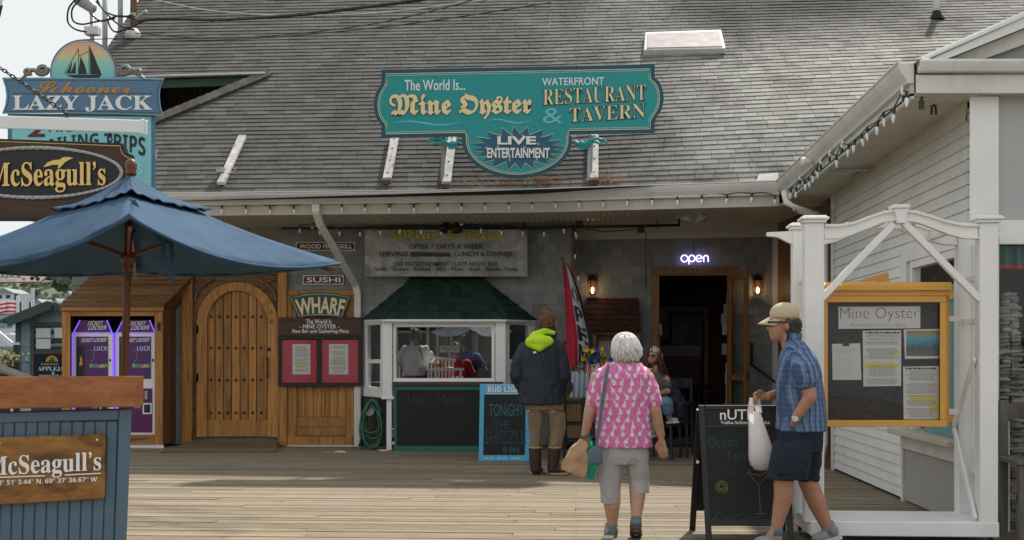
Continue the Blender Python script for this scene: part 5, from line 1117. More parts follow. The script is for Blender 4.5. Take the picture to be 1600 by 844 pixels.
# ---- hose on the wall
hs2 = thing('garden_hose', 'dark green hose coiled on a wall reel below the side of the bay window', 'hose', at(582, 705, 16.3))
K['hose'] = paint('dark_green_hose', (0.03, 0.14, 0.085), .35, .2)
rr = random.Random(9)
q = MB()
for i in range(12):
    cx_, rx_, y0, y1 = 582 + rr.uniform(-3, 3), rr.uniform(11, 20), 632 + rr.uniform(-8, 4), 690 + rr.uniform(-16, 14); Yk = 16.05 + i * .022; P_ = []
    for k in range(25):
        a = k / 24 * 2 * math.pi; P_.append(at(cx_ + rx_ * math.sin(a) * (1 - .25 * math.cos(a)), (y0 + y1) / 2 - (y1 - y0) / 2 * math.cos(a), Yk + .01 * math.sin(3 * a)))
    q.tube(P_, .013, 6, caps=False)
q.tube([at(575, 650, 16.2), at(565, 670, 16.15), at(563, 690, 16.2), at(566, 702, 16.2)], .013, 6); q.build('coil', K['hose'], hs2, smooth=True)
q = MB(); q.tube([at(578, 638, 16.5), at(577, 642, 16.12)], .075, 14); q.build('reel_drum', K['grey_metal'], hs2); q = MB(); q.tube([at(565, 688, 16.2), at(561, 697, 16.15)], .02, 6); q.build('nozzle', K['black'], hs2)

# ---- chalkboard bar front under the bay
PB2 = PY(15.95); cbx = thing('chalkboard_counter', 'low bar counter with a large black chalkboard front and green rails under the bay', 'counter', PB2.p(690, 706))
K['green_rail'] = paint('sea_green_rail', (0.02, 0.16, 0.12), .5, .1)
K['chalkboard'] = paint('dusty_chalkboard', (0.016, 0.017, 0.017), .75, .35, 3, stretch=(1, 1, 1))
q = MB(); q.rect(PB2, 613, 596.5, 786, 602, -.4, .06); q.build('counter_top', paint('dark_red_top', (0.09, 0.03, 0.025), .4, .15), cbx, bevel=.004)
q = MB(); q.rect(PB2, 619, 602.3, 782, 610, -.02, .012); q.rect(PB2, 619, 697, 782, 706, -.02, .012); q.plate(PB2, [(615, 602.3), (618.6, 602.3), (621, 706), (616, 706)], -.3, -.02); q.build_each('rail', K['green_rail'], cbx, bevel=.003)
q = MB(); q.rect(PB2, 620, 610.3, 782, 696.7, -.35, .0); q.build('chalkboard', K['chalkboard'], cbx)
def chalk(c, n='chalk'): return paint('chalk_' + n, c, .95, .3, 80)
K['chalk_w'] = chalk((.055, .058, .058), 'grey'); K['chalk_b'] = chalk((.028, .07, .10), 'blue'); K['chalk_t'] = chalk((.055, .15, .17), 'teal'); K['chalk_p'] = chalk((.22, .07, .08), 'pink'); K['chalk_y'] = chalk((.20, .19, .05), 'yellow')
lett(cbx, 'chalk_lettering', K['chalk_w'], PB2, 'Live   Music', 637, 616, 725, 632, .001, .0005, -.012)
# ---- light blue framed chalkboard
PL_ = Pl(at(788, 721, 14.45), (0, -1, .10)); bl = thing('sandwich_board', 'light blue framed chalkboard announcing tonight at nine, standing against the bar front', 'chalkboard', at(788, 721, 14.55))
K['bud'] = paint('bright_sky_blue_frame', (0.09, 0.40, 0.66), .4, .05)
q = MB(); q.plate(PL_, [(748, 721), (827, 721), (829.5, 600), (750, 600)], -.03, .0); q.build('frame', K['bud'], bl, bevel=.004)
q = MB(); q.plate(PL_, [(755, 711), (820, 711), (821.5, 616.5), (756.5, 616.5)], .0005, .003); q.build('slate', K['chalkboard'], bl)
q = MB(); q.ribbon(PL_, [(759, 615), (820, 615), (820.5, 602), (759.5, 602)], .8, .0005, .003, True); q.build('header_outline', K['white_letter'], bl)
lett(bl, 'lettering', K['white_letter'], PL_, st('bold', 'BUD LIGHT'), 762, 604, 819, 613, .001, .003, .012)
for x0 in (757, 778, 799): lett(bl, 'lettering', K['white_letter'], PL_, st('bold', 'BUD LIGHT'), x0, 714.5, x0 + 15, 717.5, .001, .002)
for tx, x0, y0, x1, y1 in (('TONiGHT', 764, 631, 818, 650), ('THE', 771, 657, 798, 671), ('SHIZZLE', 757, 673, 822, 694)): lett(bl, 'chalk_lettering', K['chalk_b'] if tx != 'TONiGHT' else K['chalk_t'], PL_, tx, x0, y0, x1, y1, .004, .0006, .0)
lett(bl, 'chalk_lettering', K['chalk_t'], PL_, '9 PM', 786, 699, 811, 711, .004, .0006, -.006)
q = MB(); q.plate(Pl(at(788, 721, 14.95), (0, -1, -.12)), [(752, 719), (823, 719), (825, 606), (754, 606)], -.02, .0); q.build('rear_leaf', K['black'], bl)
# ---- black sandwich board in front
PK = Pl(at(1165, 848, 8.28), (math.sin(rad(3)), -math.cos(rad(3)), .16)); kb = thing('sandwich_board', 'black framed chalk sandwich board with a cocktail drawing near the white arbor', 'chalkboard', gnd(1165, 850))
q = MB(); q.plate(PK, [(1103, 850), (1113, 850), (1101, 633), (1091, 633)], -.03, 0); q.plate(PK, [(1231, 850), (1241, 850), (1229, 633), (1219, 633)], -.03, 0); q.plate(PK, [(1101.3, 640), (1218.7, 640), (1218.4, 633), (1100.9, 633)], -.03, 0); q.plate(PK, [(1110, 822), (1229, 822), (1228.4, 811), (1109.6, 811)], -.03, 0); q.plate(PK, [(1102.5, 669), (1220.6, 669), (1220.3, 664), (1102.3, 664)], -.03, 0)
q.build('frame', K['black'], kb, bevel=.004)
q = MB(); q.plate(PK, [(1110, 812), (1229, 812), (1219, 640), (1101, 640)], -.02, -.006); q.build('slate', K['chalkboard'], kb)
lett(kb, 'lettering', K['white_letter'], PK, '\u0274\u00dcTRL' if False else 'n\u00dcTRL', 1125, 636, 1192, 656, -.005, .004, .012)
lett(kb, 'lettering', K['white_letter'], PK, st('serif', 'Vodka.Seltzer.Real Juice'), 1126, 657.5, 1203, 663.5, -.005, .004)
lett(kb, 'chalk_lettering', K['chalk_b'], PK, 'Ocean', 1106, 683, 1152, 700, -.0055, .0006, -.008, -2); lett(kb, 'chalk_lettering', K['chalk_b'], PK, 'Terrace', 1134, 706, 1194, 722, -.0055, .0006, -.008, -3)
q = MB(); W_ = lambda P_, w_=1.0: q.ribbon(PK, P_, w_, -.0055, -.0048)
W_([(1104, 742), (1112, 741), (1120, 735), (1127, 730), (1136, 729), (1131, 733), (1132, 740), (1137, 744), (1143, 740), (1148, 736), (1151, 738), (1148, 743), (1153, 747), (1162, 744), (1168, 740)], .9); W_([(1112, 810), (1118, 808), (1126, 800), (1131, 797), (1129, 804), (1134, 810), (1142, 811), (1152, 806), (1160, 801), (1164, 805), (1172, 809), (1190, 808)], 1.1); W_([(1112, 810), (1116, 811), (1120, 809)], 1.8); q.build('chalk_wave', K['chalk_b'], kb)
q = MB(); W_([(1127 + (2.5 + i * .33) * math.cos(i * .55), 761 + (2.5 + i * .33) * math.sin(i * .55)) for i in range(26)], 1.3); q.build('chalk_sun', K['chalk_y'], kb)
q = MB()
for a in range(-10, 110, 12): W_([(1127 + 14 * math.cos(rad(a)), 761 + 14 * math.sin(rad(a))), (1127 + 40 * math.cos(rad(a)), 761 + 40 * math.sin(rad(a)))], .45)
q.build('chalk_ray', chalk((.045, .045, .03), 'dim'), kb)
q = MB(); W_([(1168, 738), (1186, 759), (1201, 738)], 1.0); q.build('chalk_glass', chalk((.13, .17, .19), 'pale'), kb); q = MB(); W_([(1186, 759), (1188, 802)], 1.2); W_([(1180, 803), (1196, 803)], 1.4); W_([(1168, 738), (1171, 734), (1173, 739), (1178, 742), (1183, 741), (1188, 744), (1193, 740), (1198, 738), (1200, 733)], 1.5); q.build('chalk_drink', K['chalk_p'], kb)
PKb = Pl(Vector((PK.p(1165, 640).x, PK.p(1165, 640).y + .03, PK.p(1165, 640).z)), (0, -1, -.42)); q = MB(); 
tl, tr = PK.p(1093, 640, -.035), PK.p(1228, 640, -.035); bl0, br0 = Vector((tl.x - .01, tl.y + .42, 0)), Vector((tr.x + .05, tr.y + .42, 0)); q.bar(bl0, tl, .045, .025, (0, 1, 0)); q.bar(br0, tr, .045, .025, (0, 1, 0)); q.bar(bl0.lerp(tl, .2), br0.lerp(tr, .2), .02, .05); 
q.prism([bl0.lerp(tl, .22), br0.lerp(tr, .22), tr, tl], [p + Vector((0, .008, 0)) for p in (bl0.lerp(tl, .22), br0.lerp(tr, .22), tr, tl)]); q.build('rear_leaf', K['black'], kb)
q = MB(); q.bar(PK.p(1090, 722, -.03), bl0.lerp(tl, .62), .02, .02); q.build('hinge_stay', K['chrome'], kb)

# ---- white garden arbor
AY = 8.3; AD = .45; PAF = PY(AY)
ar = thing('garden_arbor', 'white garden arbor on a wheeled base with a wavy top beam and corner braces', 'arbor', gnd(1412, 836))
def abox(x0, y0, x1, y1, d0, d1, mb): a = PAF.p(x0, y1); b_ = PAF.p(x1, y0); mb.box((a.x, AY + d0, a.z), (b_.x, AY + d1, b_.z))
for x0, x1 in ((1258, 1288), (1531, 1560)):
    for d in (0, AD - .0):
        q = MB(); w_ = .14; abox(x0, 348, x1, 817, d, d + .11, q); po = q.build('post', K['white'], ar, bevel=.006)
        q = MB(); a = PAF.p((x0 + x1) / 2, 348); hw = .085
        for k, (h0, h1, e) in enumerate(((0, .022, .082), (.022, .04, .10), (.04, .052, .085))): q.box((a.x - e, AY + d + .055 - e * .9, a.z + h0), (a.x + e, AY + d + .055 + e * .9, a.z + h1))
        q.build('post_cap', K['white'], po, bevel=.004)
up_ = [(1289, 350), (1312, 350), (1335, 346), (1358, 337), (1382, 329), (1407, 326), (1432, 329), (1456, 336), (1480, 344), (1505, 349), (1530, 350)]
lo2 = [(1289, 373), (1310, 372), (1332, 367), (1356, 356), (1380, 347), (1407, 344), (1434, 347), (1458, 356), (1484, 366), (1506, 372), (1530, 373)]
for d, nm in ((.0, 0), (AD, 1)):
    q = MB(); F_ = lambda p, dd: PAF.p(*p) + Vector((0, d + dd, 0))
    for i in range(10):
        A_ = [lo2[i], lo2[i + 1], up_[i + 1], up_[i]]; q.prism([F_(p, .02) for p in A_], [F_(p, .07) for p in A_])
        M_ = [(up_[i][0], up_[i][1] + 4), (up_[i + 1][0], up_[i + 1][1] + 4), up_[i + 1], up_[i]]; q.prism([F_(p, .0) for p in M_], [F_(p, .0199) for p in M_])
        M_ = [lo2[i], lo2[i + 1], (lo2[i + 1][0], lo2[i + 1][1] - 5), (lo2[i][0], lo2[i][1] - 5)]; q.prism([F_(p, .008) for p in M_], [F_(p, .0199) for p in M_])
    q.build('top_beam', K['white'], ar); q = MB()
    if nm:
        for s_, x in ((-1, 1258), (1, 1560)): A_ = [(x, 372), (x + s_ * 24, 360), (x + s_ * 42, 358), (x + s_ * 42, 352), (x, 350)]; A_ = A_ if s_ > 0 else A_[::-1]; q.prism([F_(p, .02) for p in A_], [F_(p, .07) for p in A_])
    else: A_ = [(1560, 360), (1578, 354), (1578, 350), (1560, 350)]; q.prism([F_(p, .02) for p in A_], [F_(p, .07) for p in A_])
    q.build_each('beam_tail', K['white'], ar)
q = MB(); A_ = [(1401, 349), (1414, 349), (1418, 326), (1397, 326)]; q.prism([PAF.p(*p) + Vector((0, -.02, 0)) for p in A_], [PAF.p(*p) + Vector((0, .09, 0)) for p in A_]); abox(1394, 320, 1420, 325.8, -.03, .1, q); q.build('keystone', K['white'], ar, bevel=.003)
for i, x in enumerate((1330, 1382, 1434, 1488)):
    q = MB(); yy = (342, 332, 332, 348)[i]; a = PAF.p(x, yy + 10); q.box((a.x - .02, AY + .07, a.z - .03), (a.x + .02, AY + AD + .02, a.z + .03)); q.build('cross_slat', K['white'], ar)
for a, b_ in (((1398, 349), (1285, 466)), ((1413, 347), (1533, 468))): q = MB(); q.bar(PAF.p(*a, -.0) + Vector((0, .03, 0)), PAF.p(*b_) + Vector((0, .03, 0)), .048, .05, (0, 1, 0)); q.build('brace', K['white'], ar, bevel=.004)
q = MB(); abox(1266, 816.5, 1561, 837, -.01, AD + .12, q); q.build('base', K['white'], ar, bevel=.006)
for x in (1270, 1552):
    for d in (.05, AD + .03): q = MB(); c = PAF.p(x, 837) + Vector((0, d, -.022)); q.lathe(c + Vector((-.012, 0, 0)), [(.02, 0), (.024, .004), (.024, .02), (.02, .024)], 14, 'x'); q.build('caster', K['black'], ar)
for x0, x1 in ((1258, 1288), (1531, 1560)):
    xm = PAF.p((x0 + x1) / 2, 500).x
    for i in range(2):
        q = MB(); yy = AY + .18 + i * .13; z1_ = PAF.p(0, 385).z; q.box((xm - .012, yy, .14), (xm + .012, yy + .035, z1_)); q.build('side_slat', K['white'], ar, bevel=.003)
    for yr in (437, 503, 735):
        q = MB(); z_ = PAF.p(0, yr).z; q.box((xm - .035, AY + .11, z_ - .022), (xm - .013, AY + AD, z_ + .022)); q.build('side_rung', K['white'], ar, bevel=.003)
xm = PAF.p(1533, 500).x - .03
q = MB(); z0_, z1_, z2_ = PAF.p(0, 560).z, PAF.p(0, 668).z, PAF.p(0, 800).z; q.bar((xm, AY + .05, z0_), (xm, AY + AD + .05, z1_), .045, .02, (1, 0, 0)); q.bar((xm, AY + AD + .05, z1_), (xm, AY + .03, z2_), .045, .02, (1, 0, 0)); q.build('side_brace', K['white'], ar, bevel=.003)
# ---- orange notice board
NY = 8.52; PN = PY(NY); nb = thing('notice_board', 'ochre orange glazed notice board with menus mounted inside the white arbor', 'notice board', PN.p(1380, 667))
q = MB(); q.frame(PN, 1283, 462, 1479, 667, 10.5, -.02, .06); q.build('frame', K['orange'], nb, bevel=.004)
q = MB(); q.rect(PN, 1283, 462, 1483, 667, -.10, -.021); q.build('case', K['orange'], nb)
q = MB(); q.rect(PN, 1279, 454, 1485, 461.7, -.12, .07); q.rect(PN, 1277, 446, 1488, 453.7, -.12, .10); q.prism([PN.p(1277, 446, .10), PN.p(1488, 446, .10), PN.p(1486, 441, .06), PN.p(1279, 441, .06)], [PN.p(1277, 446, -.12), PN.p(1488, 446, -.12), PN.p(1486, 441, -.12), PN.p(1279, 441, -.12)]); q.build('cornice', K['orange'], nb, bevel=.003)
q = MB(); P2 = PY(NY + .15); q.plate(P2, [(1335, 440), (1390, 440), (1388, 425)], -.02, .02); q.build('lid_stay', K['orange'], nb)
m, t, b = nodes('charcoal_felt'); v = coords(t, (.3, 1, 1)); n1 = noise_(t, v, 18, 5, .6, 1.5); t.links.new(ramp(t, n1, [(.35, (.022, .022, .024)), (.65, (.05, .05, .052))]), b.inputs['Base Color']); b.inputs['Roughness'].default_value = .9
q = MB(); q.rect(PN, 1293.6, 472.6, 1468.4, 656.4, -.02, -.012); q.build('felt', m, nb)
q = MB(); q.plate(PN, [(1310, 514), (1438, 513), (1438, 478.5), (1310, 479.5)], -.0115, -.009); tc_ = q.build('title_card', K['paper'], nb)
lett(tc_, 'lettering', K['black'], PN, 'Mine Oyster', 1313, 481, 1436, 503.5, -.0088, .0006, -.022, -1); lett(tc_, 'lettering', K['ink'], PN, 'Boothbay Harbor, Maine', 1330, 505, 1416, 512, -.0088, .0006, -.005)
def sheet(P_, name='menu_sheet', lines=True, hl=(), seed=1, parent=nb):
    q = MB(); q.plate(PN, P_, -.0115, -.0098); o = q.build(name, K['paper'], parent)
    (x0, yb), (x1, yb2), (x1t, yt2), (x0t, yt) = P_
    if lines:
        rr_ = random.Random(seed); q = MB(); y = yt + 5
        while y < yb - 4:
            k_ = rr_.random()
            if k_ < .88:
                wq = rr_.uniform(.6, .94) * (x1 - x0); xc = (x0 + x1) / 2; x = xc - wq / 2
                while x < xc + wq / 2:
                    L_ = rr_.uniform(2, 9); q.rect(PN, x, y, min(x + L_, xc + wq / 2), y + .85, -.0094, -.0090); x += L_ + .9
            y += 1.6 if k_ < .93 else 3.0
        q.build('printed_line', K['ink'], o)
        q = MB(); rr_ = random.Random(seed + 5); x = x0 + 3
        while x < x1 - 4: L_ = rr_.uniform(2, 7); q.rect(PN, x, yt + 1.5, min(x + L_, x1 - 2), yt + 4, -.0094, -.009); x += L_ + 1.2
        q.build('print_heading', K['black'], o)
    for a, b_, c, d in hl: q = MB(); q.rect(PN, a, b_, c, d, -.0096, -.0095); q.build('highlight', K['yellow_ink'], o)
    return o
nt_ = sheet([(1301, 594), (1346, 593.5), (1344, 536.5), (1300, 537.5)], 'handwritten_note', False)
for tx, a, b_, c, d in (('BREAKFAST', 1306, 545, 1337, 552), ('served', 1311, 556, 1328, 562), ('til 9/1', 1315, 563, 1333, 568), ('Come for', 1310, 574, 1331, 578), ('the good stuff', 1313, 580, 1340, 584)): lett(nt_, 'handwriting', paint('pale_pencil', (.5, .5, .52), .8), PN, tx, a, b_, c, d, -.0095, .0004, -.014)
q = MB(); q.rect(PN, 1317, 532, 1327, 541, -.0095, -.004); q.build('clip', K['dark_metal'], nt_)
sheet([(1349, 604), (1408, 603), (1408, 516), (1348, 517)], 'menu_sheet', True, ((1388, 548, 1404, 554), (1350, 568, 1404, 576)), 3)
sheet([(1412, 655.5), (1467, 655.5), (1467, 572), (1411, 573)], 'menu_sheet', True, ((1420, 618, 1460, 628), (1453, 630, 1467, 643)), 8)
ph = sheet([(1414, 561), (1468, 560), (1468, 514), (1412, 515)], 'harbour_photo', False)
m, t, b = nodes('harbour_picture'); v = coords(t); n1 = noise_(t, v, 26, 6, .7); s3 = N(t, 'ShaderNodeSeparateXYZ'); t.links.new(v, s3.inputs[0]); zA, zB = PN.p(1440, 557).z, PN.p(1440, 517).z
f = math_(t, 'ADD', math_(t, 'DIVIDE', math_(t, 'SUBTRACT', s3.outputs[2], zA), zB - zA), math_(t, 'MULTIPLY', math_(t, 'SUBTRACT', n1, .5), .5)); t.links.new(ramp(t, f, [(0.05, (.13, .12, .11)), (.35, (.04, .10, .10)), (.55, (.05, .28, .42)), (.75, (.12, .38, .5)), (.86, (.35, .28, .10)), (1.0, (.25, .17, .06))]), b.inputs['Base Color']); b.inputs['Roughness'].default_value = .4
q = MB(); q.rect(PN, 1416, 517, 1467.5, 556.5, -.0095, -.009); q.build('picture', m, ph)
q = MB(); q.poly([PN.p(1293, 657, .03), PN.p(1469, 657, .03), PN.p(1469, 472, .03), PN.p(1293, 472, .03)]); q.build('pane', K['case_glass'], nb)
q = MB(); z_ = PN.p(0, 600).z
for z_ in (PN.p(0, 500).z, PN.p(0, 640).z): q.box((PAF.p(1270, 0).x, AY + .30, z_ - .02), (PN.p(1483, 600).x + .1, AY + .325, z_ + .02))
q.build_each('mounting_rail', K['white'], nb)
# ================================================================ PEOPLE
def uvs(mb, c, r3, R=None, n=12):
    c = Vector(c); rows = []
    for j in range(n + 1):
        th = math.pi * j / n; ring = []
        m_ = 1 if j in (0, n) else 2 * n
        for i in range(m_):
            ph = 2 * math.pi * i / m_; p = Vector((r3[0] * math.sin(th) * math.cos(ph), r3[1] * math.sin(th) * math.sin(ph), r3[2] * math.cos(th)))
            ring.append(mb.vert(c + (R @ p if R else p)))
        rows.append(ring)
    for a, b_ in zip(rows, rows[1:]):
        k = max(len(a), len(b_))
        for i in range(k):
            f = [a[i % len(a)], b_[i % len(b_)], b_[(i + 1) % len(b_)], a[(i + 1) % len(a)]]; f = list(dict.fromkeys(f)); mb.face(f)
def limb(mb, pts, rr_, n=14):
    pts = [Vector(p) for p in pts]
    for p, r_ in zip(pts, rr_): uvs(mb, p, (r_, r_, r_), None, 8)
    for a, b_, ra, rb in zip(pts, pts[1:], rr_, rr_[1:]):
        if (b_ - a).length > 1e-4: mb.tube([a, b_], [ra, rb], n)
def loft(mb, rings, n=28, sq=1.0):  # ring: centre, half-size x, half-size y, optional tilt
    R_ = []
    for g in rings:
        c, rx, ry = Vector(g[0]), g[1], g[2]; R_.append([])
        for k in range(n):
            a = 2 * math.pi * k / n; ca, sa = math.cos(a), math.sin(a); ca = math.copysign(abs(ca) ** sq, ca); sa = math.copysign(abs(sa) ** sq, sa); R_[-1].append(mb.vert(c + Vector((rx * ca, ry * sa, 0))))
    for a, b_ in zip(R_, R_[1:]):
        for k in range(n): mb.face((a[k], a[(k + 1) % n], b_[(k + 1) % n], b_[k]))
    mb.face(R_[0][::-1]); mb.face(R_[-1])
def flesh(mb, name, mat, parent, voxel=.008, smooth=4, fold=0.0, fscale=7.0, fstretch=(1, 1, .45)):
    """one continuous skin round overlapping volumes, smoothed, with optional cloth folds"""
    me = bpy.data.meshes.new('t'); me.from_pydata([tuple(v) for v in mb.v], [], mb.f)
    bm = bmesh.new(); bm.from_mesh(me); bmesh.ops.recalc_face_normals(bm, faces=bm.faces); bm.to_mesh(me); bm.free()
    o = bpy.data.objects.new('t', me); C.objects.link(o)
    r_ = o.modifiers.new('r', 'REMESH'); r_.mode = 'VOXEL'; r_.voxel_size = voxel
    s_ = o.modifiers.new('s', 'SMOOTH'); s_.iterations = smooth; s_.factor = .5
    dg = bpy.context.evaluated_depsgraph_get(); dg.update(); m2 = bpy.data.meshes.new_from_object(o.evaluated_get(dg))
    bpy.data.objects.remove(o); bpy.data.meshes.remove(me); m2.name = name
    if fold:
        nn = [v.normal.copy() for v in m2.vertices]
        for v, n_ in zip(m2.vertices, nn):
            q = Vector((v.co.x * fstretch[0], v.co.y * fstretch[1], v.co.z * fstretch[2])) * fscale
            h = noise.noise(q) + .5 * noise.noise(q * 2.3 + Vector((5, 2, 1))); h = 1 - abs(h) * 1.6 if h > -.2 else h
            v.co += n_ * fold * (h - .4)
    m2.materials.clear(); m2.materials.append(mat); m2.polygons.foreach_set('use_smooth', [True] * len(m2.polygons)); m2.update()
    a_ = m2.attributes.new('rnd', 'FLOAT', 'FACE'); a_.data.foreach_set('value', [.5] * len(m2.polygons))
    ob = bpy.data.objects.new(name, m2); C.objects.link(ob)
    if parent is not None: adopt(ob, parent)
    return ob
def hand(mb, wrist, d, side, nrm, L=.17, curl=.4, spread=.12):
    """palm with five unequal fingers: d along the hand, side towards the thumb, nrm the way the fingers curl"""
    w = Vector(wrist); d = Vector(d).normalized(); s_ = (Vector(side) - d * Vector(side).dot(d)).normalized(); n_ = Vector(nrm); n_ = (n_ - d * n_.dot(d) - s_ * n_.dot(s_)).normalized()
    pl = L * .48
    for f in (-.30, -.1, .1, .30): limb(mb, [w + s_ * f * L * .28, w + d * pl + s_ * f * L * .62], [.0125, .0125], 8)
    limb(mb, [w - d * .01, w + d * .02], [.019, .02], 8)
    for k, (f, ln) in enumerate(((.28, .44), (.095, .50), (-.095, .46), (-.28, .36))):
        p = w + d * pl + s_ * f * L * .66; a = curl; pts = [p]; dd = (d + s_ * f * spread)
        for seg in (.42, .32, .26):
            dv = (dd * math.cos(a) + n_ * math.sin(a)).normalized(); p = p + dv * ln * L * seg; pts.append(p); a += curl * .9
        limb(mb, pts, [.0092, .0086, .0078, .0066], 8)
    p = w + d * pl * .25 + s_ * L * .16; limb(mb, [p, p + d * L * .17 + s_ * L * .16 + n_ * .01, p + d * L * .33 + s_ * L * .17 + n_ * .02], [.0125, .0105, .008], 8)
m, t, b = nodes('skin'); 
def skin(name, c):
    m, t, b = nodes(name); n1 = noise_(t, coords(t), 22, 4); t.links.new(ramp(t, n1, [(.3, scaled(c, .86)), (.7, scaled(c, 1.12))]), b.inputs['Base Color']); b.inputs['Roughness'].default_value = .5; b.inputs['Subsurface Weight'].default_value = .08; b.inputs['Subsurface Radius'].default_value = (.01, .004, .002); b.inputs['Subsurface Scale'].default_value = .5; return m
K['skin'] = skin('fair_skin', (.46, .26, .185)); K['tan'] = skin('tanned_skin', (.40, .20, .125))
def hairs(head, name, mat, parent, rx, ry, rz, n, L, keep, flow, seed=1, rad_=.006, lift=.008, nseg=4, jit=.3):
    rr_ = random.Random(seed); q = MB(); c = Vector(head); k_ = 0
    while k_ < n:
        v = Vector((rr_.gauss(0, 1), rr_.gauss(0, 1), rr_.gauss(0, 1))).normalized()
        if not keep(v): continue
        k_ += 1; p = c + Vector((v.x * rx, v.y * ry, v.z * rz)); pts = [p]; d = (flow(v) + Vector((rr_.uniform(-jit, jit), rr_.uniform(-jit, jit), rr_.uniform(-jit, jit) * .8))); ll = L * rr_.uniform(.6, 1.15)
        for i in range(nseg):
            d = (d - v * max(0, -d.dot(v)) * .8); d = d.normalized(); p = p + d * ll / nseg; dv = (p - c); s_ = math.sqrt((dv.x / rx) ** 2 + (dv.y / ry) ** 2 + (dv.z / rz) ** 2)
            if s_ < 1.0 + lift / rx: p = c + dv * ((1.0 + lift / rx) / s_)
            pts.append(p); d = d + Vector((0, 0, -.16))
        q.tube(pts, [rad_ * f for f in ([.7, 1, .95, .75, .45, .2][:nseg] + [.2])], 5, caps=False, r=rr_.random())
    return q.build(name, mat, parent, smooth=True, recalc=False)
def hairmat(name, c, v=.35): return paint(name, c, .45, .2, 40, rnd=v, bump=.1, fine=200)

# ---------------------------------------------------------------- woman in the pink blouse
WYp = 8.5; P = lambda x, y, d=0.0: at(x, y, WYp + d); k = 1 / 206.0
wo_ = thing('person', 'white haired person seen from behind in a pink patterned blouse carrying paper bags', 'person', gnd(972, 838))
q = MB()
uvs(q, P(977, 541, .02), (.076, .095, .108)); limb(q, [P(976, 553, .0), P(974, 578, -.01)], [.056, .064])
limb(q, [P(944, 584, 0), P(973, 572, -.01), P(1003, 583, 0)], [.055, .066, .055]); loft(q, [(P(973, 700), .16, .11), (P(973, 640), .15, .10), (P(973, 590), .17, .09)])
limb(q, [P(933, 592), P(922, 642, -.02), P(914, 679, .02)], [.056, .047, .030]); limb(q, [P(1012, 592), P(1023, 640, -.02), P(1033, 680, .02)], [.056, .047, .030])
hand(q, P(914.5, 686, .025), (-.1, .05, -1), (1, .4, 0), (.2, 1, 0), .165, .75); hand(q, P(1033.5, 688, .02), (.10, .12, -1), (-.9, .4, 0), (-.7, .5, 0), .17, .30)
limb(q, [P(955, 715), P(955, 765, -.01), P(956, 790, -.03), P(957, 822, -.0)], [.09, .066, .062, .036]); limb(q, [P(994, 715), P(996, 750, .02), P(996, 777, -.06), P(994, 812, -.12)], [.09, .066, .06, .036])
limb(q, [P(957, 826, 0), P(955, 838, .1)], [.036, .03]); limb(q, [P(994, 815, -.12), P(994, 832, -.02)], [.036, .03])
flesh(q, 'body', K['skin'], wo_, .0065, 5)
# blouse pattern: pale drop shapes on pink
m, t, b = nodes('pink_blouse_print'); v = coords(t); s3 = N(t, 'ShaderNodeSeparateXYZ'); t.links.new(v, s3.inputs[0])
U = math_(t, 'DIVIDE', s3.outputs[0], .070); V = math_(t, 'DIVIDE', s3.outputs[2], .108)
def layer(du, dv, flip, seed):
    vv = math_(t, 'ADD', V, dv); row = math_(t, 'FLOOR', vv); uu = math_(t, 'ADD', math_(t, 'ADD', U, du), math_(t, 'MULTIPLY', row, .37)); colm = math_(t, 'FLOOR', uu)
    cx = N(t, 'ShaderNodeCombineXYZ'); t.links.new(colm, cx.inputs[0]); t.links.new(row, cx.inputs[1]); cx.inputs[2].default_value = seed; wn = N(t, 'ShaderNodeTexWhiteNoise', noise_dimensions='3D'); t.links.new(cx.outputs[0], wn.inputs['Vector'])
    ang = math_(t, 'MULTIPLY', math_(t, 'SUBTRACT', wn.outputs['Value'], .5), 1.5); ca, sa = math_(t, 'COSINE', ang), math_(t, 'SINE', ang)
    a = math_(t, 'SUBTRACT', math_(t, 'FRACT', uu), .5); b_ = math_(t, 'MULTIPLY', math_(t, 'SUBTRACT', math_(t, 'FRACT', vv), .5), 1.25)
    a2 = math_(t, 'SUBTRACT', math_(t, 'MULTIPLY', a, ca), math_(t, 'MULTIPLY', b_, sa)); b2 = math_(t, 'ADD', math_(t, 'MULTIPLY', a, sa), math_(t, 'MULTIPLY', b_, ca)); b2 = math_(t, 'MULTIPLY', b2, flip)
    circ = math_(t, 'LESS_THAN', math_(t, 'ADD', math_(t, 'POWER', math_(t, 'ABSOLUTE', a2), 2), math_(t, 'MULTIPLY', math_(t, 'POWER', math_(t, 'ABSOLUTE', math_(t, 'ADD', b2, .25)), 2), 1.6)), .048)
    wdt = math_(t, 'MULTIPLY', math_(t, 'POWER', math_(t, 'MAXIMUM', math_(t, 'SUBTRACT', .52, b2), .0001), 1.7), .25)
    cone = math_(t, 'MULTIPLY', math_(t, 'LESS_THAN', math_(t, 'ABSOLUTE', a2), wdt), math_(t, 'MULTIPLY', math_(t, 'GREATER_THAN', b2, -.3), math_(t, 'LESS_THAN', b2, .5)))
    return math_(t, 'MAXIMUM', circ, cone), a2, b2
s1, a1, b1 = layer(0, 0, 1, 1.0); s2, a2_, b2_ = layer(.5, .5, 1, 7.0); msk = math_(t, 'MAXIMUM', s1, s2)
n1 = noise_(t, v, 26, 3); pink = ramp(t, n1, [(.3, (.58, .13, .33)), (.7, (.70, .20, .45))])
vo = N(t, 'ShaderNodeTexVoronoi'); vo.inputs['Scale'].default_value = 30; t.links.new(v, vo.inputs['Vector']); dots = math_(t, 'LESS_THAN', vo.outputs['Distance'], .20); pink = mixc(t, math_(t, 'MULTIPLY', dots, .8), pink, mixc(t, .6, vo.outputs['Color'], (.55, .30, .20)))
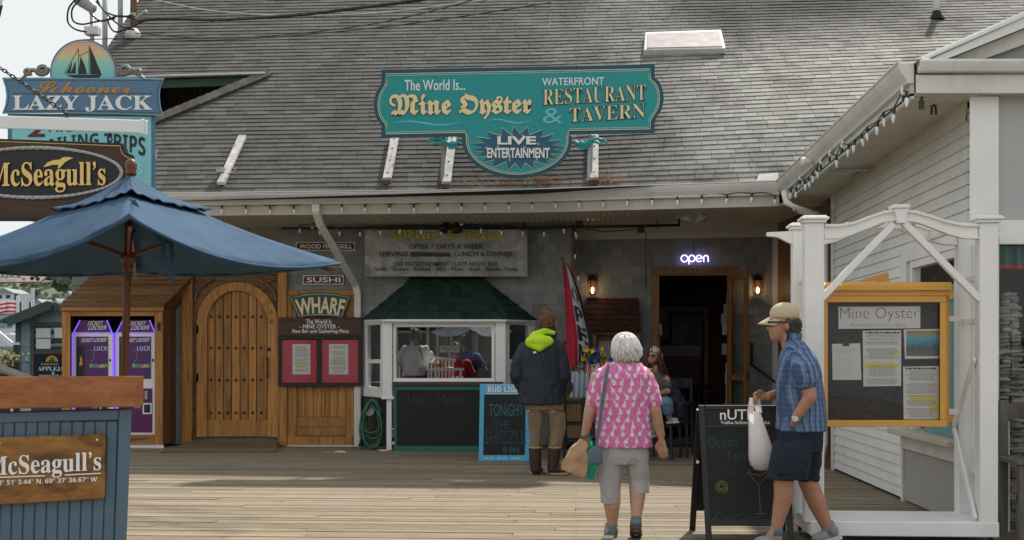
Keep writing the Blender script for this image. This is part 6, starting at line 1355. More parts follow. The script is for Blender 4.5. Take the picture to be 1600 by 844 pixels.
wht = ramp(t, noise_(t, v, 60, 3), [(.35, (.52, .46, .52)), (.6, (.74, .72, .74))]); t.links.new(mixc(t, msk, pink, wht), b.inputs['Base Color']); b.inputs['Roughness'].default_value = .8; b.inputs['Specular IOR Level'].default_value = .2; K['blouse'] = m
q = MB()
loft(q, [(P(974, 698, -.01), 45 * k, .155), (P(974, 680, -.01), 44 * k, .15), (P(973, 655, -.01), 42.5 * k, .145), (P(973, 625, -.02), 42 * k, .14), (P(973, 600, -.02), 44 * k, .135), (P(974, 586, -.02), 43 * k, .125), (P(974, 576, -.015), 35 * k, .108), (P(975, 569, -.01), 28 * k, .09), (P(975, 567, -.005), 26 * k, .082)])
limb(q, [P(940, 587), P(932, 608, -.01), P(928.5, 626, -.015)], [.06, .07, .070]); limb(q, [P(1007, 586), P(1015, 608, -.01), P(1019.5, 626, -.015)], [.06, .070, .070])
flesh(q, 'blouse', K['blouse'], wo_, .0075, 6, .006, 9)
K['pants_grey'] = paint('light_grey_cotton', (.37, .35, .355), .85, .1, 8)
q = MB()
loft(q, [(P(974, 724), 38 * k, .13), (P(974, 712), 39 * k, .145), (P(974, 692), 38 * k, .14)])
loft(q, [(P(953.5, 787, -.02), 16 * k, .083), (P(953.5, 765, -.01), 16.5 * k, .088), (P(954, 742), 17.5 * k, .10), (P(956, 715), 19 * k, .12)]); loft(q, [(P(999, 770, -.03), 15 * k, .082), (P(998.5, 750, .0), 15.5 * k, .088), (P(997, 735), 17 * k, .10), (P(994, 712), 19 * k, .12)])
flesh(q, 'trousers', K['pants_grey'], wo_, .0075, 5, .005, 8)
K['white_hair'] = hairmat('white_hair', (.74, .74, .72), .10)
q = MB(); uvs(q, P(977, 540, .0), (.102, .108, .099)); uvs(q, P(977, 549, -.02), (.086, .085, .062)); ho = flesh(q, 'hair', K['white_hair'], wo_, .008, 3, .008, 26, (1, 1, .5))
hairs(P(977, 540, -.005), 'hair_strands', K['white_hair'], wo_, .101, .108, .099, 1500, .06, lambda v: v.y < .8 and v.z > -.70, lambda v: Vector((v.x * .5 + .35, .25 * v.y, -1.1 + .2 * max(0, v.z))), 3, .0034, .003, 5, .13)
def shoe(parent, heel, toe, w, h, mat, sole, solecol, up=None, name='shoe'):
    heel = Vector(heel); toe = Vector(toe); d = (toe - heel); L = d.length; d.normalize(); s_ = d.cross(Vector((0, 0, 1))).normalized(); u = s_.cross(d).normalized(); q = MB(); q2 = MB()
    B = lambda f, a_, z_: heel + d * (f * L) + s_ * a_ + u * z_
    outline_ = [(0, .36), (.08, .46), (.35, .40), (.55, .46), (.75, .5), (.92, .36), (1.0, .12)]
    pts = [(f, a_ * w) for f, a_ in outline_] + [(f, -a_ * w) for f, a_ in outline_[::-1]]
    q2.prism([B(f, a_, .0) for f, a_ in pts], [B(f, a_ * 1.03, sole) for f, a_ in pts]); q2.build('sole', solecol, parent)
    uvs(q, B(.2, 0, sole + h * .38), (L * .19, w * .40, h * .45), Matrix((d, s_, u)).transposed()); uvs(q, B(.62, 0, sole + h * .18), (L * .34, w * .44, h * .36), Matrix((d, s_, u)).transposed()); limb(q, [B(.22, 0, sole + h * .5), B(.24, 0, sole + h * .95)], [w * .34, w * .32])
    return flesh(q, name, mat, parent, .007, 3)
K['shoe_grey'] = paint('grey_trainer_mesh', (.24, .25, .25), .8, .15, 40); K['sole_white'] = paint('off_white_sole', (.55, .53, .49), .7, .08); K['sole_dark'] = paint('worn_dark_sole', (.07, .055, .05), .8, .3, 20); K['sock'] = paint('grey_sock', (.15, .17, .175), .9, .1, 60)
shoe(wo_, P(951, 843, -.05), P(952, 846, .2) + Vector((0, 0, .0)), .095, .09, K['shoe_grey'], .03, K['sole_white']); shoe(wo_, P(993, 826, -.19), P(994, 841, .04), .092, .09, K['shoe_grey'], .03, K['sole_dark'])
q = MB(); limb(q, [P(957, 821, 0), P(956, 834, .0)], [.041, .046]); q.build('sock', K['sock'], wo_, smooth=True); q = MB(); limb(q, [P(994, 811, -.12), P(993.5, 822, -.13)], [.041, .045]); q.build('sock', K['sock'], wo_, smooth=True)
K['slate_bag'] = paint('slate_blue_leather', (.075, .125, .16), .5, .12, 12)
q = MB(); q.tube([P(914, 679.5, .02), P(915.4, 683.5, .02)], .034, 14); q.build('wrist_band', K['slate_bag'], wo_)
sb = thing('shoulder_bag', 'small slate blue bag on a long strap at the hip of the person in pink', 'bag', P(930, 727, -.1))
q = MB(); pts = [P(952, 570, -.07), P(949, 578, -.118), P(945, 600, -.158), P(941, 630, -.162), P(937, 660, -.162), P(933, 690, -.17), P(931, 700, -.17)]; q.sweep(pts, [(-.012, 0), (.012, 0), (.012, .004), (-.012, .004)], (0, -1, 0)); q.build('strap', K['slate_bag'], sb)
q = MB(); loft(q, [(P(930, 726, -.17), .052, .03), (P(930, 722, -.17), .058, .035), (P(930, 706, -.17), .052, .03), (P(931, 697, -.17), .025, .015)], 16, .7); flesh(q, 'pouch', K['slate_bag'], sb, .007, 2)
def bagmesh(rings, name, mat, parent, crumple=.008, seed=0.0):  # rings of corner points, crumpled
    q = MB(); n = len(rings[0]); R_ = []
    sub = []
    for a, b_ in zip(rings, rings[1:]):
        for i in range(6): sub.append([x.lerp(y, i / 6) for x, y in zip(a, b_)])
    sub.append(rings[-1])
    for ring in sub:
        row = []
        for i in range(n):
            for j in range(5): p = ring[i].lerp(ring[(i + 1) % n], j / 5); row.append(q.vert(p + Vector((noise.noise(p * 14 + Vector((seed, 0, 0))), noise.noise(p * 14 + Vector((3 + seed, 0, 0))), noise.noise(p * 11 + Vector((7 + seed, 0, 0))))) * crumple))
        R_.append(row)
    for a, b_ in zip(R_, R_[1:]):
        for i in range(len(a)): q.face((a[i], a[(i + 1) % len(a)], b_[(i + 1) % len(a)], b_[i]))
    q.face(R_[0][::-1]); return q.build(name, mat, parent, smooth=False)
K['kraft'] = paint('kraft_paper', (.44, .28, .16), .8, .12, 10, bump=.2)
pb_ = thing('paper_bag', 'brown kraft paper bag hanging from the hand of the person in pink', 'bag', P(900, 745, 0))
R4 = lambda a, b_, d0, d1: [P(*a, d0), P(*b_, d0), P(*b_, d1), P(*a, d1)]
bagmesh([R4((876, 733), (915, 745), -.07, .07), R4((884, 715), (917, 722), -.07, .07), R4((895, 698), (918, 702), -.05, .06), R4((906, 686), (919, 690), -.015, .03)], 'bag', K['kraft'], pb_, .026)
gb = thing('plastic_bag', 'translucent green plastic bag behind the kraft paper bag', 'bag', P(924, 752, .05)); m, t, b = nodes('green_film'); b.inputs['Base Color'].default_value = (.03, .42, .30, 1); b.inputs['Roughness'].default_value = .3; translucent(m, .4, (.05, .55, .40)); K['film'] = m
bagmesh([R4((915, 748), (926, 752), .03, .09), R4((914, 735), (932, 740), .02, .10), R4((914, 710), (933, 715), .02, .10), R4((913, 690), (924, 690), .03, .06)], 'bag', m, gb, .02, 4)
q = MB(); q.tube([P(914, 690, .04), P(922, 684, .05), P(925, 694, .06)], .008, 5); q.build('handle', m, gb)

# ---------------------------------------------------------------- man walking with a carrier bag
MYp = 8.0; P = lambda x, y, d=0.0: at(x, y, MYp + d); k = 1 / 219.0
mn = thing('person', 'person in a beige cap, blue striped shirt and navy shorts walking past the chalkboard', 'person', gnd(1247, 857))
q = MB()
uvs(q, P(1227, 500, 0), (.098, .078, .10)); uvs(q, P(1216, 514, 0), (.068, .062, .085)); uvs(q, P(1211, 527, 0), (.035, .04, .026)); uvs(q, P(1201.5, 511.5, 0), (.018, .014, .02)); limb(q, [P(1203.5, 503, 0), P(1200, 513, 0)], [.010, .014], 8); uvs(q, P(1205, 499, 0), (.022, .05, .016)); uvs(q, P(1204, 519.5, 0), (.013, .024, .007)); uvs(q, P(1204.5, 523, 0), (.012, .022, .007))
uvs(q, P(1230, 510, -.078), (.017, .012, .032)); uvs(q, P(1230, 510, .078), (.017, .012, .032))
limb(q, [P(1230, 518, 0), P(1238, 545, 0)], [.062, .07]); loft(q, [(P(1250, 690), .15, .15), (P(1248, 620), .14, .14), (P(1246, 560), .11, .19)])
limb(q, [P(1254, 560, -.19), P(1266, 620, -.25), P(1244, 652, -.205), P(1241, 662, -.15)], [.055, .046, .032, .028]); limb(q, [P(1246, 560, .19), P(1236, 610, .22), P(1201, 619, .10)], [.055, .046, .031])
hand(q, P(1241, 662, -.14), (.0, .5, -1), (-.8, -.3, .3), (.3, .9, 0), .15, .2)
hand(q, P(1197, 619, .09), (-1, -.15, -.08), (0, -.4, .9), (.1, -.5, -.8), .165, .85)
limb(q, [P(1240, 705, -.07), P(1224, 752, -.11), P(1224, 777, -.10), P(1213, 826, -.10)], [.078, .068, .066, .040]); limb(q, [P(1256, 705, .08), P(1262, 752, .11), P(1277, 787, .11), P(1293, 826, .11)], [.078, .068, .066, .040])
limb(q, [P(1213, 828, -.10), P(1196, 848, -.10)], [.04, .03]); limb(q, [P(1293, 828, .11), P(1282, 846, .11)], [.04, .03])
flesh(q, 'body', K['tan'], mn, .0062, 4)
m, t, b = nodes('blue_striped_shirt'); v = coords(t); s3 = N(t, 'ShaderNodeSeparateXYZ'); t.links.new(v, s3.inputs[0])
xy = math_(t, 'ADD', s3.outputs[0], math_(t, 'MULTIPLY', s3.outputs[1], .7)); wob = math_(t, 'MULTIPLY', noise_(t, v, 5, 2), .05); xx = math_(t, 'ADD', xy, math_(t, 'ADD', wob, math_(t, 'MULTIPLY', s3.outputs[2], .06)))
def stripe(src, freq, ph, wd_): return math_(t, 'LESS_THAN', math_(t, 'FRACT', math_(t, 'ADD', math_(t, 'MULTIPLY', src, freq), ph)), wd_)
c_ = ramp(t, noise_(t, v, 9, 4), [(.3, (.085, .14, .26)), (.7, (.13, .20, .34))]); c_ = mixc(t, math_(t, 'MULTIPLY', stripe(xx, 19, 0, .32), .75), c_, (.035, .065, .155)); c_ = mixc(t, math_(t, 'MULTIPLY', stripe(xx, 19, .55, .12), .55), c_, (.28, .35, .47)); c_ = mixc(t, math_(t, 'MULTIPLY', stripe(s3.outputs[2], 26, .2, .22), .22), c_, (.035, .065, .15)); c_ = mixc(t, math_(t, 'MULTIPLY', stripe(s3.outputs[2], 26, .6, .08), .15), c_, (.34, .40, .5))
t.links.new(c_, b.inputs['Base Color']); b.inputs['Roughness'].default_value = .85; b.inputs['Specular IOR Level'].default_value = .2; K['shirt'] = m
q = MB()
loft(q, [(P(1252, 673), 38.5 * k, .19), (P(1252, 655), 38 * k, .185), (P(1251, 630), 37 * k, .18), (P(1249, 600), 35 * k, .175), (P(1248, 575), 32 * k, .19), (P(1246, 556), 27 * k, .20), (P(1243, 545), 20 * k, .14), (P(1239, 533), 15 * k, .085)])
limb(q, [P(1252, 558, -.17), P(1256, 578, -.225), P(1259, 590, -.235)], [.075, .085, .088]); limb(q, [P(1246, 558, .17), P(1244, 590, .225)], [.075, .085])
flesh(q, 'shirt', K['shirt'], mn, .0075, 6, .006, 7)
q = MB(); pts = [P(1223, 533 + 5, -.02), P(1230, 531, -.075), P(1243, 532, -.07), P(1250, 532, .0), P(1243, 532, .07), P(1230, 531, .075)]
for a, b_ in zip(pts, pts[1:]): q.prism([a, b_, b_ + Vector((.006, 0, .05)), a + Vector((.006, 0, .05))], [a + Vector((.012, 0, 0)), b_ + Vector((.012, 0, 0)), b_ + Vector((.016, 0, .05)), a + Vector((.016, 0, .05))])
q.build('collar', K['shirt'], mn)
K['navy'] = paint('navy_cotton', (.010, .017, .032), .85, .2, 10)
q = MB(); loft(q, [(P(1250, 705), 33 * k, .17), (P(1250, 668), 35 * k, .175)]); loft(q, [(P(1230, 749, -.11), 30 * k, .105), (P(1235, 720, -.1), 31 * k, .115), (P(1242, 690, -.06), 32 * k, .13)]); loft(q, [(P(1262, 751, .11), 17.5 * k, .10), (P(1262, 720, .1), 21 * k, .11), (P(1256, 690, .06), 28 * k, .12)])
flesh(q, 'shorts', K['navy'], mn, .0075, 4, .006, 8)
q = MB(); pts = [(1213, 741), (1240, 742), (1247, 712), (1220, 708)]; q.prism([P(x, y, -.225) for x, y in pts], [P(x, y, -.18) for x, y in pts]); q.build('cargo_pocket', K['navy'], mn, bevel=.008, seg=2)
K['cap'] = paint('beige_cap_cotton', (.50, .42, .29), .85, .07, 14)
q = MB(); uvs(q, P(1226, 491, 0), (.106, .086, .085)); c0 = flesh(q, 'cap', K['cap'], mn, .007, 3)
for v_ in c0.data.vertices:
    if v_.co.z < P(0, 499).z: v_.co.z = P(0, 499).z + (v_.co.z - P(0, 499).z) * .1
q = MB()
def brim(u, w): a = rad(lerp(-62, 62, u)); r0 = .095; p = P(1226, 498, 0); return p + Vector((-(r0 + .095 * w * math.cos(a) ** .7) * math.cos(a) * (1.0), .082 * math.sin(a) * (1 - .05 * w), -.035 * w + .02 * (1 - abs(math.sin(a)) * 1.0) * (1 - w) - .02 * math.sin(a) ** 2))
q.grid(brim, 18, 6); bo_ = q.build('brim', K['cap'], c0, smooth=True); s_ = bo_.modifiers.new('s', 'SOLIDIFY'); s_.thickness = .007
K['grey_hair'] = hairmat('dark_grey_hair', (.06, .055, .05), .4)
hairs(P(1227, 500, 0), 'hair', K['grey_hair'], mn, .099, .080, .10, 260, .05, lambda v: v.x > -.12 and -.62 < v.z < .1 and (abs(v.y) > .3 or v.x > .2), lambda v: Vector((.35, 0, -1)), 5, .005, .003, 3)
q = MB(); 
for s_ in (-1, 1): q.prism([P(1200.5 + .0, 502, s_ * .012), P(1203, 502, s_ * .055), P(1203.5, 510, s_ * .05), P(1201, 510, s_ * .016)], [p + Vector((-.012, 0, 0)) for p in (P(1200.5, 502, s_ * .012), P(1203, 502, s_ * .055), P(1203.5, 510, s_ * .05), P(1201, 510, s_ * .016))])
for s_ in (-1, 1): q.bar(P(1202.5, 503, s_ * .06), P(1228, 504, s_ * .083), .005, .012)
q.build('sunglasses', K['black'], mn)
shoe(mn, P(1224, 853, -.10), P(1176, 857, -.12), .10, .10, K['shoe_grey'], .028, K['sole_white']); shoe(mn, P(1314, 841, .11), P(1268, 853, .09), .10, .10, K['shoe_grey'], .028, K['sole_white'])
for a, b_ in ((P(1214, 821, -.10), P(1213, 836, -.10)), (P(1291.5, 821, .11), P(1296, 834, .11))): q = MB(); limb(q, [a, b_], [.041, .044]); q.build('sock', K['sock'], mn, smooth=True)
q = MB(); q.tube([P(1246, 651, -.205), P(1243.2, 655, -.20)], .036, 14); w_ = q.build('wristwatch', K['chrome'], mn); q = MB(); q.lathe(P(1242.5, 654.5, -.262), [(.02, -.004), (.021, .004), (.018, .006)], 14, 'y'); q.build('watch_face', K['sole_white'], w_)
m, t, b = nodes('white_carrier_film'); b.inputs['Base Color'].default_value = (.80, .78, .79, 1); b.inputs['Roughness'].default_value = .35; translucent(m, .5, (.85, .82, .83)); bump_(t, b, noise_(t, coords(t, (1, 1, .25)), 30, 5), .6, .01); K['carrier'] = m
cb_ = thing('carrier_bag', 'thin white plastic carrier bag hanging from the hand of the walking person', 'bag', P(1188, 735, .08))
def ringe(xc, y, hx, hy, d=.09, n=24, sq=.8): 
    out = []
    for i in range(n): a = 2 * math.pi * i / n; out.append(P(xc, y, d) + Vector((hx * math.copysign(abs(math.cos(a)) ** sq, math.cos(a)), hy * math.copysign(abs(math.sin(a)) ** sq, math.sin(a)), 0)))
    return out
q = MB(); rings = [ringe(1190, 735, .02, .02), ringe(1190, 733, .05, .05), ringe(1189.5, 726, .078, .07), ringe(1189, 715, .085, .075), ringe(1187, 695, .076, .06), ringe(1183.5, 672, .060, .045), ringe(1180, 652, .046, .03), ringe(1178.5, 643, .040, .022)]
ix = []
for j, ring in enumerate(rings):
    row = []
    for i, p in enumerate(ring): f = (noise.noise(Vector((i * .9, j * .45, 2.0))) * .016 + .006 * math.sin(i * 2.6 + j * .4)) * (1 if j > 0 else 0); row.append(q.vert(p + (p - P(1186, 690, .09)).normalized() * f))
    ix.append(row)
for a, b_ in zip(ix, ix[1:]):
    for i in range(24): q.face((a[i], a[(i + 1) % 24], b_[(i + 1) % 24], b_[i]))
q.face(ix[0][::-1]); q.build('bag', m, cb_, smooth=True)
for x0, x1, d in ((1172, 1176, .05), (1186, 1182, .11)): q = MB(); q.sweep([P(x0, 646, d), P((x0 + x1) / 2, 634, .08), P(x1, 622, .08)], [(-.022, 0), (.022, 0), (.022, .004), (-.022, .004)], (0, -1, 0)); q.build('handle', m, cb_)
q = MB(); uvs(q, P(1194, 718, .09), (.05, .05, .045)); q.build('contents', paint('blue_white_packet', (.25, .35, .5), .5, .3, 20), cb_, smooth=True); q = MB(); uvs(q, P(1184, 716, .09), (.05, .045, .05)); q.build('contents', paint('reddish_packet', (.5, .32, .30), .5, .3, 20), cb_, smooth=True)

# ---------------------------------------------------------------- man in the navy jacket
BYp = 12.9; P = lambda x, y, d=0.0: at(x, y, BYp + d); k = 1 / 135.7
bm_ = thing('person', 'person in a navy jacket with lime hood and brown rubber boots facing the porch', 'person', gnd(850, 742))
q = MB(); uvs(q, P(856, 500, .0), (.082, .10, .115)); uvs(q, P(862, 505, .05), (.06, .06, .07)); uvs(q, P(866, 501, -.01), (.012, .018, .032)); limb(q, [P(855, 508, 0), P(853, 526, 0)], [.06, .065]); loft(q, [(P(846, 630), .17, .12), (P(846, 580), .17, .12), (P(848, 535), .19, .1)])
limb(q, [P(818, 545), P(806, 585, -.05), P(816, 610, .08)], [.05, .045, .03]); limb(q, [P(876, 545), P(879, 585, -.03), P(873, 612, .12)], [.05, .045, .03]); hand(q, P(817, 611, .09), (.5, .6, -.6), (0, .5, 1), (1, 0, 0), .17, .4); hand(q, P(873, 613, .13), (-.1, .7, -.7), (-1, 0, 0), (-.2, .6, .3), .17, .4)
limb(q, [P(840, 640), P(838, 680), P(837, 730)], [.08, .048, .04]); limb(q, [P(864, 640), P(871, 672, .01), P(866, 695, -.02), P(864, 730)], [.08, .05, .045, .04]); flesh(q, 'body', K['skin'], bm_, .008, 4)
K['jacket'] = paint('navy_shell_fabric', (.012, .018, .034), .6, .2, 8)
q = MB(); loft(q, [(P(846, 632), 36 * k, .20), (P(845, 615), 35 * k, .195), (P(844, 585), 33.5 * k, .18), (P(845, 555), 33 * k, .165), (P(846, 540), 31 * k, .15), (P(850, 530), 22 * k, .12), (P(853, 524), 14 * k, .09)]); limb(q, [P(820, 543), P(812, 562, -.03), P(807, 588, -.06), P(818, 610, .04)], [.075, .082, .078, .06]); limb(q, [P(872, 542), P(878, 565, -.01), P(880, 588, -.02), P(876, 612, .09)], [.075, .08, .075, .055])
flesh(q, 'jacket', K['jacket'], bm_, .009, 4, .010, 7)
q = MB(); q.tube([P(843, 526, -.02), P(846, 514, -.0), P(856, 511, .03)], [.03, .02, .02], 8); pts = [(842, 524), (843, 513), (862, 514), (872, 524)]; loft(q, [(P(856, 527), .105, .09), (P(857, 515), .088, .085), (P(857, 511.5), .08, .08)]); flesh(q, 'collar', K['jacket'], bm_, .008, 2)
K['lime'] = paint('lime_yellow_lining', (.46, .72, .015), .6, .08, 10)
q = MB(); uvs(q, P(843, 533, -.15), (.165, .06, .075)); limb(q, [P(826, 535, -.12), P(836, 524, -.10), P(852, 518, -.08), P(864, 520, -.05)], [.045, .05, .042, .03]); limb(q, [P(827, 538, -.15), P(843, 544, -.17), P(859, 534, -.13)], [.035, .04, .035]); flesh(q, 'hood', K['lime'], bm_, .008, 6, .004, 9, (1, 1, 1))
q = MB(); q.rect(PY(BYp - .175), 833, 549, 838, 552, -.05, -.01); q.build('patch', K['white_letter'], bm_)
K['khaki'] = paint('khaki_cotton', (.22, .16, .10), .85, .15, 8); K['boot'] = paint('brown_rubber_boot', (.045, .026, .02), .45, .15, 10); K['boot_sole'] = paint('tan_gum_sole', (.40, .28, .12), .6, .1)
q = MB(); loft(q, [(P(850, 640), 30 * k, .15), (P(849, 628), 31 * k, .16)]); loft(q, [(P(836, 698), 9 * k, .08), (P(836.5, 672), 10 * k, .09), (P(838, 645), 13.5 * k, .12)]); loft(q, [(P(867, 698, -.02), 10 * k, .085), (P(872, 670, .02), 12 * k, .10), (P(868, 645), 15 * k, .12)]); flesh(q, 'trousers', K['khaki'], bm_, .009, 4, .009, 8)
for xs, toe, d in (((836, 837), (843, 740), 0), ((867, 864), (884, 741), -.02)):
    q = MB(); limb(q, [P(xs[0], 699, d), P(xs[1], 730, d)], [10.5 * k, 9 * k]); limb(q, [P(xs[1], 733, d), P(toe[0], 736.5, d + (.16 if d == 0 else .02))], [.065, .05]); bt = flesh(q, 'boot', K['boot'], bm_, .008, 3)
    q = MB(); q.tube([P(xs[0], 697, d), P(xs[0], 700, d)], 11 * k, 16); q.build('boot_cuff', K['boot_sole'], bt); q = MB(); a, b_ = P(xs[1] - 5, 741, d), P(toe[0] + 4, 742, d + (.16 if d == 0 else .02)); a.z = b_.z = .018; q.bar(a, b_, .115, .034); q.build('sole', K['boot_sole'], bt, bevel=.015, seg=2)
K['brown_hair'] = hairmat('brown_hair', (.13, .065, .03), .4); hairs(P(855, 498, 0), 'hair', K['brown_hair'], bm_, .085, .10, .115, 360, .06, lambda v: v.y < .55 and v.z > -.45 and not (v.x > .55 and v.y > .0), lambda v: Vector((.2, -.2, -1)), 8, .007, .006, 3)
# ---------------------------------------------------------------- seated woman by the door
SYp = 15.0; P = lambda x, y, d=0.0: at(x, y, SYp + d); k = 1 / 116.0
sw2 = thing('person', 'seated person with auburn hair, sunglasses and patterned cap waiting beside the doorway', 'person', P(1028, 690))
q = MB(); uvs(q, P(1020, 556, 0), (.076, .092, .108)); uvs(q, P(1018, 560, -.05), (.055, .05, .075)); uvs(q, P(1017, 559, -.095), (.014, .02, .018)); limb(q, [P(1021, 565), P(1024, 580)], [.048, .05]); loft(q, [(P(1030, 632), .15, .11), (P(1028, 610), .12, .10), (P(1027, 590), .14, .085)])
limb(q, [P(1042, 592, -.02), P(1044, 612, -.06), P(1024, 616, -.2)], [.045, .038, .027]); limb(q, [P(1013, 590), P(1007, 612, -.1), P(1014, 590, -.22)], [.045, .038, .027]); hand(q, P(1023, 616, -.21), (-1, -.2, 0), (0, 0, 1), (0, -1, 0), .15, .5); hand(q, P(1014, 589, -.225), (0, -.2, 1), (1, 0, 0), (0, 1, 0), .15, .6)
limb(q, [P(1036, 630), P(1043, 630, -.38), P(1045, 652, -.30)], [.08, .06, .036]); limb(q, [P(1022, 632), P(1018, 634, -.40), P(1022, 675, -.25)], [.08, .06, .036]); flesh(q, 'body', K['skin'], sw2, .007, 3)
q = MB(); loft(q, [(P(1029, 630), 15 * k, .13), (P(1028, 612), 13 * k, .115), (P(1027, 597), 14.5 * k, .11), (P(1026, 588), 12 * k, .09), (P(1024, 581), 6.5 * k, .06)]); limb(q, [P(1038, 592), P(1043, 603, -.04)], [.06, .062]); limb(q, [P(1015, 591), P(1010, 602, -.05)], [.06, .062]); flesh(q, 't_shirt', paint('grey_olive_jersey', (.10, .10, .085), .9, .12, 10), sw2, .008, 4, .006, 9)
K['jeans'] = paint('light_blue_denim', (.14, .22, .32), .85, .15, 20); q = MB(); limb(q, [P(1035, 631), P(1042, 630, -.38), P(1043.5, 641, -.35)], [.10, .082, .075]); limb(q, [P(1022, 632), P(1018, 634, -.4), P(1020, 652, -.33)], [.10, .082, .07]); flesh(q, 'jeans', K['jeans'], sw2, .008, 3, .006, 9)
K['auburn'] = hairmat('auburn_hair', (.10, .028, .02), .4); hairs(P(1020, 555, .0), 'hair', K['auburn'], sw2, .082, .095, .11, 300, .30, lambda v: v.z > -.1 and (v.y > -.25 or abs(v.x) > .72), lambda v: Vector((v.x * .25, .08, -1)), 4, .009, .006)
m, t, b = nodes('patterned_cap'); vo = N(t, 'ShaderNodeTexVoronoi'); vo.inputs['Scale'].default_value = 38; t.links.new(coords(t), vo.inputs['Vector']); t.links.new(ramp(t, vo.outputs['Distance'], [(.25, (.03, .035, .04)), (.5, (.45, .46, .46))]), b.inputs['Base Color'])
q = MB(); uvs(q, P(1022, 549, .01), (.088, .10, .072)); flesh(q, 'cap', m, sw2, .008, 2); q = MB()
for s_ in (-1, 1): q.lathe(P(1016.5 + s_ * 3.9, 556, -.098), [(.019, 0), (.021, .004), (.019, .008)], 14, 'y')
q.bar(P(1010, 555.5, -.10), P(1025, 555.5, -.10), .006, .006); q.build('sunglasses', K['black'], sw2)
shoe(sw2, P(1044, 662, -.27), P(1060, 661, -.42), .09, .08, paint('pale_grey_canvas', (.36, .35, .33), .8, .1), .03, K['sole_white']); shoe(sw2, P(1022, 682, -.22), P(1016, 684, -.45), .09, .08, K['shoe_grey'], .03, K['sole_white'])
cup = thing('paper_cup', 'cream paper cup held up by the seated person', 'cup', P(1014, 590, -.24)); q = MB(); q.lathe(P(1014, 588, -.24), [(.03, -.02), (.042, .085)], 16); q.build('cup', paint('cream_card', (.55, .48, .36), .7), cup, smooth=True); q = MB(); q.lathe(P(1014, 588, -.24), [(.045, .086), (.045, .094), (.038, .1)], 16); q.build('lid', K['white'], cup)
# ---------------------------------------------------------------- high chairs on the porch
def highchair(px, Yc, zs, label, yaw, back_z):
    c = at(px, 600, Yc); c.z = 0; t_ = thing('high_chair', label, 'chair', c, 'black high chairs on the porch'); M = Matrix.Translation(c) @ Matrix.Rotation(rad(yaw), 4, 'Z')
    for x in (-.21, .21):
        for y in (-.21, .21): q = MB(M); q.bar((x * 1.1, y * 1.1, 0), (x, y, zs if y < 0 else back_z), .034, .034, (0, 1, 0)); q.build('leg', K['black'], t_)
    q = MB(M); q.box((-.24, -.24, zs), (.24, .24, zs + .045)); q.build('seat', K['black'], t_, bevel=.01)
    q = MB(M); q.box((-.19, .19, zs + .22), (.19, .225, back_z)); q.build('backrest', K['black'], t_, bevel=.008)
    for z in (.22, .45): q = MB(M); q.bar((-.23, -.22, z), (.23, -.22, z), .02, .03); q.bar((-.23, .22, z), (.23, .22, z), .02, .03); q.build_each('stretcher', K['black'], t_)
    return t_, M
hc1, M1 = highchair(1030, 15.02, .70, 'black high chair the seated person is sitting on', -20, 1.05)
hc2, M2 = highchair(908, 15.3, .72, 'empty black high chair with a pale cloth over its back near the flag', 0, 1.12)
hc3, M3 = highchair(1052, 15.5, .70, 'black high chair with a pale rail and a dark jacket over its back', -15, 1.06)
q = MB()
def dr(u, w): return at(lerp(893, 921, u), 0, 15.3).xz.to_3d() if False else Vector((at(lerp(893, 921, u), 587, 15.05).x + .01 * math.sin(u * 14), 15.46 - .03 - .05 * math.sin(u * 9) * w - (.02 if w > .02 else -.05), 1.16 - .36 * w + .01 * math.sin(u * 11)))
q.grid(lambda u, w: Vector((at(lerp(894, 922, u) - 3 * w, 590, 15.1).x, 15.49 - .018 * math.sin(u * 22) * (.3 + w) - .03, 1.155 - .36 * w)), 24, 12); o = q.build('draped_cloth', paint('pale_blue_cloth', (.38, .44, .50), .9, .08)); tag(o, 'pale blue cloth folded over the back of the empty high chair', 'cloth'); s_ = o.modifiers.new('s', 'SOLIDIFY'); s_.thickness = .008
jk = MB(); loft(jk, [(P(1059, 661, .05), .09, .05), (P(1056, 640, .04), .14, .07), (P(1052, 612, .03), .12, .06), (P(1049, 594, .03), .07, .04)]); jo = flesh(jk, 'draped_jacket', K['jacket'], None, .010, 3, .016, 9); tag(jo, 'dark navy jacket hung over a chair back behind the seated person', 'jacket')
pa = thing('paddle', 'round dark paddle leaning beside the empty high chair under the flag', 'paddle', at(882, 690, 15.0)); q = MB(); q.lathe(at(883, 605, 14.9), [(.10, -.012), (.11, 0), (.10, .012)], 20, 'y'); q.tube([at(883, 615, 14.9), at(884, 690, 15.0)], .018, 8); q.build('blade', K['black'], pa)
# ================================================================ FLAG, FLOWERS AND FURNITURE BY THE DOOR
fg_ = thing('open_flag', 'red, white and black OPEN flag hanging limp from a leaning wooden pole', 'flag', at(897, 600, 15.75))
FY = 15.75
q = MB(); q.tube([at(879, 405, FY), at(898, 600, FY + .1)], .014, 8); q.lathe(at(879, 404, FY) + Vector((0, 0, 0)), [(.02, -.02), (.026, 0), (.012, .03)], 8); q.build('pole', K['pole'], fg_)
def fl_pt(u, w, off=0.0):
    L0 = Vector((lerp(881, 886, w), lerp(411, 568, w))); R0 = Vector((lerp(883, 940, w ** .72), lerp(409, 580, w)))
    if w > .7: R0.x -= 14 * (w - .7) / .3
    x, y = L0.lerp(R0, u); y += 8 * u * w * w
    return at(x, y, FY - .03 - off + .05 * math.sin(u * 8 + w * 2.5) * w + .02 * math.sin(u * 17))
K['flag_red'] = paint('flag_red_cloth', (.50, .025, .065), .8, .08); K['flag_white'] = paint('flag_white_cloth', (.60, .60, .60), .8, .05); K['flag_black'] = paint('flag_black_cloth', (.015, .015, .018), .8, .1)
translucent(K['flag_red'], .3, (.55, .03, .07)); translucent(K['flag_white'], .3, (.6, .6, .6))
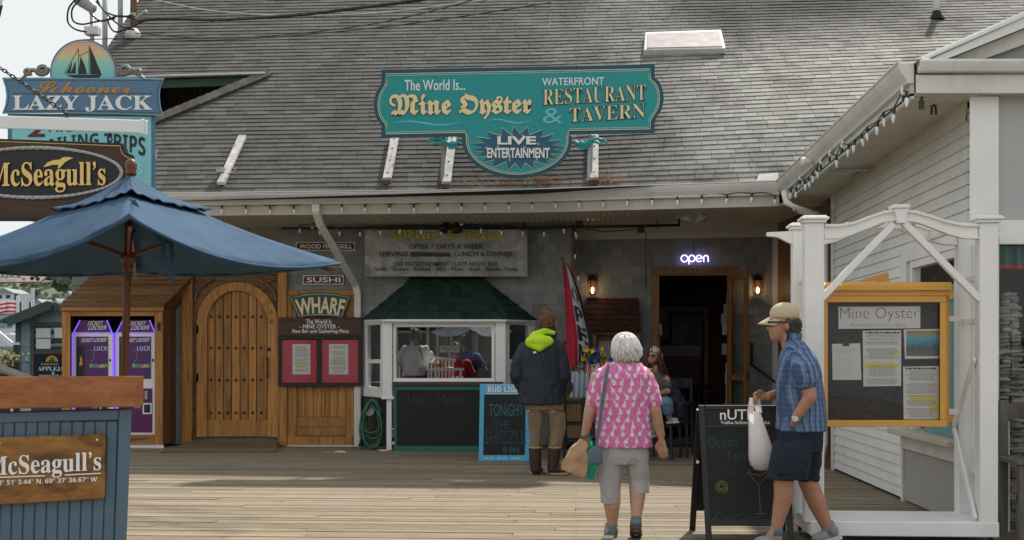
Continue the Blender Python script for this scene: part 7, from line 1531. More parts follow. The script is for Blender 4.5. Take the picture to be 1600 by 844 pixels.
for u0, u1, m_, nm in ((0, .42, 'flag_red', 'red_band'), (.42, .82, 'flag_white', 'white_band'), (.82, 1.0, 'flag_black', 'black_band')):
    q = MB(); q.grid(lambda u, w: fl_pt(lerp(u0, u1, u), w), 10, 26); q.build(nm, K[m_], fg_, smooth=True)
for ch, w0, w1 in (('O', .22, .36), ('P', .40, .55), ('E', .58, .73), ('N', .76, .93)):
    vs, fs = text_mesh(st('bold', ch), .012); xs = [v[0] for v in vs]; ys = [v[1] for v in vs]; q = MB()
    for v in vs:
        a = (v[0] - min(xs)) / (max(xs) - min(xs)); b_ = (v[1] - min(ys)) / (max(ys) - min(ys)); q.vert(fl_pt(.46 + .34 * a, lerp(w1, w0, b_) + .03 * a, .014))
    for f in fs: q.face(f)
    q.build('lettering', K['flag_black'], fg_)
P_Q = PY(RY - .02)
wm = thing('wall_cabinet', 'wooden wall cabinet with a dark shingled lean-to roof beside the doorway', 'cabinet', at(960, 600, RY))
q = MB(); q.rect(P_Q, 925, 515, 1000, 523, -.02, .32, .6); q.rect(P_Q, 925, 523.2, 931, 620, .0, .30, .4); q.rect(P_Q, 994, 523.2, 1000, 620, .0, .30, .5); q.rect(P_Q, 931.2, 600, 993.8, 620, .0, .30, .3); q.rect(P_Q, 931.2, 523.2, 993.8, 599.8, .0, .1, .4); q.build('box', K['door_frame'], wm, bevel=.004)
q = MB(); a, b_, c, d = P_Q.p(916, 517, .40), P_Q.p(1002, 517, .40), P_Q.p(998, 467, .02), P_Q.p(917, 467, .02)
tabs(q, quadf(a, b_, c, d), 0, 1, 0, 1, 1 / 6, .08, .16, .016, None, .003); q.prism([a, b_, c, d], [p - Vector((0, -.01, .02)) for p in (a, b_, c, d)]); q.build('lean_to_roof', paint('dark_red_brown_shingle', (.055, .022, .015), .85, .2, 8, rnd=.3), wm)
q = MB(); q.rect(P_Q, 936, 533, 990, 580, .1, .12); q.rect(P_Q, 941, 540, 958, 572, .1205, .124); q.build('notice_sheet', K['ink'], wm)
dkk = thing('plywood_desk', 'tall golden plywood desk behind the flowers and the flag pole', 'desk', at(890, 690, 16.2)); q = MB(); q.rect(PY(16.2), 873, 535, 908, 692, -.5, 0); q.build('body', wood('golden_plywood', (.22, .13, .05), (.30, .19, .08), 'z', .5, .05), dkk, bevel=.006); q = MB(); q.rect(PY(16.2), 870, 529, 911, 534.8, -.55, .05); q.build('top', K['door_frame'], dkk, bevel=.005)
fw = thing('flower_pot', 'white bucket of blue and yellow flowers between the flag and the person in pink', 'flowers', at(934, 690, 14.8))
FYp = 14.8; q = MB(); c = at(934, 592, FYp); q.lathe(c, [(.085, -.12), (.11, .17), (.118, .175), (.118, .19), (.1, .19)], 20); q.build('bucket', K['sole_white'], fw, smooth=False)
q = MB(); cz = c.z - .12; q.lathe((c.x, c.y, 0), [(.14, 0), (.14, .03), (.03, .05), (.03, cz - .02), (.16, cz - .02), (.16, cz)], 16); tb = q.build('pedestal', K['black'], fw)
rr = random.Random(21); heads = {'blue': [(.03, .07, .36), []], 'yellow': [(.55, .38, .03), []], 'violet': [(.20, .14, .42), []], 'pale': [(.4, .48, .66), []]}
leafq = MB()
for i in range(46):
    px, py = rr.gauss(934, 11), rr.uniform(546, 572) - abs(rr.gauss(0, 3)); px = min(956, max(912, px)); p = at(px, py, FYp + rr.uniform(-.12, .12)); cn_ = rr.choice(['blue', 'yellow', 'blue', 'yellow', 'violet', 'pale']); heads[cn_][1].append(p)
    leafq.tube([c + Vector((rr.uniform(-.05, .05), 0, .18)), p], .005, 4)
    for j in range(4):
        o_ = p + Vector((rr.uniform(-.06, .06), rr.uniform(-.05, .05), rr.uniform(-.12, -.02))); d = Vector((rr.uniform(-1, 1), rr.uniform(-.6, .6), rr.uniform(-.3, .8))).normalized() * .06; s_ = d.cross(Vector((rr.uniform(-1, 1), 1, .3))).normalized() * .016; leafq.poly([o_, o_ + d * .5 + s_, o_ + d, o_ + d * .5 - s_], rr.random())
leafq.build('stems_and_leaves', paint('flower_leaf_green', (.03, .075, .025), .6, .3, 20, rnd=.4), fw, recalc=False)
for nm, (col_, ps) in heads.items():
    if not ps: continue
    q = MB()
    for p in ps:
        for a in range(9):
            an = a * .7 + rr.random(); d = Vector((math.cos(an) * .75, -.5 + rr.uniform(-.3, .3), math.sin(an) * .75)).normalized() * .045; s_ = d.cross(Vector((0, 1, .2))).normalized() * .014; q.poly([p, p + d * .6 + s_, p + d * 1.1, p + d * .6 - s_], rr.random())
    q.build(nm + '_blossom', paint(nm + '_petal', col_, .6, .15, 30, rnd=.3), fw, recalc=False)
for x, lb in ((919, 'small stars and stripes flag nearest the open flag pole'), (942, 'small stars and stripes flag nearest the person in pink')):
    t_ = thing('hand_flag', lb, 'flag', at(x, 590, FYp - .15), 'small flags stuck in the flower pot'); q = MB(); q.tube([at(x + 3, 600, FYp - .12), at(x - 1, 556, FYp - .15)], .004, 5); q.build('stick', K['pole'], t_)
    P_ = lambda u, w: at(x - 1 + lerp(-5, 6, u) * (.3 + .7 * w), 558 + 24 * w + 3 * abs(u - .5), FYp - .16 + .02 * math.sin(u * 9))
    for i in range(7): q = MB(); q.grid(lambda u, w: P_(lerp(i / 7, (i + 1) / 7, u), w), 2, 8); q.build('stripe', K['flag_red'] if i % 2 == 0 else K['flag_white'], t_)
    q = MB(); q.grid(lambda u, w: P_(lerp(.5, 1, u), w * .35) + Vector((0, -.004, 0)), 4, 4); q.build('canton', K['navy'], t_)

# ================================================================ YARD SEEN THROUGH THE BAY WINDOW
yd = thing('yard_house', 'blue grey clapboard house front with white window frames seen through the bay window', 'building', at(700, 600, 21.0))
P_Y = PY(21.0); q = MB(); z = .0
while z < 3.1: a, b_ = P_Y.p(560, 600), P_Y.p(860, 600); q.hexa([(a.x, 21 - .02, z), (b_.x, 21 - .02, z), (b_.x, 21.05, z), (a.x, 21.05, z), (a.x, 21 - .002, z + .155), (b_.x, 21 - .002, z + .155), (b_.x, 21.05, z + .155), (a.x, 21.05, z + .155)], RND.random()); z += .15
q.build('wall', K['blue_shingle'], yd)
q = MB(); 
for x0, x1 in ((620, 642), (645, 665)): q.rect(P_Y, x0, 500, x1, 600, .0, .02)
q.build_each('window', K['black'], yd); q = MB()
for x in (617, 641, 666, 681, 702, 742): q.rect(P_Y, x, 495, x + 5, 600, .021, .07)
q.rect(P_Y, 622, 517, 641, 520, .021, .05); q.rect(P_Y, 646, 517, 666, 520, .021, .05); q.build('window_trim', K['white'], yd)
for x0, x1 in ((687, 701), (728, 741), (747, 766)):
    q = MB(); y = 502
    while y < 570: q.prism([P_Y.p(x0, y + 5, .04), P_Y.p(x1, y + 5, .04), P_Y.p(x1, y, .02), P_Y.p(x0, y, .02)], [P_Y.p(x0, y + 5, .02), P_Y.p(x1, y + 5, .02), P_Y.p(x1, y, .01), P_Y.p(x0, y, .01)]); y += 5.4
    q.build('louvred_shutter', paint('cream_louvre', (.5, .48, .40), .6, .06), yd)
q = MB(); q.rect(P_Y, 768, 495, 777, 600, .02, .09); q.rect(P_Y, 700, 570, 770, 600, .02, .05); q.build('blue_post', K['stand_blue'], yd)
yf = MB(); yf.box((-7, 18.0, -.12), (3, 21, -.02)); kind(yf.build('yard_floor', K['deck']), 'structure')
yr = thing('railing', 'white baluster railing with a sloping handrail beyond the bay window', 'railing', at(660, 600, 17.9)); q = MB(); 
P_RL = PY(17.9); q.bar(P_RL.p(612, 550), P_RL.p(712, 564), .07, .05); q.build('handrail', K['grey_metal'], yr); 
for i in range(17):
    x = 618 + i * 5.6; q = MB(); q.bar(P_RL.p(x, 552 + i * .8), P_RL.p(x, 612), .026, .026, (0, 1, 0)); q.build('baluster', K['white'], yr)
up2 = thing('parasol', 'dark navy parasol seen through the bay window glass', 'parasol', Vector((at(735, 555, 19.6).x, 19.6, 0))); c = Vector((at(735, 555, 19.6).x, 19.6, 0)); ap = at(735, 492, 19.6); cr = [at(672, 519, 19.5), at(735, 515, 18.5), at(800, 518, 19.5), at(735, 519, 20.6)]
q = canopy(ap, cr, .10, 0, 0, 8, 6); q.build('canopy', paint('dark_navy_canvas', (.02, .03, .05), .8), up2, smooth=True); q = MB(); q.tube([c, ap], .025, 8); q.build('pole', K['pole'], up2)
def yardperson(px, py, Y, label, shirt, hair, lean=.1, hd=True):
    t_ = thing('person', label, 'person', at(px, 640, Y)); k2 = Y / 1750; P = lambda x, y, d=0.0: at(px + x, py + y, Y + d)
    q = MB(); uvs(q, P(0, -18, .05), (.08, .095, .115)); limb(q, [P(0, -10, .03), P(0, 2)], [.055, .06]); loft(q, [(P(0, 48), .17, .12), (P(0, 10), .18, .1)]); limb(q, [P(-18, 4), P(-24, 22, .1), P(-18, 36, .35)], [.05, .045, .035]); limb(q, [P(18, 4), P(26, 20, .1), P(33, 27, .3)], [.05, .045, .035]); hand(q, P(33, 27, .32), (1, 1, 0), (0, .2, 1), (0, 0, -1), .16, .3); hand(q, P(-18, 36, .37), (.5, 1, 0), (0, .2, 1), (0, 0, -1), .16, .3)
    limb(q, [P(-9, 48), P(-10, 80, .05), P(-10, 112, 0)], [.09, .06, .04]); limb(q, [P(9, 48), P(10, 80, .05), P(10, 112, 0)], [.09, .06, .04]); flesh(q, 'body', K['tan'], t_, .010, 3)
    q = MB(); loft(q, [(P(0, 44), .19, .15), (P(0, 22), .20, .15), (P(0, 6), .20, .125), (P(0, -3), .12, .09)]); limb(q, [P(-16, 4), P(-23, 19, .07)], [.075, .07]); limb(q, [P(16, 4), P(24, 17, .07)], [.075, .07]); flesh(q, 'shirt', shirt, t_, .012, 3, .012, 6)
    q = MB(); loft(q, [(P(0, 52), .18, .14), (P(0, 42), .18, .14)]); limb(q, [P(-9, 50), P(-10, 80, .05), P(-10, 108)], [.11, .085, .075]); limb(q, [P(9, 50), P(10, 80, .05), P(10, 108)], [.11, .085, .075]); flesh(q, 'trousers', K['navy'], t_, .012, 3)
    hairs(P(0, -19, .05), 'hair', hair, t_, .083, .097, .116, 160, .07, lambda v: v.z > -.4 and v.y < .6, lambda v: Vector((0, -.2, -1)), 3, .010, .006, 3); return t_
K['grey_shirt'] = paint('white_grey_shirt', (.62, .60, .62), .8, .06); K['red_shirt'] = paint('bright_red_shirt', (.55, .025, .04), .8); K['blue_shirt'] = paint('royal_blue_shirt', (.02, .09, .38), .8)
yp1 = yardperson(649, 543, 17.45, 'person in a white shirt leaning on the railing beyond the bay window', K['grey_shirt'], K['brown_hair']); q = MB(); q.bar(at(653, 535, 17.30), at(661, 562, 17.28), .03, .01); q.build('strap', K['black'], yp1)
yardperson(728, 553, 18.6, 'person in a royal blue top beyond the bay window', K['blue_shirt'], K['grey_hair']); yardperson(713, 564, 18.35, 'person in a bright red top beyond the bay window', K['red_shirt'], K['grey_hair'])
tb2 = thing('small_table', 'small white table standing just inside the bay window', 'table', at(692, 620, 17.3)); q = MB(); q.rect(PY(17.2), 665, 575, 725, 579, -.4, 0); q.build('tabletop', K['white'], tb2); 
for x in (670, 720): q = MB(); q.bar(at(x, 579, 17.25), Vector((at(x, 579, 17.25).x, 17.25, -.0)), .03, .03); q.bar(at(x, 579, 17.55), Vector((at(x, 579, 17.55).x, 17.55, -.0)), .03, .03); q.build('leg', K['white'], tb2)
cd = thing('picture_card', 'white card with a pinkish drawing on a thin stand inside the bay window', 'sign', at(702, 575, 17.2)); q = MB(); q.rect(PY(17.2), 687, 540, 718, 551, -.01, 0); q.build('card', K['paper'], cd); q = MB(); q.tube([at(702, 551, 17.21), at(702, 575, 17.21)], .01, 6); q.lathe(at(702, 575, 17.21), [(.06, 0), (.05, .01)], 12); q.build('stand', K['white'], cd); q = MB(); q.ribbon(PY(17.2), [(690, 547), (695, 543), (700, 548), (706, 543), (712, 547), (716, 543)], 1.2, .001, .003); q.build('drawing', K['chalk_p'], cd)
for x in (708, 715, 722): q = MB(); q.lathe(at(x, 594, 16.35), [(.022, 0), (.022, .05), (.012, .06)], 10); tag(q.build('salt_shaker', K['white']), 'tiny white shaker on the sill inside the bay window', 'shaker', 'white shakers on the bay window sill')

# ================================================================ SHOP CORNER AT THE RIGHT EDGE
drf = thing('driftwood_column', 'tall column of stacked pale driftwood pieces behind the shop window', 'sculpture', at(1578, 838, 9.3)); rr = random.Random(31); K['drift'] = wood('silvery_driftwood', (.28, .26, .23), (.42, .40, .36), 'x', .8, .25)
q = MB(); q.tube([Vector((at(1578, 0, 9.3).x, 9.3, 0)), at(1578, 460, 9.3)], .02, 6); q.build('rod', K['dark_metal'], drf); y = 640.0
y = 830.0
while y > 460:
    L_ = rr.uniform(.09, .17) * (.55 + .45 * min(1, (y - 440) / 200)); a = rr.uniform(-.6, .6); c = Vector((at(1578, 0, 9.3).x, 9.3, at(1578, y, 9.3).z)); d = Vector((math.cos(a), math.sin(a), rr.uniform(-.12, .12))); q = MB(); r_ = rr.uniform(.014, .024); q.tube([c - d * L_, c - d * L_ * .3 + Vector((0, 0, .006)), c + d * L_ * .4, c + d * L_], [r_ * .8, r_, r_ * 1.05, r_ * .7], 7, r=rr.random()); q.build('driftwood_piece', K['drift'], drf, smooth=True); y -= 5.6
tl_ = thing('teal_totem', 'teal stack of rounded glass floats behind the shop window', 'ornament', at(1594, 838, 9.6)); q = MB(); c = Vector((at(1594, 0, 9.6).x, 9.6, 0)); z0_ = at(1594, 660, 9.6).z
q.lathe(c, [(.12, 0), (.12, z0_ - .0)], 12); q.build('plinth', K['darkwood'], tl_)
for r_, z_ in ((.085, .07), (.075, .20), (.06, .31), (.045, .39)): q = MB(); uvs(q, c + Vector((0, 0, z0_ + z_)), (r_, r_, r_ * .85)); q.build('float', K['teal_pale'], tl_, smooth=True)
va = thing('valance', 'teal window valance with a red hem hung inside the shop window', 'curtain', at(1600, 415, 9.05)); q = MB(); q.grid(lambda u, w: at(lerp(1558, 1680, u), lerp(383, 414, w), 9.05 + .03 * math.sin(u * 40)), 60, 4); q.build('cloth', paint('teal_valance_cloth', (.03, .14, .13), .9), va, smooth=True); q = MB(); q.grid(lambda u, w: at(lerp(1558, 1680, u), lerp(414.2, 420, w), 9.04 + .03 * math.sin(u * 40)), 60, 1); q.build('hem', K['red_mat'], va)
bn_ = thing('bench', 'grey weathered wooden bench at the corner beside the white arbor', 'bench', gnd(1600, 842)); BX = at(1574, 0, 8.55).x; K['greywood'] = wood('grey_bench_wood', (.12, .11, .10), (.20, .19, .17), 'z', .8, .15)
zs = at(1580, 716, 8.5).z
for x in (BX + .03, BX + 1.2):
    for y in (8.35, 8.72): q = MB(); q.box((x - .03, y - .03, 0), (x + .03, y + .03, zs - .035 if y < 8.5 else zs + .42)); q.build('leg', K['greywood'], bn_, bevel=.005)
q = MB()
for i in range(4): q.box((BX - .02, 8.30 + i * .115, zs - .035), (BX + 1.26, 8.41 + i * .115, zs), RND.random())
q.build('seat', K['greywood'], bn_, bevel=.005); q = MB(); q.box((BX, 8.36, .30), (BX + 1.2, 8.40, .36)); q.build('stretcher', K['greywood'], bn_)
q = MB(); q.box((BX + .061, 8.70, zs + .28), (BX + 1.169, 8.73, zs + .40)); q.build('backrest', K['greywood'], bn_)
m, t, b = nodes('patterned_dress_cloth'); vo = N(t, 'ShaderNodeTexVoronoi', feature='DISTANCE_TO_EDGE'); vo.inputs['Scale'].default_value = 26; t.links.new(coords(t), vo.inputs['Vector']); t.links.new(ramp(t, vo.outputs['Distance'], [(.06, (.42, .42, .43)), (.14, (.04, .05, .085))]), b.inputs['Base Color']); b.inputs['Roughness'].default_value = .9
pr_ = thing('person', 'person in a blue and white patterned dress sitting on the grey bench', 'person', Vector((BX + .45, 8.5, zs)))
cx0 = BX + .42; V3 = lambda x, y, z: Vector((cx0 + x, 8.52 + y, zs + z))
q = MB(); uvs(q, V3(.02, -.02, .78), (.078, .095, .115)); limb(q, [V3(.02, 0, .68), V3(.02, 0, .56)], [.052, .058]); loft(q, [(V3(0, 0, .08), .17, .13), (V3(.01, 0, .3), .15, .11), (V3(.02, 0, .5), .18, .09)])
limb(q, [V3(-.17, 0, .50), V3(-.25, -.03, .24), V3(-.16, -.20, .08)], [.05, .042, .03]); limb(q, [V3(.2, 0, .50), V3(.26, -.03, .24), V3(.14, -.22, .12)], [.05, .042, .03]); hand(q, V3(-.15, -.22, .085), (.5, -.8, 0), (1, .5, 0), (0, 0, -1), .16, .2); hand(q, V3(.13, -.23, .12), (-.5, -.8, 0), (-1, .5, 0), (0, 0, -1), .16, .2)
for s_ in (-1, 1): limb(q, [V3(s_ * .09, 0, .09), V3(s_ * .10, -.40, .08), V3(s_ * .10, -.42, -.36)], [.09, .065, .04]); limb(q, [V3(s_ * .10, -.42, -.38), V3(s_ * .10, -.55, -.42)], [.038, .03])
flesh(q, 'body', K['skin'], pr_, .008, 3)
q = MB(); loft(q, [(V3(-.02, 0, .03), .27, .19), (V3(0, 0, .2), .20, .16), (V3(.01, 0, .4), .18, .13), (V3(.02, 0, .54), .15, .1)]); 
for s_ in (-1, 1): limb(q, [V3(s_ * .10, 0, .10), V3(s_ * .12, -.36, .09), V3(s_ * .12, -.42, -.1)], [.13, .12, .12])
flesh(q, 'dress', m, pr_, .009, 4, .01, 7); hairs(V3(.02, -.02, .79), 'hair', K['brown_hair'], pr_, .082, .097, .116, 260, .16, lambda v: v.z > -.3 and v.y > -.5, lambda v: Vector((v.x * .3, .2, -1)), 6, .009, .006)

# ================================================================ PIPES AND WIRES ABOVE THE ROOF EDGE
ms_ = thing('service_mast', 'rusty steel service mast on a white boot carrying the overhead wires', 'mast', roof_at(209, 60))
a = roof_at(208, 58); q = MB(); q.tube([a - Vector((0, 0, .1)), a + Vector((0.02, 0, 1.5))], .055, 12); q.build('mast', K['rust'], ms_, smooth=True); q = MB(); q.lathe(a, [(.13, -.05), (.12, .08), (.07, .14)], 16); q.build('boot', K['white_old'], ms_, smooth=True)
q = MB(); q.box(a + Vector((-.02, -.08, .34)), a + Vector((.06, -.03, .40))); q.tube([a + Vector((.08, -.06, .30)), a + Vector((.26, -.08, .42))], .03, 8); q.build('clamp', K['grey_metal'], ms_)
for x, lab in ((141, 'grey conduit riser with a drooping weatherhead above the schooner sign'), (161, 'plain grey conduit riser in the middle of the group above the schooner sign'), (185, 'grey conduit riser closest to the rusty mast')):
    a_ = roof_at(x + 3, 70 if x > 180 else 108); t_ = thing('conduit', lab, 'conduit', a_, 'grey conduit risers at the roof edge'); top = a_ + Vector((0, 0, .95 if x == 141 else 1.6)); q = MB(); q.tube([a_ - Vector((0, 0, .1)), top], .042 if x != 141 else .035, 12); q.build('pipe', K['grey_metal'], t_, smooth=True)
    if x == 141: q = MB(); w0 = at(140, 12, a_.y); limb(q, [w0 + Vector((.03, 0, .0)), w0 + Vector((-.13, -.05, .13))], [.09, .12]); flesh(q, 'weatherhead', K['grey_metal'], t_, .02, 3); q = MB(); q.box(at(131, 53, a_.y - .1), at(158, 45, a_.y + .05)); q.build('bracket', K['white_old'], t_)
K['wire'] = paint('black_cable_jacket', (.02, .02, .022), .6, .2)
def wire(name, label, pts, Y0, Y1, r_, mat='wire', twist=False):
    n = len(pts); P_ = []; m_ = (n - 1) * 8
    for i in range(m_ + 1):
        f = i / m_ * (n - 1); j = min(int(f), n - 2); u = f - j; p0, p1, p2, p3 = pts[max(j - 1, 0)], pts[j], pts[j + 1], pts[min(j + 2, n - 1)]
        cr_ = lambda a, b_, c, d: .5 * (2 * b_ + (c - a) * u + (2 * a - 5 * b_ + 4 * c - d) * u * u + (3 * b_ - a - 3 * c + d) * u ** 3)
        P_.append(at(cr_(p0[0], p1[0], p2[0], p3[0]), cr_(p0[1], p1[1], p2[1], p3[1]), lerp(Y0, Y1, i / m_)))
    q = MB(); q.tube(P_, r_, 6)
    if twist:
        L = []
        for i, p in enumerate(P_): L.append(p + Vector((0, math.cos(i * 1.9), math.sin(i * 1.9))) * r_ * .9)
        q.tube(L, r_ * .5, 5)
    o = q.build(name, K[mat], smooth=True); tag(o, label, 'cable', 'overhead wires at the roof'); return o
wire('overhead_cable', 'thick twisted cable sweeping from the rusty mast to the upper right across the roof', [(212, 33), (250, 29), (330, 31), (400, 28), (480, 22), (560, 12), (640, 2), (760, -18)], 17.2, 12, .022, 'wire', True)
wire('overhead_cable', 'pale twisted wire dropping from the roof top down towards the thick cable', [(228, -3), (280, 8), (330, 17), (420, 24), (520, 24), (620, 18), (760, 0)], 17.5, 13, .012, 'grey_metal', True)
wire('overhead_cable', 'thin wire hanging lowest across the roof left of the teal sign', [(130, 62), (210, 60), (300, 63), (400, 60), (500, 52), (600, 42), (720, 26), (860, 4)], 17.2, 12, .007)
wire('overhead_cable', 'thin wire running just above the lowest one and crossing over the teal sign', [(212, 52), (330, 60), (460, 53), (580, 38), (680, 16), (760, -6)], 17.0, 12, .007)
for i, pts in enumerate(([(122, -4), (108, 12), (106, 34), (118, 46), (136, 50)], [(126, -2), (113, 14), (114, 32), (128, 38), (150, 34), (180, 29)], [(150, -4), (160, 14), (172, 22), (190, 26), (208, 24)], [(168, 30), (172, 42), (182, 50), (206, 42), (225, 33), (245, 30)], [(150, 2), (175, 30), (195, 44), (210, 46)], [(140, 20), (158, 33), (186, 25), (212, 30)])):
    wire('drip_loop', 'black drip loop of cable tangled round the conduit risers', pts, 17.0, 17.1, .014)
for o in C.objects:
    if o.name.startswith('drip_loop'): o['group'] = 'black drip loops at the conduits'

# ================================================================ FAR LEFT: SHED, BOATYARD, HILL
SY = 21.0; PSH = PY(SY); sh = thing('shed', 'small blue grey shingled ticket shed with a dark green door and gable roof', 'shed', gnd(66, 640))
xa, xb = PSH.p(28, 0).x, PSH.p(140, 0).x; q = MB(); ze = PSH.p(0, 502).z
def gz(x): px, y = 83, 474; return PSH.p(0, 474 + abs(proj((x, SY, 1))[0] - 83) * .40).z
tabs(q, wallf(SY), xa, xb, 0.0, 2.75, .155, .2, .45, .014, lambda u, v_: v_ < gz(u) - .12, .003); q.build('wall', K['blue_shingle'], sh)
q = MB(); q.prism([Vector((xa, SY + .02, 0)), Vector((xb, SY + .02, 0)), Vector((xb, SY + .02, gz(xb) - .1)), Vector((PSH.p(83, 0).x, SY + .02, gz(PSH.p(83, 0).x) - .1)), Vector((xa, SY + .02, gz(xa) - .1))], [Vector((xa, SY + 3, 0)), Vector((xb, SY + 3, 0)), Vector((xb, SY + 3, gz(xb) - .1)), Vector((PSH.p(83, 0).x, SY + 3, gz(PSH.p(83, 0).x) - .1)), Vector((xa, SY + 3, gz(xa) - .1))]); q.build('shell', K['blue_shingle'], sh)
K['dgreen'] = paint('dark_green_grey_trim', (.045, .075, .075), .6, .1)
q = MB(); q.rect(PSH, 24, 502, 31, 640, -.02, .035); q.build('corner_board', K['dgreen'], sh)
q = MB()
for s_, x1 in ((-1, 10), (1, 156)): a, b_ = PSH.p(83, 471), PSH.p(x1, 471 + abs(x1 - 83) * .40); a += Vector((0, -.25, 0)); b_ += Vector((0, -.25, 0)); c, d = a + Vector((0, 3.6, 0)), b_ + Vector((0, 3.6, 0)); q.prism([a, b_, d, c], [p - Vector((0, 0, .06)) for p in (a, b_, d, c)])
q.build('roof', K['roof'], sh); q = MB()
for s_, x1 in ((-1, 11), (1, 156)): a, b_ = PSH.p(83, 476.5, .24), PSH.p(x1, 476.5 + abs(x1 - 83) * .40, .24); q.bar(a, b_, .04, .13, (0, 0, 1))
q.build('barge_board', K['dgreen'], sh)
q = MB(); q.frame(PSH, 47, 504, 130, 640, 6, 0, .05); q.rect(PSH, 53.2, 547, 123.8, 551, .0, .04); q.rect(PSH, 53.2, 551.2, 123.8, 634, .0, .03); dr_ = q.build('door', K['dgreen'], sh)
q = MB(); q.rect(PSH, 53.2, 510.2, 123.8, 546.8, .0, .01); q.build('window', K['black'], dr_); q = MB(); q.rect(PSH, 56, 513, 79, 528, .011, .015); q.rect(PSH, 56, 529.5, 79, 545, .011, .015); q.rect(PSH, 85, 512, 100, 528, .011, .015); q.build('posted_sheet', K['paper'], dr_)
q = MB(); q.rect(PSH, 51, 551.5, 125, 610, .035, .06); sgn = q.build('sign_board', paint('dull_red_border', (.28, .05, .05), .6), sh); q = MB(); q.rect(PSH, 52.2, 552.6, 124, 609, .061, .065); q.build('navy_panel', K['navy'], sgn)
q = MB(); q.plate(PSH, arc(81, 565.5, 9.5, 10, 0, 180, 16), .066, .068); q.build('sun_emblem', paint('ochre_sun', (.55, .33, .06), .6), sgn); q = MB(); q.plate(PSH, [(75, 565), (87, 565), (85, 562.5), (77, 562.5)], .069, .071); q.plate(PSH, [(78, 562), (80.5, 562), (80.5, 556)], .069, .071); q.plate(PSH, [(81.5, 562), (85, 562), (81.8, 556.5)], .069, .071); q.build('boat_emblem', K['black'], sgn)
for tx, a, b_, c, d, m_ in (('Boothbay Schooner', 64, 567, 92, 571.5, 'gold_line'), (st('serif', 'APPLEJACK'), 59, 573, 114, 580, 'white_letter'), ('WINDJAMMER CRUISES', 60, 585.5, 112, 588.5, 'white_letter')): lett(sgn, 'lettering', K[m_], PSH, tx, a, b_, c, d, .066, .002)
q = MB(); q.lathe(PSH.p(83, 583, .066), [(.03, 0), (.03, .004)], 12, 'y'); q.build('seal', paint('pale_blue_seal', (.35, .45, .55), .6), sgn)
# near grey rail and newel, planter
rl = thing('stair_rail', 'grey sloping stair rail running down behind the host stand', 'railing', at(20, 580, 12.0)); q = MB(); q.bar(at(-60, 553, 11.5), at(46, 592, 12.2), .14, .06); q.build('rail', K['grey_metal'], rl); q = MB(); q.box(at(-50, 560, 11.6) + Vector((-.04, -.04, -1.6)), at(-50, 560, 11.6) + Vector((.04, .04, 0))); q.box(Vector((at(40, 590, 12.1).x - .04, 12.06, 0)), at(40, 590, 12.1) + Vector((.04, .04, 0))); q.build('baluster', K['grey_metal'], rl)
nw = thing('newel_post', 'dark newel post with a pale flat cap at the corner of the shed', 'post', gnd(25, 660)); q = MB(); P_V = PY(19.2); q.rect(P_V, 21, 539, 29, 690, -.2, 0); q.build('post', K['black'], nw); q = MB(); q.rect(P_V, 19, 535, 31, 539, -.25, .03); q.build('cap', K['white_old'], nw); q = MB(); q.bar(P_V.p(-20, 505), P_V.p(22, 540), .05, .06); q.build('handrail', K['white'], nw)
pl_ = thing('flower_planter', 'dark planter of creamy white flowers at the edge of the wharf', 'planter', at(10, 585, 18.5)); q = MB(); P_P = PY(18.5); q.rect(P_P, -14, 564, 22, 584, -.3, 0); q.rect(P_P, -8, 584.2, 16, 690, -.2, -.05); q.build('box', K['darkwood'], pl_); q = MB(); q2 = MB(); rr = random.Random(2)
for i in range(520):
    px, py = rr.gauss(4, 11), 560 + rr.gauss(0, 5); p = at(px, py, 18.3 + rr.uniform(-.15, .25)); 
    tgt = q if rr.random() < .68 else q2
    for j in range(3): d = Vector((rr.uniform(-1, 1), rr.uniform(-1, .2), rr.uniform(-.6, 1))).normalized() * .035; s_ = d.cross(Vector((rr.random(), 1, rr.random()))).normalized() * .018; tgt.poly([p, p + d * .6 + s_, p + d, p + d * .6 - s_], rr.random())
q.build('blossom', paint('cream_petal', (.66, .62, .46), .7, .1, rnd=.2), pl_, recalc=False); q2.build('leaves', paint('planter_leaf', (.06, .11, .04), .7, .2, rnd=.3), pl_, recalc=False)
fl2 = thing('striped_banner', 'large red and white striped flag hanging over the boatyard', 'flag', at(5, 490, 40)); 
for i in range(6): q = MB(); y0 = 471.5 + i * 3.1; q.grid(lambda u, w: at(lerp(-60, 27, u), y0 + 3.05 * w - 2 * math.sin(u * 9), 40 + .3 * math.sin(u * 14)), 24, 1); q.build('stripe', K['flag_red'] if i % 2 else K['flag_white'], fl2)
q = MB(); q.tube([at(28, 462, 40), Vector((at(28, 462, 40).x, 40, -1.6))], .06, 8); q.tube([at(-60, 468, 40), at(28, 470, 40)], .02, 5); q.build('pole', K['white'], fl2)
K['farwhite'] = paint('far_white_paint', (.62, .64, .65), .7, .05); K['fargrey'] = paint('far_grey_roof', (.26, .28, .30), .8, .08)
bt_ = thing('moored_boat', 'white cabin boat moored at the wharf beyond the shed', 'boat', at(8, 540, 45)); PBt = PY(45); 
q = MB(); F2 = [(-80, 545), (30, 545), (40, 520), (-80, 518)]; q.prism([PBt.p(*p) for p in F2], [PBt.p(*p) + Vector((0, 3, 0)) for p in F2]); q.build('hull', K['farwhite'], bt_, bevel=.1); q = MB(); q.rect(PBt, -60, 490, 24, 517.5, -2.6, -.3); q.build('cabin', K['farwhite'], bt_); q = MB()
for x in (-40, -22, -2, 10): q.rect(PBt, x, 503, x + 9, 512, -.29, -.25)
q.build('window', K['teal_pale'], bt_); q = MB(); q.rect(PBt, -66, 485, 30, 489.6, -3, 0); q.build('cabin_roof', K['farwhite'], bt_)
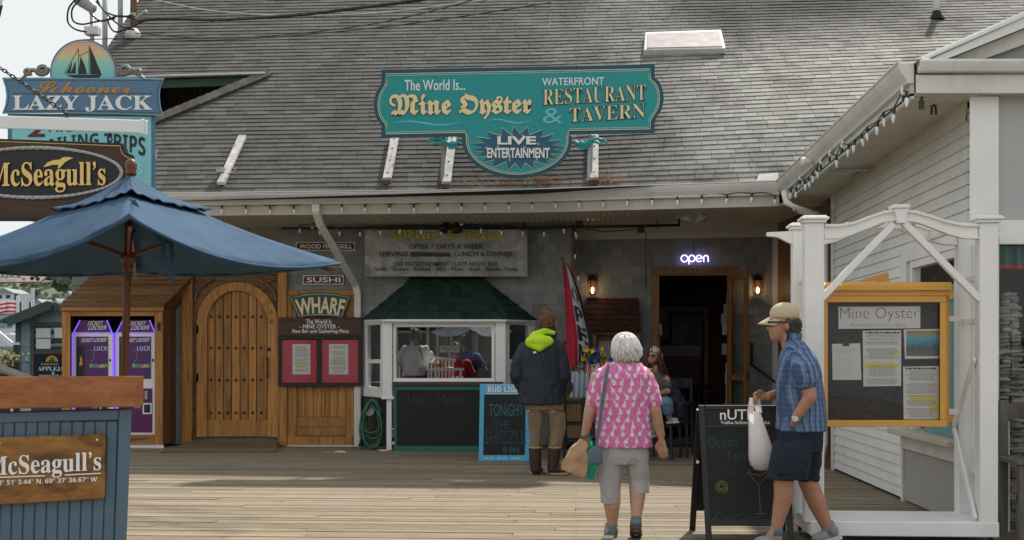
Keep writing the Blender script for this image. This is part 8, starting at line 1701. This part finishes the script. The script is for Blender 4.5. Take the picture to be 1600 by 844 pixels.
for x0, x1, y0, y1, Y, lb, mm in ((28, 50, 459, 500, 60, 'white sail loft wall with a flag staff beside the shed roof', 'farwhite'),):
    t_ = thing('white_banner', lb, 'banner', at(38, 500, Y)); q = MB(); q.rect(PY(Y), x0, y0, x1, y1, -.1, 0); q.build('panel', K[mm], t_); q = MB(); q.tube([at(51, 450, Y), Vector((at(51, 450, Y).x, Y, -1.6))], .1, 8); q.build('staff', K['farwhite'], t_)
for x, lb in ((33, 'dark wooden pile standing beside the white banner'), (48, 'dark wooden pile closest to the shed ridge')):
    q = MB(); p = at(x, 472, 30); q.tube([Vector((p.x, 30, -1.6)), p], .045, 8); tag(q.build('pile', K['black'], smooth=True), lb, 'pile', 'dark piles by the shed')
for x0, x1, y0, y1, rf_, Y, lb in ((80, 96, 482, 500, 466, 180, 'grey roofed white house on the far shore right of the shed gable'), (96, 118, 470, 488, 455, 260, 'pale gabled house higher on the far shore behind the kiosk roof'), (-10, 22, 458, 470, 450, 240, 'long pale house on the far shore above the striped flag'), (52, 66, 474, 484, 467, 300, 'small white house half hidden by the far trees')):
    t_ = thing('shore_house', lb, 'house', at((x0 + x1) / 2, y1, Y), 'houses on the far shore'); q = MB(); q.rect(PY(Y), x0, y0, x1, 545, -8, 0); q.build('wall', K['farwhite'], t_); q = MB(); xm = (x0 + x1) / 2; F2 = [(x0 - 1, y0), (x1 + 1, y0), (xm, rf_)]; q.prism([PY(Y).p(*p) + Vector((0, -.3, 0)) for p in F2], [PY(Y).p(*p) + Vector((0, 8, 0)) for p in F2]); q.build('roof', K['fargrey'], t_); q = MB()
    for i in range(2): q.rect(PY(Y), lerp(x0, x1, .2 + .4 * i), y0 + 3, lerp(x0, x1, .4 + .4 * i), y0 + 8, .01, .1)
    q.build('window', K['dark_metal'], t_)
hl = MB(); 
def hp(u, w): x = lerp(-420, 260, u); y = 330 + w * 160; h = (14 + 26 * noise.noise(Vector((x * .012, 3, 1))) + 20) * math.sin(min(1, w * 1.4) * math.pi / 2) ; return Vector((x, y, -1.8 + h * 1.25))
hl.grid(hp, 60, 16); kind(hl.build('hill', paint('far_meadow_green', (.13, .17, .10), .95, .25, .05)), 'structure')
K['far_leaf'] = paint('hazy_far_foliage', (.17, .21, .15), .95, .25, .08, rnd=.45)
fo = MB(); rr = random.Random(77)
for i in range(360):
    u, w = rr.uniform(.08, .55), rr.uniform(.0, .95); b0 = hp(u, w); Hh = rr.uniform(7, 13); Rr = Hh * rr.uniform(.32, .5)
    for j in range(34):
        v_ = Vector((rr.gauss(0, 1), rr.gauss(0, 1), rr.gauss(0, 1))).normalized() * rr.uniform(.55, 1); p = b0 + Vector((v_.x * Rr, v_.y * Rr, Hh * .6 + v_.z * Hh * .42)); d1 = Vector((rr.gauss(0, 1), rr.gauss(0, 1), rr.gauss(0, 1))).normalized() * Rr * .42; d2 = d1.cross(Vector((rr.gauss(0, 1), rr.gauss(0, 1), rr.gauss(0, 1)))).normalized() * Rr * .36; r_ = rr.random()
        fo.poly([p - d1, p - d2, p + d1, p + d2], r_)
kind(fo.build('far_wood', K['far_leaf'], recalc=False), 'stuff').update({}) if False else None
o = C.objects.get('far_wood')
if o is None: o = fo.build('far_wood', K['far_leaf'], recalc=False)
kind(tag(o, 'hazy green wood covering the hill on the far shore', 'wood'), 'stuff')
# white object hanging into the top corner
tp = thing('white_banner_edge', 'white and black feather banner edge reaching in at the very top corner', 'banner', at(0, 30, 6.0)); q = MB(); PQ = PY(6.0); q.plate(PQ, [(-40, 60), (-8, 60), (9, -20), (-40, -20)], -.01, 0); q.build('cloth', K['farwhite'], tp); q = MB(); q.plate(PQ, [(-20, 29), (0.5, 27), (5, 8), (-20, 12)], .001, .004); q.build('black_mark', K['black'], tp); q = MB(); q.tube([Vector((at(-30, 0, 6).x, 6.03, 0)), at(-30, -20, 6.03)], .02, 6); q.build('pole', K['white'], tp)
